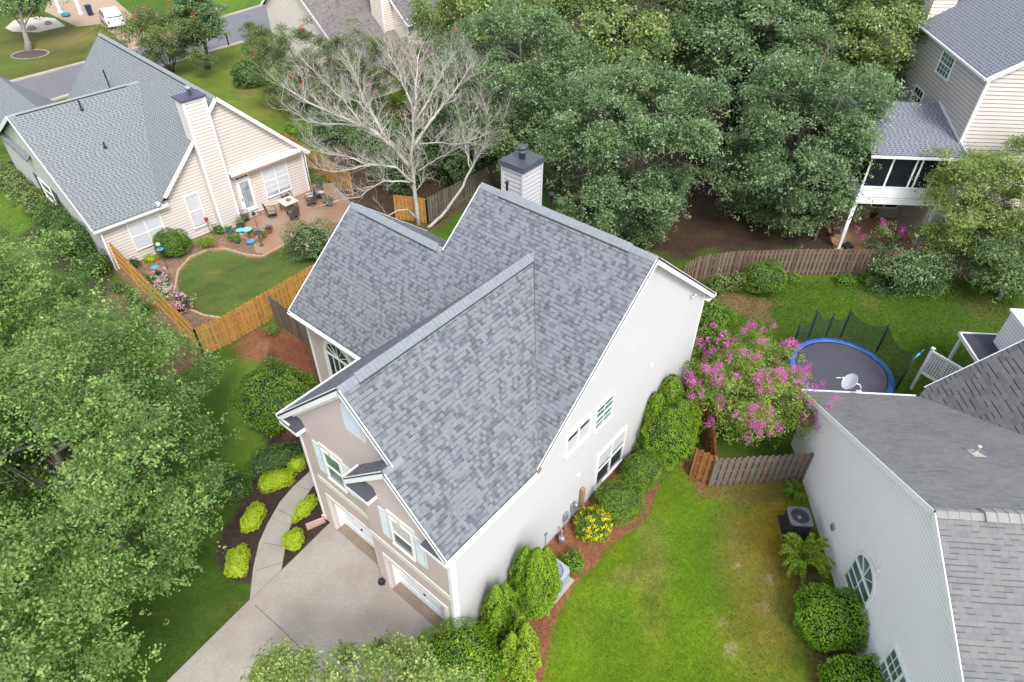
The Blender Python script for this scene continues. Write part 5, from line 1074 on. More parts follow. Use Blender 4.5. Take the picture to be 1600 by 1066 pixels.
p = MB(); p.add([(-1.9, 4.6, .1), (-.3, 1.6, 2.2), (-.3, 1.6, 3.2), (-1.9, 4.6, 1.3), (-1.98, 4.55, .1), (-.38, 1.55, 2.2), (-.38, 1.55, 3.2), (-1.98, 4.55, 1.3)], [(0, 1, 2, 3), (7, 6, 5, 4), (0, 4, 5, 1), (3, 2, 6, 7), (1, 5, 6, 2), (0, 3, 7, 4)]); p.build('stair_skirt', white_trim, T)
p = MB(); p.box(-1.2, -1.05, .9, 1.05, 0, 3.0); p.build('stair_post', bark, T)
ch = MB(); siding(ch, [(9.9, 0), (10.9, 0), (10.9, 13.2), (9.9, 13.2)], (4.9, 0, 0), (0, 1, 0), (-1, 0, 0), .2, .03); siding(ch, [(4.9, 0), (6.3, 0), (6.3, 13.2), (4.9, 13.2)], (0, 9.9, 0), (1, 0, 0), (0, -1, 0), .2, .03); ch.box(4.85, 6.35, 9.85, 10.95, 13.2, 13.3, 1); ch.build('chimney', [cream_vinyl, white_trim], T)

# ------------------------------------------------------------------ fences
LGN = 'fences round the back gardens'
fence('fence', 'golden plank fence seen edge-on between the neighbour garden and the maples', [(-23.2, 32.9), (-15.6, 25.3)], (w_gold, w_gold2), style='solid', group=LGN, flip=True)
fence('fence', 'bright golden picket fence in front of the round garden lawn', [(-15.6, 25.3), (-14.58, 26.2), (-10.7, 31.2)], (w_gold, w_gold2), group=LGN)
fence('fence', 'grey plank fence joining the golden fence to the two-storey house', [(-12.66, 28.0), (-10.1, 25.7)], (w_grey, w_grey2), style='solid', group=LGN)
fence('fence', 'dark grey weathered picket fence behind the leaning bare trunk', [(-5.5, 38.1), (-.3, 44.1)], (w_grey, w_grey2), group=LGN)
fence('fence', 'short orange fence at the foot of the bare tree', [(-7.6, 38.6), (-5.5, 38.1)], (w_gold, w_gold2), group=LGN)
fence('fence', 'orange board fence behind the patio gable corner', [(-16.9, 47.7), (-13.2, 43.8), (-11.0, 41.6)], (w_gold, w_gold2), group=LGN)
fence('fence', 'long brown weathered picket fence behind the trampoline yard', [(9.6, 31.0), (10.5, 31.8), (12.5, 32.3), (16.5, 32.6), (21.6, 32.6), (27.0, 32.4), (32, 32.0)], (w_brown, w_brown2), group=LGN)
fence('fence', 'grey weathered fence with rust-red foot beside the white side wall', [(8.3, 17.4), (12.3, 17.75)], (w_grey, w_brown), h=1.75, group=LGN, picket=.15)
fence('fence', 'red-brown picket fence behind the pink crape myrtle', [(7.6, 17.9), (8.3, 17.5), (8.6, 19.5), (8.05, 22.6)], (w_red, w_red2), group=LGN)
fence('fence', 'dark fence deep among the large trees', [(8, 68), (18, 66)], (w_red2, w_brown2), group=LGN)
# ------------------------------------------------------------------ trees
FM = 'maples in front of the house'
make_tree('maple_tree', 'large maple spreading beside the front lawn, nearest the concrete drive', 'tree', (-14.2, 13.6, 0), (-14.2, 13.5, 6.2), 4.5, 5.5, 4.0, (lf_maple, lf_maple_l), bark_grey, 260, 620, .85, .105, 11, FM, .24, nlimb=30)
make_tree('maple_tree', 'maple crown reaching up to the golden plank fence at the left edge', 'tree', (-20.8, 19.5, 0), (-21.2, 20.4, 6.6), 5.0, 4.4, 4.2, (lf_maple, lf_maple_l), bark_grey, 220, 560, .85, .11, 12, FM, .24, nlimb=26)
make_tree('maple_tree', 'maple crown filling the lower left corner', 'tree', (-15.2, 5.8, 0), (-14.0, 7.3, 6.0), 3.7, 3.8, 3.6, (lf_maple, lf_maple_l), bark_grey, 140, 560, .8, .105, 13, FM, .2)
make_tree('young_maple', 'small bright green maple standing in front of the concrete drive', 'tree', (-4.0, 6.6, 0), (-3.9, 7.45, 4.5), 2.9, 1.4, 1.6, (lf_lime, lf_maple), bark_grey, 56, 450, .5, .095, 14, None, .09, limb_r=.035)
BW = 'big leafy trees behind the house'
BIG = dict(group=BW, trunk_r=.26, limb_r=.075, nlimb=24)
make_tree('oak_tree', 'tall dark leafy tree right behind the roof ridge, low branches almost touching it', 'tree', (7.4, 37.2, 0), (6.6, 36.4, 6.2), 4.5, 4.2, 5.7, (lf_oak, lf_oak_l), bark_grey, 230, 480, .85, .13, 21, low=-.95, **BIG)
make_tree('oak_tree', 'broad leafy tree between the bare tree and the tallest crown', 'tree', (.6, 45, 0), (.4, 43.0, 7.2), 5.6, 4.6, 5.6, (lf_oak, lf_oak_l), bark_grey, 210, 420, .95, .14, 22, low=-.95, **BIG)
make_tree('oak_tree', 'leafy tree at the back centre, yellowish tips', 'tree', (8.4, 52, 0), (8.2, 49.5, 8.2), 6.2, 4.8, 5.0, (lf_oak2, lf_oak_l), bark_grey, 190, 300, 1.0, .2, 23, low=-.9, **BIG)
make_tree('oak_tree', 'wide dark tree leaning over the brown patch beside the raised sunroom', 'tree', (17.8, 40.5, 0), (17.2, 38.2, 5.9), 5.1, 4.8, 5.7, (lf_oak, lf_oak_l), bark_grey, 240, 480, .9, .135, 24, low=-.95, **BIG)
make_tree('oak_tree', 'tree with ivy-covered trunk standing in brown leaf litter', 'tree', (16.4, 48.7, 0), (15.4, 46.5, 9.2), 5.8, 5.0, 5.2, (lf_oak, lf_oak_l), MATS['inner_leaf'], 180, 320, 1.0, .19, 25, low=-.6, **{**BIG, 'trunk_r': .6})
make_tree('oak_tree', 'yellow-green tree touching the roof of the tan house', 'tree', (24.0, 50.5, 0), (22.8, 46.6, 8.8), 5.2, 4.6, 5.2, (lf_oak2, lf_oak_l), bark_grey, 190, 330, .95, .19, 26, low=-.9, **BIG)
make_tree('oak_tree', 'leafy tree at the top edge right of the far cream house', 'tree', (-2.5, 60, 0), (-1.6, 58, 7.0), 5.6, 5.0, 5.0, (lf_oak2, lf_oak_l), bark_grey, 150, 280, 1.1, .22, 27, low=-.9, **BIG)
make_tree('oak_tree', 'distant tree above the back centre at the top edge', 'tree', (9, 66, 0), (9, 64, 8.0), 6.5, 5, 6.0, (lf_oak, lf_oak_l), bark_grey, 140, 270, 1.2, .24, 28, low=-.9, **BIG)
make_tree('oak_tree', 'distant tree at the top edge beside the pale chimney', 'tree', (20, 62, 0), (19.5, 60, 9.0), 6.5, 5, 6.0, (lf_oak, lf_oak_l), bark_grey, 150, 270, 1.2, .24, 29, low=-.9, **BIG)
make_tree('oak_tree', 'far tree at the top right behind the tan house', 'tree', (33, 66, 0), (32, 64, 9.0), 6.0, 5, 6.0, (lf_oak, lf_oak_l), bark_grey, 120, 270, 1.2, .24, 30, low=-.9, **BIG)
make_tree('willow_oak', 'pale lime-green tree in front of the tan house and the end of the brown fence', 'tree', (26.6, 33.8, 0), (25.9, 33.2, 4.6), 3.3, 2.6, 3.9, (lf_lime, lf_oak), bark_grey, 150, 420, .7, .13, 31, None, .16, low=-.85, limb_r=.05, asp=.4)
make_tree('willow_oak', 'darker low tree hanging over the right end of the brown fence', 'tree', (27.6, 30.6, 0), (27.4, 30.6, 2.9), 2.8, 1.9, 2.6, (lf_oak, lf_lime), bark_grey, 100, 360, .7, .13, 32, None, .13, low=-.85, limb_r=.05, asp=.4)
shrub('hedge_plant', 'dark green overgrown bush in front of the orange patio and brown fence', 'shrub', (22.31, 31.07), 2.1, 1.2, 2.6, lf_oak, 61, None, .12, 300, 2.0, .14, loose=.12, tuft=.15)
# crape myrtles
make_tree('crape_myrtle', 'wide multi-stem crape myrtle covered in pink flowers beside the trampoline', 'tree', (10.55, 19.7, 0), (10.15, 20.7, 2.75), 2.75, 2.3, 1.9, (lf_myrt, lf_oak2), bark_grey, 170, 300, .55, .085, 41, None, .09, low=-.8, stems=6, flower=(fl_pink, 150, .78, -.3), limb_r=.022, nlimb=42, asp=.5)
make_tree('crape_myrtle', 'crape myrtle with a few red flowers at the street behind the green-grey roof', 'tree', (*(-32.45, 65.04), 0), (-31.8, 64.0, 3.6), 3.9, 3.3, 3.0, (lf_myrt_d, lf_myrt), bark, 130, 240, .75, .17, 42, None, .12, low=-.8, stems=6, flower=(fl_red, 18, .9, -.2), limb_r=.04, nlimb=36, asp=.35)
make_tree('street_tree', 'leafy street tree with straight brown trunk beside the kerb', 'tree', (*(-29.30, 65.94), 0), (-28.2, 65.5, 4.9), 2.1, 2.0, 2.2, (lf_oak, lf_oak_l), bark, 70, 260, .7, .18, 43, None, .22, low=-.9)
make_tree('street_tree', 'tree in a round mulch ring at the top left corner', 'tree', (*(-48.95, 70.52), 0), (-49.5, 74.0, 4.6), 3.6, 3.2, 2.2, (lf_oak, lf_oak2), bark_grey, 80, 240, .9, .22, 44, None, .28, low=-.6, limb_r=.1)
make_tree('crape_myrtle', 'small grey-green crape myrtle beside the far cream house', 'tree', (*(-24.19, 66.54), 0), (-24.0, 66.3, 2.3), 1.7, 1.5, 1.7, (lf_myrt_d, lf_lime), bark, 60, 200, .5, .15, 45, None, .07, low=-.8, stems=4, limb_r=.03, nlimb=20, asp=.3)
for i, (bx, cx, r_, fl, lb) in enumerate([((-18.4, 56.4), (-17.6, 55.8, 3.5), (3.7, 2.7, 3.7), (fl_red, 8, .9, -.2), 'grey-green crape myrtle at the lawn edge, left behind the bare tree'), ((-13.2, 55), (-12.6, 54.4, 3.7), (4.0, 2.8, 3.7), None, 'olive crape myrtle right behind the bare tree crown'), ((-6.3, 53), (-6.0, 52.2, 4.0), (4.0, 3.0, 3.9), (fl_pink, 30, 1.0, -.2), 'crape myrtle with mauve flowers behind the bare tree, right side')]):
    make_tree('crape_myrtle', lb, 'tree', (*bx, 0), cx, *r_, (lf_myrt_d, lf_lime), bark, 150, 260, .6, .14, 50+i, 'crape myrtles behind the bare tree', .1, low=-.85, stems=5, flower=fl, limb_r=.035, nlimb=26, asp=.3)
make_tree('magnolia_tree', 'light green tree with cream blossoms beside the far cream house', 'tree', (-4.2, 66, 0), (-3.9, 64.6, 4.2), 3.0, 2.6, 3.0, (lf_oak2, lf_lime), bark, 90, 240, .8, .19, 54, None, .14, low=-.8, flower=(fl_white, 30, .9, -.1))
for i, (p, r_, h, lb) in enumerate([((-7.6, 43.4), 2.0, 3.0, 'dark evergreen right behind the fork of the bare tree'), ((-3.4, 43.6), 1.9, 3.2, 'dark evergreen close behind the dark grey fence'), ((-9.8, 47.0), 2.4, 3.4, 'dark evergreen mass under the left limbs of the bare tree'), ((-4.6, 46.2), 2.6, 4.0, 'dark evergreen bush behind the dark grey fence'), ((-.8, 47.8), 2.2, 3.2, 'dark evergreen bush behind the chimney'), ((-13.8, 50.0), 1.6, 2.6, 'dark evergreen bush above the orange board fence')]):
    shrub('evergreen_bush', lb, 'shrub', p, r_, r_*.9, h, lf_oak, 70+i, 'evergreen bushes behind the bare tree', .14, 260, 2.0, .12, loose=.1, tuft=.2)

# ------------------------------------------------------------------ bare tree
DT = thing('bare_tree', 'dead leafless tree with pale spreading branches and a second leaning trunk', 'tree', (-6.1, 38.0, 0)); off = Vector((-6.1, 38.0, 0)); rnd = random.Random(17)
MAIN = [([(-6.09, 38.00, -0.28), (-6.14, 38.00, 2.33), (-6.16, 38.00, 4.28), (-5.91, 38.20, 6.42), (-5.63, 38.50, 8.20), (-5.49, 38.80, 9.37), (-5.31, 39.00, 10.36)], .17, .035),
 ([(-6.23, 38.00, 3.98), (-7.14, 37.50, 5.62), (-8.05, 37.00, 6.74), (-9.36, 36.60, 7.66), (-10.90, 36.20, 8.55), (-12.09, 35.90, 9.60)], .17, .025),
 ([(-7.29, 37.50, 5.70), (-7.92, 37.80, 6.97), (-8.48, 38.00, 8.01), (-8.85, 38.40, 8.96), (-9.10, 38.80, 9.70)], .11, .02),
 ([(-8.46, 37.00, 6.93), (-9.17, 37.00, 8.23), (-10.06, 37.00, 9.30), (-11.05, 37.00, 10.49)], .07, .015), ([(-8.79, 37.00, 7.16), (-10.14, 36.60, 7.29), (-11.45, 36.30, 7.60), (-12.53, 36.00, 8.79)], .07, .015),
 ([(-6.09, 38.00, 2.86), (-6.94, 37.20, 4.38), (-8.30, 36.60, 4.88), (-10.16, 36.20, 4.55), (-11.38, 36.00, 4.96)], .10, .015), ([(-6.33, 37.60, 3.20), (-7.72, 36.80, 3.75), (-9.14, 36.00, 3.07), (-11.00, 35.60, 2.86)], .075, .012), ([(-8.49, 36.60, 4.88), (-9.44, 36.20, 5.55), (-10.82, 36.00, 5.84), (-11.65, 35.80, 6.89)], .05, .012),
 ([(-6.01, 38.10, 5.18), (-4.91, 38.60, 6.64), (-4.14, 39.00, 7.45), (-3.20, 39.30, 8.47), (-2.43, 39.60, 9.64)], .13, .02), ([(-5.77, 38.30, 6.77), (-4.85, 39.00, 8.01), (-4.23, 39.50, 8.94), (-3.90, 40.00, 9.57)], .09, .015), ([(-5.79, 38.40, 7.49), (-6.34, 38.60, 8.90), (-6.54, 39.00, 9.54), (-7.01, 39.20, 10.18)], .08, .015),
 ([(-5.78, 38.00, 5.47), (-4.58, 37.60, 5.83), (-3.25, 37.40, 5.77), (-1.99, 37.20, 6.30)], .06, .012), ([(-5.95, 38.00, 3.64), (-4.67, 37.70, 4.64), (-3.86, 37.50, 5.16), (-3.21, 37.20, 5.63)], .05, .012),
 ([(-5.67, 37.60, -0.22), (-4.57, 38.00, 0.64), (-3.45, 38.30, 1.95), (-2.56, 38.70, 3.65), (-1.76, 39.20, 4.94), (-1.43, 39.60, 6.23), (-1.88, 40.00, 7.64), (-2.12, 40.40, 9.07)], .13, .02),
 ([(-2.65, 38.70, 3.56), (-2.90, 39.00, 4.65), (-3.10, 39.40, 5.91), (-3.45, 39.80, 7.13)], .06, .012), ([(-1.52, 39.30, 5.35), (-0.66, 39.80, 6.15), (-0.27, 40.20, 7.18)], .05, .012), ([(-3.10, 39.40, 5.91), (-2.39, 39.60, 6.62), (-2.06, 39.60, 7.41)], .035, .01),
 ([(-6.17, 37.60, 0.59), (-6.56, 37.20, 1.56), (-7.05, 36.60, 1.86), (-7.65, 36.00, 1.77)], .08, .03)]
W = MB()
def grow(p, d, L, r, lv):
    n = 4; L *= 1.1; pts = [p]; q = p
    for i in range(n):
        d = (d+Vector((rnd.uniform(-1, 1), rnd.uniform(-1, 1), rnd.uniform(-.7, 1)))*.22).normalized(); q = q+d*(L/n); pts.append(q)
    W.tube(pts, [r*(1-.8*i/n) for i in range(n+1)], 5 if lv < 2 else 3, cap=False)
    if lv < 3:
        for k in range((4, 3, 2)[lv]):
            t = rnd.uniform(.25, 1); i = min(int(t*n), n-1); s_ = pts[i].lerp(pts[i+1], t*n-i if t*n-i < 1 else 1)
            nd = (d+Vector((rnd.uniform(-1, 1), rnd.uniform(-1, 1), rnd.uniform(-.5, 1)))*.8).normalized(); grow(s_, nd, L*rnd.uniform(.45, .7), r*.55, lv+1)
for pts, r0_, r1_ in MAIN:
    P = [Vector(p)-off for p in pts]; P[0].z = min(P[0].z, P[0].z)
    Q = []
    for i in range(len(P)-1):
        for t in (0, .33, .66):
            Q.append(P[i].lerp(P[i+1], t)+Vector((rnd.uniform(-1, 1), rnd.uniform(-1, 1), rnd.uniform(-1, 1)))*.05*(1 if i or t else 0))
    Q.append(P[-1]); k = len(Q)-1
    r0_ *= .82
    W.tube(Q, [r0_*1.1+(r1_-r0_*1.1)*(i/k)**.8 for i in range(k+1)], 8)
    for i in range(2, k+1):
        for m in range(3 if r0_ > .06 else 2):
            if (Q[i].z < 2.2 and abs(Q[i].x) < 1.5) or (Q[i].x > .6 and Q[i].z < 3.3): continue
            a = (Q[min(i+1, k)]-Q[i-1]).normalized(); d = (a*.7+Vector((rnd.uniform(-1, 1), rnd.uniform(-1, 1), rnd.uniform(-.3, .9)))*.75).normalized()
            r_ = (r0_+(r1_-r0_)*(i/k))*.42; grow(Q[i], d, rnd.uniform(.75, 1.35), max(.014, min(r_, .036)), 0 if i < k-1 else 1)
W.build('trunk', dead_bark, DT)
rng = np.random.default_rng(3); tips = np.array([Vector(p)-off for p in ((-10.41, 36.50, 9.66), (-11.07, 36.50, 10.16), (-10.18, 36.50, 8.61), (-6.45, 38.50, 10.52), (-6.68, 38.80, 11.27), (-5.73, 38.80, 10.94), (-6.29, 38.00, 7.28), (-6.76, 38.00, 7.65), (-6.01, 38.00, 7.09), (-10.11, 36.80, 10.73))])
q = np.repeat(tips, 26, 0)+rng.normal(size=(len(tips)*26, 3))*.28
leaf_obj('withered_leaves', [(leaf_arrays(q, rng.normal(size=q.shape), np.full(len(q), .09), rng), rng.uniform(0, 1, len(q)), 0)], [leafmat('withered_leaf', (.30, .13, .04), (.55, .32, .08), .2, .8)], DT)

# ------------------------------------------------------------------ shrubs by the main house
AR = 'arborvitae along the white side wall'
conifer('arborvitae', 'broad arborvitae directly beside the grey air conditioner', (0.89, 12.23), [(0, 0, .78, 3.5), (-.38, .25, .6, 3.2), (.32, .22, .55, 3.25), (-.1, -.3, .5, 2.5)], lf_arb, 81, AR)
conifer('arborvitae', 'narrow twin-topped arborvitae between the hedge bush and the wall', (-0.48, 11.04), [(0, .1, .5, 3.1), (.3, .35, .46, 2.8), (.05, -.3, .42, 2.5)], lf_arb, 82, AR)
conifer('arborvitae', 'yellow-green three-topped arborvitae at the bottom edge beside the straw strip', (0.30, 9.74), [(-.25, 0, .45, 2.8), (.2, .15, .5, 3.1), (.05, -.35, .45, 2.5), (.05, .55, .46, 2.8)], lf_arb_y, 83, AR)
conifer('topiary_arborvitae', 'large rounded bright green topiary with a tufted top beside the fence corner', (6.68, 19.22), [(0, 0, 1.28, 2.9), (-.65, .35, .5, 3.3), (.05, .95, .6, 3.7), (.5, .4, .9, 3.0)], lf_arb, 84, None, .06, 1200, 3.2)
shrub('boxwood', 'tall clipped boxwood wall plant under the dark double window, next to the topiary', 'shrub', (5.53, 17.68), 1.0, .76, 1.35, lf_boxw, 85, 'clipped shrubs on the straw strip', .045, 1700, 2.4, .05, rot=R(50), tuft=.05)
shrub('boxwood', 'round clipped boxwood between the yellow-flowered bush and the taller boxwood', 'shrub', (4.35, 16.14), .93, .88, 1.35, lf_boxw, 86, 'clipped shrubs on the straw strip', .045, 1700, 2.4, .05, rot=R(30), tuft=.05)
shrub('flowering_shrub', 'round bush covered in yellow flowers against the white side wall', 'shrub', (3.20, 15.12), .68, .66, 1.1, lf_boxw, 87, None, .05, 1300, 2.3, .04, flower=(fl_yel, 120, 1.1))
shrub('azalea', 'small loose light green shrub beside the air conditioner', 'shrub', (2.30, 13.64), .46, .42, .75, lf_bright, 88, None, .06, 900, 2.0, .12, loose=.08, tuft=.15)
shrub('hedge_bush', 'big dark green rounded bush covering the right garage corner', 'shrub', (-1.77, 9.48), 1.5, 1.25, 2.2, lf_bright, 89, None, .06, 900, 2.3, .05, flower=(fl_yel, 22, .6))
FG = 'shrubs of the front beds'
shrub('holly_bush', 'very large dark green rounded bush by the arched window', 'shrub', (-10.58, 21.13), 1.75, 1.6, 2.7, lf_cam, 90, FG, .085, 620, 2.3, .07, loose=.03)
shrub('holly_bush', 'low dark green shrub in the shade below the very large bush', 'shrub', (-10.16, 18.32), 1.15, .7, .9, lf_holly, 91, FG, .06, 800, 2.2, .1, loose=.05, rot=R(30))
shrub('holly_bush', 'small grey-green shrub beside the maple, left of the golden shrubs', 'shrub', (-11.33, 16.92), .7, .6, .7, lf_holly, 96, FG, .06, 800, 2.2, .1, loose=.05)
GD = 'golden shrubs along the curved path'
for i, (p, a, b, h, rt, lb) in enumerate([((-10.23, 13.59), .42, .72, .62, 10, 'oval golden shrub nearest the front lawn, left of the path'), ((-8.38, 14.54), .42, .42, .62, 0, 'round golden shrub nearest the garage apron'), ((-8.27, 15.97), .30, .62, .6, -30, 'long golden shrub beside the stucco wall, right of the path'), ((-10.24, 15.53), .40, .68, .6, -12, 'golden shrub halfway up the left edge of the path'), ((-9.81, 17.32), .75, .42, .62, 25, 'widest golden shrub left of the upper path'), ((-9.18, 18.26), .36, .36, .5, 0, 'small golden shrub next to the corner of the stucco wall')]):
    shrub('golden_shrub', lb, 'shrub', p, a*.92, b*.92, h, lf_gold, 100+i, GD, .045, 2600, 2.6, .08, rot=R(rt), loose=.02, tuft=.08)
# right neighbour's planting
shrub('holly_bush', 'big bright green bush below the arched window of the white house', 'shrub', (11.04, 11.22), 1.22, 1.05, 1.75, lf_bright, 92, 'bushes on the white side wall', .085, 750, 2.3, .06, loose=.03)
shrub('holly_bush', 'bright green bush at the bottom edge below the square window', 'shrub', (11.29, 9.09), 1.15, .9, 1.45, lf_bright, 93, 'bushes on the white side wall', .085, 750, 2.3, .06, loose=.03, tuft=.12)
def fern(name, label, base, n, L, m, seed, cat='fern', curve=.6, leaf=.07, h=.8):
    rng = np.random.default_rng(seed); Ps = []; Ns = []; Ts = []
    for i in range(n):
        a = rng.uniform(0, 6.283); l = L*rng.uniform(.6, 1.1); t = np.linspace(.08, 1, 26); r = l*t; z = h*np.sin(t*2.1)*rng.uniform(.7, 1.1)-curve*.2*t**2
        c = np.stack([r*math.cos(a), r*math.sin(a), np.maximum(z, .03)], 1); side = np.array([-math.sin(a), math.cos(a), 0])
        for s_ in (-1, 1):
            w = leaf*.65*np.sin(np.clip(t, 0, .97)*3.1)[:, None]; Ps.append(c+side*s_*w); Ns.append(np.tile([0, 0, 1.], (26, 1))+rng.normal(size=(26, 3))*.25); Ts.append(np.tile(side*s_+np.array([math.cos(a), math.sin(a), 0])*.3, (26, 1)))
    P = np.concatenate(Ps); root = thing(name, label, cat, (*base, 0))
    leaf_obj('fronds', [(leaf_arrays(P, np.concatenate(Ns), np.full(len(P), leaf*1.5), rng, .32, np.concatenate(Ts)), rng.uniform(0, 1, len(P)), 0)], [m], root)
    S = MB(); S.lathe([(.06, 0), (.07, .05), (.03, .12)], 8); S.build('crown_base', bark, root); return root
fern('fern', 'bright arching fern between the black air conditioner and the big bush', (10.93, 13.83), 40, 1.05, lf_arb_y, 7, leaf=.11, h=1.0)
fern('lily_plant', 'strappy green plant between the fence end and the white house', (11.71, 16.91), 22, .6, lf_bright, 8, 'plant', leaf=.06, h=.6)
# back yard plants
shrub('holly_bush', 'round dark bush in front of the long brown fence', 'shrub', (14.24, 30.99), 1.15, .95, 1.8, lf_cam, 94, None, .075, 700, 2.2, .06)
for i, (p, a, h, lb) in enumerate([((11.60, 30.67), .55, 1.3, 'leafy sapling at the fence left of the round dark bush'), ((12.70, 30.98), .5, 1.2, 'second leafy sapling against the fence, nearer the round dark bush'), ((16.17, 31.93), .5, .5, 'low weed just right of the round dark bush'), ((19.30, 31.84), .6, .5, 'low weed along the fence foot below the deck post'), ((20.91, 31.98), .7, .6, 'low weed along the fence foot below the sunroom'), ((10.56, 27.84), 1.2, 1.5, 'bush beyond the rear wall corner above the pink blossoms')]):
    shrub('weedy_shrub', lb, 'shrub', p, a, a*.8, h, lf_oak2 if i < 2 else lf_bright, 110+i, 'weedy shrubs along the brown fence', .085, 420, 2.0, .12, loose=.12, tuft=.2)
for i, (p, r_, h) in enumerate([((10.17, 26.04), 1.1, 1.2)]):
    shrub('flowering_shrub', 'low pink-flowered bush against the rear of the white wall', 'shrub', p, r_, .9, h, lf_myrt, 120, None, .075, 500, 2.0, .1, loose=.1, flower=(fl_pink, 60, 2.0))
# crape myrtle at the sunroom
make_tree('crape_myrtle', 'thin crape myrtle with magenta flowers in front of the orange patio', 'tree', (*(23.19, 34.78), 0), (22.0, 34.2, 1.5), 1.0, .8, 1.0, (lf_myrt_d, lf_oak2), bark, 26, 160, .35, .09, 58, None, .05, stems=4, flower=(fl_pink, 12, .9, -.3), limb_r=.015, nlimb=12)

# left neighbour's garden
LG = 'shrubs in the left garden'
shrub('camellia', 'round dark green shrub between the two garden windows', 'shrub', (-20.55, 34.48), .98, .9, 1.45, lf_cam, 130, LG, .075, 760, 2.3, .05)
shrub('rose_of_sharon', 'loose shrub with pale lilac flowers behind the bright golden fence', 'shrub', (-11.96, 34.08), 1.45, 1.2, 2.3, lf_oak, 131, LG, .1, 420, 2.0, .12, loose=.12, tuft=.2, flower=(fl_pale, 14, 1.6))
for i, (p, r_, h, n, lb) in enumerate([((-19.22, 29.80), .55, 1.15, 70, 'pink hydrangea inside the golden plank fence'), ((-18.01, 28.95), .5, 1.0, 60, 'pink hydrangea closest to the round lawn tip'), ((-20.01, 31.28), .4, .9, 25, 'thin pink-flowered plant left of the round lawn')]):
    shrub('flowering_shrub', lb, 'shrub', p, r_, r_*.9, h, lf_holly, 135+i, 'pink flowers in the left garden', .06, 500, 2.0, .1, loose=.1, flower=(fl_pale, n, 2.2))
for i, (p, a, h, m, lb) in enumerate([((-22.34, 32.98), .4, .6, lf_holly, 'small dark shrub beside the house corner and golden fence'), ((-20.89, 31.28), .55, .6, lf_bright, 'light green leafy clump beside the golden plank fence'), ((-21.70, 33.65), .45, .35, lf_gold, 'yellow-leaved clump under the double garden window'), ((-18.60, 36.74), .45, .6, lf_bright, 'green clump between the chimney and the blue pots'), ((-22.34, 30.65), .5, .5, lf_oak2, 'grassy tuft outside the golden plank fence'), ((-21.14, 29.78), .45, .5, lf_oak2, 'second grassy tuft farther along outside the golden plank fence'), ((-20.17, 28.65), .6, .6, lf_holly, 'low shrub outside the plank fence near the maple')]):
    shrub('garden_plant', lb, 'plant', p, a, a*.85, h, m, 140+i, 'small plants of the left garden', .07, 420, 2.0, .14, loose=.15, tuft=.25)
fern('ornamental_grass', 'yellow-striped grass tuft at the lawn edging', (-18.80, 35.06), 60, .75, lf_arb_y, 9, 'plant', leaf=.05, h=.7); fern('ornamental_grass', 'small orange tuft on the red soil beside the grey fence', (-12.61, 27.01), 36, .45, lf_oak2, 10, 'plant', leaf=.05, h=.5)
for i, (u, v, r_, h) in enumerate([(14, 275, 1.0, 1.1), (28, 292, 1.0, 1.1), (44, 312, 1.1, 1.2), (66, 330, 1.2, 1.3), (105, 362, 1.5, 1.9), (128, 392, 1.4, 1.8), (152, 425, 1.0, 1.2)]):
    shrub('foundation_shrub', ('yellow-green', 'dark green')[i > 3]+' foundation shrub at the pale side wall, '+('farthest away', 'second from the far end', 'third from the far end', 'fourth from the far end', 'large, below shutters', 'large, touching the maple', 'low, at the house corner')[i], 'shrub', [(-36.17, 44.21), (-34.65, 42.63), (-32.98, 40.86), (-31.23, 39.36), (-28.34, 36.87), (-26.36, 34.70), (-24.40, 32.50)][i], r_, r_*.9, h, lf_oak2 if i < 4 else lf_holly, 150+i, 'foundation shrubs along the pale side wall', .09, 380, 2.2, .1, loose=.06)
shrub('holly_bush', 'dark round bush with a red bloom on the lawn before the far cream house', 'shrub', (-23.90, 61.77), 1.55, 1.4, 2.0, lf_holly, 160, None, .13, 300, 2.2, .08, loose=.05, flower=(fl_red, 4, 3))
shrub('boxwood', 'small green bush at the golden fence beside the bare tree', 'shrub', (-17.30, 50.81), .8, .8, 1.1, lf_bright, 161, None, .1, 350)

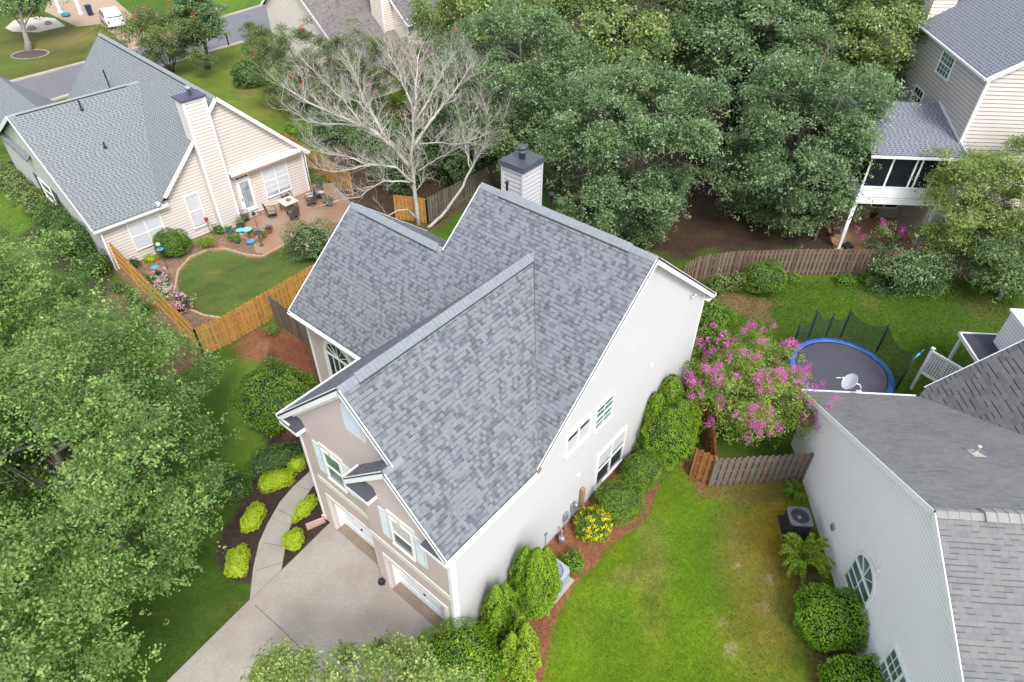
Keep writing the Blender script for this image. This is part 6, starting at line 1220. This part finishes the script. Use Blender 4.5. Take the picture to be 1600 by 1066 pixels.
# ------------------------------------------------------------------ objects
def acunit(label, base, rot, w, h, body, top, group=None):
    r = thing('air_conditioner', label, 'air conditioner', (*base, 0), rot, group); k = w/2
    b = MB(); b.prism([(-k, -k+.1), (-k+.1, -k), (k-.1, -k), (k, -k+.1), (k, k-.1), (k-.1, k), (-k+.1, k), (-k, k-.1)], .06, h-.06)
    for z in np.arange(.14, h-.12, .045): b.box(-k-.008, k+.008, -k+.1, k-.1, z, z+.014); b.box(-k+.1, k-.1, -k-.008, k+.008, z, z+.014)
    b.build('cabinet', body, r)
    t_ = MB(); n = 28; V = []
    for i in range(n):
        a = 2*math.pi*i/n; c, s_ = math.cos(a), math.sin(a); q = (abs(c)**7+abs(s_)**7)**(-1/7)
        V += [(c*q*k*1.03, s_*q*k*1.03, h-.06), (c*q*k*1.03, s_*q*k*1.03, h), (c*k*.82, s_*k*.82, h+.02), (c*k*.78, s_*k*.78, h-.05)]
    t_.add(V, [(i*4+j, ((i+1) % n)*4+j, ((i+1) % n)*4+j+1, i*4+j+1) for i in range(n) for j in range(3)], 0, False); t_.build('top_rim', top, r)
    f = MB(); f.lathe([(k*.8, h-.16), (k*.8, h-.14), (.0, h-.14)], 24, (0, 0, 0), 0, False); f.build('fan_shroud', black_m, r)
    f = MB()
    for i in range(5):
        a = i*2*math.pi/5; d = Vector((math.cos(a), math.sin(a), 0)); p = Vector((-d.y, d.x, 0)); f.add([d*.06+p*.03+Vector((0, 0, h-.11)), d*k*.72+p*.13+Vector((0, 0, h-.12)), d*k*.74-p*.07+Vector((0, 0, h-.08)), d*.06-p*.03+Vector((0, 0, h-.09))], [(0, 1, 2, 3), (3, 2, 1, 0)])
    f.lathe([(.09, h-.13), (.09, h-.06), (.05, h-.04)], 14); f.build('fan', metal_g, r)
    g = MB()
    for q in np.linspace(.16, .8, 8): 
        pts = [(q*k*math.cos(a), q*k*math.sin(a), h+.015) for a in np.linspace(0, 2*math.pi, 25)]; g.tube(pts, .004, 3, cap=False)
    g.build('grille', top, r)
    p = MB(); p.box(-k-.12, k+.12, -k-.12, k+.12, 0, .06); p.build('pad', black_m if body.name == 'ac_dark' else conc2, r); return r
ac_body = mat('ac_grey', (.34, .37, .42), .5, .08, 4, metal=.2)
acunit('pale grey air conditioner half hidden behind the arborvitae', (1.53, 12.96), R(-39), .95, .85, ac_body, mat('ac_rim', (.36, .39, .44), .5, .05, 3), 'air conditioners')
acunit('black air conditioner on a dark pad beside the white house', (11.25, 15.35), R(-3.8), .86, .85, mat('ac_dark', (.035, .033, .035), .5, .2, 4), mat('ac_dark_rim', (.16, .17, .20), .45, .1, 3), 'air conditioners')

# trampoline
TR = thing('trampoline', 'round trampoline with blue edge pad and black safety net behind the pink crape myrtle', 'trampoline', (15.8, 23.55, 0), 0)
m = MB(); zt_ = .85; m.lathe([(2.12, zt_-.02), (2.02, zt_), (1.0, zt_-.012), (.001, zt_-.02)], 64, smooth=True); mo = m.build('mat', mat('trampoline_mat', (.075, .075, .092), .75, .08, 2), TR)
t_ = MB(); rnd = random.Random(5); x = -.42
while x < .08:
    w = rnd.choice((.025, .035, .045)); h = rnd.choice((.05, .055, .075)); t_.face([(x, -.52, zt_+.004), (x+w, -.52, zt_+.004), (x+w+.02, -.52+h, zt_+.004), (x+.02, -.52+h, zt_+.004)]); x += w+.012
t_.build('lettering', white_trim, mo)
p = MB(); n = 72; V = []
for i in range(n):
    a = 2*math.pi*i/n; c, s_ = math.cos(a), math.sin(a); w = .012*math.sin(i*2.3)
    V += [(2.09*c, 2.09*s_, zt_+.008), (2.11*c, 2.11*s_, zt_+.05+w), (2.32*c, 2.32*s_, zt_+.055+w), (2.38*c, 2.38*s_, zt_+.03), (2.39*c, 2.39*s_, zt_-.1+w)]
p.add(V, [(i*5+j, ((i+1) % n)*5+j, ((i+1) % n)*5+j+1, i*5+j+1) for i in range(n) for j in range(4)], 0, True); p.build('edge_pad', mat('blue_pad', (.035, .125, .38), .5, .35, 3, .3), TR)
p = MB(); p.tube([(2.3*math.cos(a), 2.3*math.sin(a), zt_-.05) for a in np.linspace(0, 2*math.pi, 49)], .03, 6, cap=False); p.build('ring_frame', metal_g, TR)
PO = [(14.84, 26.05, 2.75), (16.65, 26.15, 2.75), (18.1, 24.85, 2.75), (17.85, 22.2, 3.2), (13.75, 25.3, 2.5), (15.89, 26.3, 2.3)]
order = []
for i, (x, y, z) in enumerate(PO):
    a = math.atan2(y-23.55, x-15.8); X, Y = 2.42*math.cos(a), 2.42*math.sin(a); order.append((a, X, Y, z))
    p = MB(); p.tube([(X, Y, .02), (X, Y, 1.0)], .025, 6); p.tube([(X, Y, 1.0), (X*1.02, Y*1.02, z-.35 if i == 3 else z)], .05, 8)
    po = p.build('net_pole', black_m, TR)
    if i == 3:
        p = MB(); p.tube([(X*1.02, Y*1.02, z-.35), (X*1.07, Y*1.07, z+.1)], .045, 8); p.tube([(X*1.07, Y*1.07, z+.1), (X*1.10, Y*1.10, z+.35)], .015, 6); p.build('torn_sleeve', mat('sky_blue_foam', (.10, .45, .62), .6, .1, 4), po)
order.sort(); nm = NT('net'); tc = nm.n('ShaderNodeUVMap', uv_map='UVMap').outputs[0]; sx_ = nm.n('ShaderNodeSeparateXYZ'); nm.l(tc, sx_.inputs[0])
g = [nm.math('GREATER_THAN', .30, nm.math('FRACT', nm.math('MULTIPLY', sx_.outputs[k], 45))) for k in (0, 1)]
al = nm.math('MAXIMUM', *g); nm.b.inputs['Base Color'].default_value = (.02, .03, .025, 1); nm.b.inputs['Roughness'].default_value = .8; nm.l(al, nm.b.inputs['Alpha'])
N_ = MB(); k = len(order)
for i in range(k-1):
    a0, X0, Y0, Z0 = order[i]; a1, X1, Y1, Z1 = order[(i+1) % k]; st = 8
    for j in range(st):
        q = []
        for t in (j/st, (j+1)/st):
            x, y = X0+(X1-X0)*t, Y0+(Y1-Y0)*t; top = Z0+(Z1-Z0)*t-.35*math.sin(math.pi*t)-.05; q.append((x*.985, y*.985, top))
        b = [(q[0][0]*.99, q[0][1]*.99, zt_+.05), (q[1][0]*.99, q[1][1]*.99, zt_+.05)]
        L = math.hypot(q[1][0]-q[0][0], q[1][1]-q[0][1]); u0 = i*3+j*L
        N_.face([b[0], b[1], q[1], q[0]], 0, [(u0, 0), (u0+L, 0), (u0+L, q[1][2]-zt_), (u0, q[0][2]-zt_)])
N_.build('safety_net', nm.m, TR)
for i in range(4):
    a = math.pi/4+i*math.pi/2; p = MB(); X, Y = 2.25*math.cos(a), 2.25*math.sin(a); d = Vector((-math.sin(a), math.cos(a), 0))*.6
    p.tube([Vector((X, Y, zt_-.05))+d, Vector((X, Y, .03))+d, Vector((X, Y, .03))-d, Vector((X, Y, zt_-.05))-d], .025, 6); p.build('leg', metal_g, TR)
# satellite dish
DS = thing('satellite_dish', 'pale oval satellite dish mounted on the eave of the weathered roof', 'satellite dish', (*(14.41, 19.79), 3.25))
d = MB(); n = 32; Mx = Matrix.Rotation(R(-62), 4, 'Y') @ Matrix.Rotation(R(18), 4, 'X'); rings = []
base = Vector((-.52, .02, .52)); Mz = Matrix.Rotation(R(170), 4, 'Z')@Matrix.Rotation(R(52), 4, 'Y')
for r_, z in ((.001, 0), (.12, .008), (.25, .035), (.34, .065), (.35, .07), (.35, .055), (.25, .015), (.001, -.02)):
    rings += [base+(Mz@Vector((r_*1.05*math.cos(2*math.pi*i/n), r_*1.12*math.sin(2*math.pi*i/n), z))) for i in range(n)]
d.add(rings, [(j*n+i, j*n+(i+1) % n, (j+1)*n+(i+1) % n, (j+1)*n+i) for j in range(7) for i in range(n)], 0, True); d.build('reflector', mat('dish_grey', (.62, .65, .68), .5, .03, 3), DS)
d = MB(); d.tube([(0, 0, 0), (0, 0, .25), (-.12, 0, .42), base-(Mz@Vector((0, 0, .04)))], .022, 8); d.box(-.1, .1, -.06, .06, -.03, .02); d.build('mast', white_trim, DS)
d = MB(); e_ = base+(Mz@Vector((.05, 0, .42))); d.tube([base+(Mz@Vector((.33, 0, .06))), e_], .012, 6); d.tube([e_, e_+(Mz@Vector((0, 0, -.1)))], .035, 8); d.build('receiver_arm', white_trim, DS)
# lattice panel with post
LT = thing('lattice_panel', 'white lattice privacy panel on a post behind the grey roof', 'lattice', (19.33, 23.19, 0), math.atan2(-1.15, .80))
l_ = MB(); l_.box(-.06, .06, -.06, .06, 0, 2.6); l_.box(-.08, .08, -.08, .08, 2.6, 2.66); l_.build('post', white_trim, LT)
l_ = MB(); l_.box(.06, 2.0, -.03, .03, 2.42, 2.52); l_.box(.06, 2.0, -.03, .03, 1.1, 1.2); l_.box(1.95, 2.05, -.04, .04, 0, 2.5)
x = .12
while x < 1.95: l_.box(x, x+.045, -.006, .0, 1.2, 2.42); x += .12
z = 1.26
while z < 2.42: l_.box(.06, 1.95, .001, .007, z, z+.045); z += .12
l_.build('lattice', white_trim, LT)

# patio furniture
wick = mat('dark_wicker', (.10, .075, .065), .8, .3, 12, .4); cush = mat('beige_cushion', (.36, .31, .26), .9, .08, 5); stone_m = mat('cream_stone', (.62, .57, .50), .6, .08, 4)
TB = thing('patio_table', 'square cream stone topped patio table in front of the large window', 'table', (-14.8, 39.5, .05), R(46)); b = MB(); b.box(-.5, .5, -.5, .5, .70, .76); b.build('tabletop', stone_m, TB)
for sx2 in (-1, 1):
    for sy in (-1, 1): b = MB(); b.box(sx2*.4-.03, sx2*.4+.03, sy*.4-.03, sy*.4+.03, 0, .70); b.build('leg', wick, TB)
b = MB(); b.box(-.44, .44, -.44, .44, .62, .699); b.build('apron', wick, TB)
bw = MB(); bw.lathe([(.05, 0), (.14, .03), (.17, .09), (.15, .09), (.04, .03)], 14); o = bw.build('bowl', mat('brown_bowl', (.24, .14, .08), .6, .2, 6)); o.location = (-14.75, 39.5, .811); tag(o, 'small brown bowl in the middle of the stone patio table', 'bowl')
def chair(label, loc, rot, cushion=True):
    r = thing('patio_chair', label, 'chair', (*loc, .05), rot, 'wicker chairs round the patio table')
    b = MB(); b.box(-.28, .28, -.27, .27, .30, .37); b.build('seat', wick, r)
    if cushion: b = MB(); b.box(-.26, .26, -.25, .25, .371, .45); b.build('cushion', cush, r)
    b = MB(); b.add([(-.28, .24, .37), (.28, .24, .37), (.28, .31, .37), (-.28, .31, .37), (-.26, .38, .92), (.26, .38, .92), (.26, .43, .90), (-.26, .43, .90), (-.18, .41, 1.0), (.18, .41, 1.0), (.18, .45, .99), (-.18, .45, .99)], [(0, 1, 5, 4), (1, 2, 6, 5), (2, 3, 7, 6), (3, 0, 4, 7), (4, 5, 9, 8), (6, 7, 11, 10), (5, 6, 10, 9), (7, 4, 8, 11), (8, 9, 10, 11), (3, 2, 1, 0)]); b.build('backrest', wick, r)
    for s_ in (-1, 1):
        b = MB(); b.tube([(s_*.3, -.26, .36), (s_*.31, -.25, .6), (s_*.31, .1, .62), (s_*.29, .3, .6)], .028, 6); b.build('armrest', wick, r)
    b = MB(); b.tube([(0, 0, .3), (0, 0, .08)], .05, 8); b.tube([(.27*math.cos(a), .27*math.sin(a), .03) for a in np.linspace(0, 2*math.pi, 21)], .028, 6, cap=False); b.bar((-.27, 0, .05), (.27, 0, .05), .04, .03); b.bar((0, -.27, .05), (0, .27, .05), .04, .03); b.build('swivel_base', wick, r); return r
chair('wicker swivel chair with beige cushion left of the patio table', (-15.75, 38.75), R(112)); chair('wicker chair with its back to the lawn, nearest in front of the table', (-14.25, 38.5), R(225), False)
chair('wicker chair against the wall behind the patio table', (-15.3, 40.75), R(45), False); chair('wide wicker lounge chair right of the patio table', (-13.55, 40.25), R(-60), False); chair('wicker chair at the far right corner of the patio', (-13.3, 41.3), R(-20))
chair('wicker chair at the left edge of the patio beside the door mat', (-17.4, 38.2), R(100), False)
dm = MB(); dm.box(-.55, .55, -.32, .32, 0, .012); dm.box(-.45, .45, -.24, .24, .0125, .016, 1); o = dm.build('door_mat', [bark, cush]); o.location = (*(-17.15, 38.86), .052); o.rotation_euler = (0, 0, R(46)); tag(o, 'brown door mat below the white patio door', 'mat')
def potted(label, loc, pot, leafm, r_, h, ph, seed, group=None, flower=None):
    r = thing('potted_plant', label, 'potted plant', (*loc, .05), 0, group); b = MB(); b.lathe([(r_*.65, 0), (r_*.8, ph*.5), (r_, ph*.95), (r_*1.08, ph), (r_*.9, ph), (r_*.85, ph*.9)], 14); b.build('pot', pot, r)
    rng = np.random.default_rng(seed); n = int(900*max(h, .3)); P = rng.normal(size=(n, 3))*np.array([r_*.7, r_*.7, h*.28])+np.array([0, 0, ph+h*.45]); P = P[P[:, 2] > ph*.9]; n = len(P)
    sets = [(leaf_arrays(P, rng.normal(size=(n, 3))+np.array([0, 0, .8]), np.full(n, .075), rng), rng.uniform(0, 1, n), 0)]; ml = [leafm]
    if flower: q = P[rng.choice(n, 40)]*1.03; sets.append((leaf_arrays(q, rng.normal(size=q.shape)+np.array([0, 0, 1]), np.full(len(q), .07), rng, .9), rng.uniform(0, 1, len(q)), 1)); ml.append(flower)
    leaf_obj('leaves', sets, ml, r); return r
blue_g = mat('blue_glaze', (.10, .33, .55), .25, .15, 4); cyan_g = mat('cyan_glaze', (.22, .55, .75), .3, .15, 4); terra = mat('terracotta_pot', (.42, .19, .10), .75, .15, 5); yel_g = mat('yellow_glaze', (.60, .36, .03), .3, .15, 4); teal_g = mat('teal_glaze', (.10, .22, .22), .3, .2, 4); dk_g = mat('dark_pot', (.05, .05, .06), .4, .2, 4)
PG = 'pots by the patio corner'
potted('blue pot with small plant, leftmost by the chimney', (-17.89, 36.67), blue_g, lf_holly, .2, .2, .3, 1, PG); potted('yellow pot beside the tall blue birdbath', (-16.33, 36.32), yel_g, lf_oak2, .2, .25, .35, 2, PG); potted('round teal pot on the soil below the birdbaths', (-17.09, 35.65), teal_g, lf_bright, .2, .15, .3, 3, PG)
potted('silvery green tall plant against the chimney corner', (-17.30, 37.13), dk_g, lf_myrt_d, .25, .6, .35, 4, PG); potted('terracotta pot with purple-red leaves at the patio edge', (-15.40, 36.77), terra, leafmat('purple_leaf', (.10, .04, .06), (.30, .12, .16), .2), .2, .2, .3, 5, PG); potted('small orange terracotta pot between the dark bowl and the patio', (-15.58, 36.25), terra, lf_bright, .16, .15, .25, 6, PG)
potted('tall silvery potted shrub left of the large window', (-16.94, 40.19), dk_g, lf_myrt_d, .28, 1.6, .4, 7, PG); potted('tall dark-leaved potted shrub right of the large window', (-15.12, 42.85), dk_g, lf_holly, .3, 1.5, .45, 8, PG); potted('low green potted plant at the left of the birdbaths', (-17.49, 35.79), terra, lf_bright, .18, .25, .22, 9, PG)
potted('grey-green potted plant under the fallen branches', (-12.34, 40.24), dk_g, lf_myrt_d, .3, .5, .3, 10, PG); potted('small pot with pale flowers beyond the chairs', (-13.37, 41.43), cyan_g, lf_holly, .22, .3, .3, 11, PG, fl_white)
def birdbath(label, loc, m_, r_, h):
    r = thing('birdbath', label, 'birdbath', (*loc, .02), 0, 'birdbaths of the left garden'); b = MB(); b.lathe([(r_*.55, 0), (r_*.5, .04), (.04, .08), (.035, h-.08), (.07, h-.03)], 14); b.build('pedestal', bark if h > .5 else m_, r)
    b = MB(); b.lathe([(.06, h-.03), (r_*.8, h), (r_, h+.05), (r_*.96, h+.055), (r_*.7, h+.02), (.01, h+.01)], 24); b.build('basin', m_, r); return r
birdbath('tall pale blue birdbath by the patio corner', (-16.42, 35.95), cyan_g, .3, .75); birdbath('low bright blue dish birdbath on the soil', (-16.23, 35.59), blue_g, .27, .12); birdbath('turquoise bowl birdbath behind the tall one', (-17.20, 36.68), cyan_g, .27, .25); birdbath('dark bowl on a thin stand beside the terracotta pots', (-15.52, 35.31), dk_g, .3, .9)
def stake(label, loc, h, top):
    r = thing('garden_stake', label, 'garden ornament', (*loc, 0), 0, 'ornaments on stakes in the left garden'); b = MB(); b.tube([(0, 0, 0), (0, 0, h)], .014, 6); b.build('pole', black_m, r)
    b = MB()
    for kind, z, m_i in top:
        if kind == 'dish': b.lathe([(.02, z-.03), (.16, z), (.2, z+.03), (.18, z+.03), (.01, z)], 16, (0, 0, 0), m_i)
        elif kind == 'ball': b.lathe([(.02, z-.12), (.1, z-.08), (.13, z), (.1, z+.08), (.02, z+.12)], 14, (0, 0, 0), m_i)
        else: b.lathe([(.08, z-.2), (.09, z-.18), (.09, z+.15), (.03, z+.2)], 10, (0, 0, 0), m_i)
    b.build('ornament', [blue_g, stone_m, black_m, fl_red], r); return r
stake('stake with a blue dish and a white ball, in front of the round dark shrub', (-20.40, 32.87), 1.7, [('dish', 1.35, 0), ('ball', 1.7, 1)]); stake('stake with a small blue dish above a black feeder tube', (-19.84, 30.86), 1.5, [('dish', 1.5, 0), ('tube', 1.05, 2)])
stake('stake with pink and white ornament beside the narrow window', (-19.11, 36.66), 1.1, [('ball', 1.1, 3)]); stake('thin black shepherd stake above the dark bowl', (-16.20, 36.99), 1.3, [('ball', 1.3, 2)]); stake('thin stake with white solar cap at the soil beyond the chairs', (-12.89, 40.83), .7, [('dish', .7, 1)])
sd_ = thing('side_table', 'tiny white round side table right of the patio chairs', 'side table', (*(-13.66, 40.73), .05)); b = MB(); b.lathe([(.28, .5), (.3, .52), (.3, .54), (.0, .54)], 18); b.build('tabletop', stone_m, sd_); b = MB(); b.lathe([(.2, 0), (.19, .03), (.03, .05), (.03, .5)], 14); b.build('pedestal', stone_m, sd_)
# mower, chairs under the sunroom
MW = thing('push_mower', 'small push mower with tall handle at the white deck post', 'mower', (*(20.70, 35.46), .05), R(20)); b = MB(); b.box(-.22, .22, -.2, .2, .12, .22); b.box(-.12, .12, -.1, .12, .221, .36); b.build('deck', mat('mower_teal', (.03, .07, .08), .4, .2, 5), MW)
for x, y in ((-.24, -.18), (.24, -.18), (-.24, .18), (.24, .18)): b = MB(); b.tube([(x-.025, y, .1), (x+.025, y, .1)], .1, 12); b.build('wheel', black_m, MW)
b = MB(); b.tube([(-.18, .15, .2), (-.18, .75, 1.05), (.18, .75, 1.05), (.18, .15, .2)], .014, 6); b.build('handle', metal_g, MW)
redm = mat('oxblood_metal', (.10, .03, .03), .5, .2, 5)
for i, (p, a, lb) in enumerate([((20.60, 38.15), 30, 'dark red metal chair left of the deck post, farther back'), ((20.35, 36.62), 80, 'dark red metal chair beside the deck post foot')]):
    c = thing('metal_chair', lb, 'chair', (*p, .05), R(a), 'dark red chairs beside the sunroom'); b = MB(); b.box(-.24, .24, -.24, .24, .4, .44); b.build('seat', redm, c); b = MB(); b.tube([(-.23, .24, .42), (-.23, .34, .9), (.23, .34, .9), (.23, .24, .42)], .02, 6); [b.bar((x, .27, .5), (x, .335, .88), .05, .012) for x in (-.12, 0, .12)]; b.build('backrest', redm, c)
    for x in (-.21, .21):
        for y in (-.21, .21): b = MB(); b.tube([(x, y, 0), (x, y, .4)], .016, 6); b.build('leg', redm, c)
lc = thing('lounge_chair', 'folded green metal-framed lounger under the sunroom', 'lounger', (*(23.90, 40.63), .05), R(20)); b = MB(); b.box(-.3, .3, -.8, .4, .36, .42); b.add([(-.3, .4, .4), (.3, .4, .4), (.3, .95, .95), (-.3, .95, .95), (-.3, .45, .36), (.3, .45, .36), (.3, 1.0, .91), (-.3, 1.0, .91)], [(0, 1, 2, 3), (7, 6, 5, 4), (0, 4, 5, 1), (1, 5, 6, 2), (2, 6, 7, 3), (3, 7, 4, 0)]); b.build('seat', mat('sage_fabric', (.12, .17, .15), .8, .1, 5), lc); b = MB(); [b.tube([(x, -.7, .38), (x, -.5, 0), (x, .5, .38)], .015, 6) for x in (-.32, .32)]; b.build('frame', metal_g, lc)
pt = potted('green potted plant under the sunroom', (23.74, 39.14), dk_g, lf_bright, .3, .5, .35, 12)

# street side
MBX = thing('mailbox', 'black mailbox on a post at the kerb', 'mailbox', (*(-29.26, 72.21), 0), R(40)); b = MB(); b.box(-.05, .05, -.05, .05, 0, 1.05); b.bar((0, 0, .75), (0, -.25, 1.0), .05, .05); b.build('post', black_m, MBX); b = MB(); b.tube([(0, -.32, 1.17), (0, .25, 1.17)], .12, 12); b.box(-.12, .12, -.32, .25, 1.05, 1.17); b.build('box', black_m, MBX)
def car(label, loc, rot, paint):
    r = thing('parked_car', label, 'car', (*loc, .01), rot, None)
    prof = [(-2.3, .35), (-2.32, .75), (-2.2, .98), (-1.9, 1.05), (-1.55, 1.55), (-1.2, 1.68), (.3, 1.68), (.75, 1.5), (1.2, 1.08), (2.0, .95), (2.3, .75), (2.32, .4)]
    b = MB(); cs_ = []
    for y, k in ((-.92, .0), (-.86, 1.0), (.86, 1.0), (.92, .0)):
        cs_ += [(x, y*(1-.13*max(0, z-1.0)/.68), z-(0 if k else .02)) for x, z in prof]
    n = len(prof); b.add(cs_, [(j*n+i, j*n+(i+1) % n, (j+1)*n+(i+1) % n, (j+1)*n+i) for j in range(3) for i in range(n)]+[tuple(range(n)), tuple(range(3*n, 4*n))[::-1]], 0, False)
    b.build('body', paint, r)
    for nm_, F in (('windscreen', [(.36, -.74, 1.66), (.36, .74, 1.66), (1.16, .82, 1.13), (1.16, -.82, 1.13)]), ('rear_window', [(-1.28, .72, 1.64), (-1.28, -.72, 1.64), (-1.86, -.8, 1.12), (-1.86, .8, 1.12)])):
        w = MB(); o_ = Vector((.012 if F[0][0] > 0 else -.012, 0, .014)); q = [Vector(f)+o_ for f in F]; w.add(q+[p-o_*.5 for p in q], [(0, 1, 2, 3), (3, 2, 1, 0), (0, 4, 5, 1), (2, 6, 7, 3)]); w.build(nm_, glass, r)
    for s_ in (-1, 1):
        for x0, x1, xt0, xt1 in ((-1.6, -.5, -1.25, -.5), (-.42, .95, -.42, .45)):
            w = MB(); w.add([(x0, s_*.925, 1.1), (x1, s_*.925, 1.1), (xt1, s_*.86, 1.55), (xt0, s_*.86, 1.55), (x0, s_*.905, 1.1), (x1, s_*.905, 1.1), (xt1, s_*.84, 1.55), (xt0, s_*.84, 1.55)], [(0, 1, 2, 3), (3, 2, 1, 0), (4, 5, 1, 0)]); w.build('side_window', glass, r)
        for x in (-1.45, 1.45):
            w = MB(); w.tube([(x, s_*.72, .34), (x, s_*.94, .34)], .34, 20); wo_ = w.build('wheel', black_m, r); w = MB(); w.tube([(x, s_*.935, .34), (x, s_*.95, .34)], .2, 14); w.build('rim', metal_g, wo_)
        w = MB(); w.box(2.28, 2.335, s_*.62-.16, s_*.62+.16, .62, .78); w.build('headlight', glass_sky, r)
        w = MB(); w.box(-2.335, -2.27, s_*.74-.1, s_*.74+.1, .72, .95); w.build('tail_light', mat('red_lens', (.35, .02, .02), .3, .1, 3), r)
    return r
car_white = mat('car_white', (.68, .70, .72), .25, .03, 2, spec=.6)
car('white car on the far driveway behind the red-flowered crape myrtle', (-44.32, 79.41), R(126), car_white)
bn = thing('wheelie_bin', 'dark blue-black bin standing on the far driveway left of the white car', 'bin', (*(-48.41, 82.67), .02), R(40)); b = MB(); b.add([(x*k, y*k, z) for z, k in ((0, .8), (1.0, 1)) for x, y in ((-.3, -.32), (.3, -.32), (.3, .32), (-.3, .32))], [(3, 2, 1, 0), (4, 5, 6, 7), (0, 1, 5, 4), (1, 2, 6, 5), (2, 3, 7, 6), (3, 0, 4, 7)]); b.build('body', mat('bin_navy', (.02, .03, .06), .5, .2, 4), bn); b = MB(); b.box(-.33, .33, -.35, .36, 1.0, 1.06); b.build('lid', MATS['bin_navy'], bn)
for i, (p, lb) in enumerate([((-52.32, 83.59), 'slim white porch column at the far driveway, left one'), ((-49.73, 83.14), 'white porch column at the far driveway next to the dark bin')]):
    b = MB(); b.box(-.14, .14, -.14, .14, 0, 2.6); b.box(-.2, .2, -.2, .2, 0, .18); b.box(-.2, .2, -.2, .2, 2.6, 2.75); o = b.build('porch_column', white_trim); o.location = (*p, 0); tag(o, lb, 'column', 'porch columns')
b = MB(); b.lathe([(.3, 0), (.45, .1), (.5, .3), (.46, .3), (.4, .12), (.0, .12)], 18); o = b.build('paddling_tub', mat('teal_tub', (.03, .22, .26), .4, .1, 4)); o.location = (*(-50.93, 82.13), .02); tag(o, 'teal plastic tub beside the porch columns', 'tub')
rg = MB(); rnd = random.Random(9)
for i in range(46):
    a = i/46*6.283; x, y = 1.7*math.cos(a), 1.35*math.sin(a); s_ = rnd.uniform(.09, .15); rg.lathe([(s_*.8, 0), (s_, .05), (s_*.7, .12), (.01, .14)], 6, (x, y, 0), 0, False)
o = rg.build('stone_ring', mat('field_stone', (.26, .21, .17), .9, .3, 8)); o.location = (*(-48.16, 69.40), .0); tag(o, 'ring of small stones round the tree at the top left', 'stone ring')
mr = MB(); mr.face([(1.65*math.cos(a), 1.3*math.sin(a), .012) for a in np.linspace(0, 2*math.pi, 29)[:-1]]); o = mr.build('mulch_ring', mat('grey_mulch', (.085, .07, .065), .95, .4, 20, .6)); o.location = (*(-48.16, 69.40), 0); tag(o, kind='structure')
for i, (p, w, lb) in enumerate([((-52.35, 77.46), .5, 'tan rock on the white gravel bed'), ((-51.49, 79.28), .4, 'small dark metal frame chair on the white gravel')]):
    b = MB(); b.lathe([(w*.8, 0), (w, .1), (w*.6, .3), (.02, .34)], 8, (0, 0, 0), 0, False); o = b.build('garden_rock', MATS['field_stone']); o.location = (*p, .02); tag(o, ('tan rock on the left part of the white gravel bed', 'smaller tan rock on the right part of the white gravel bed')[i], 'rock', 'rocks on the gravel bed')
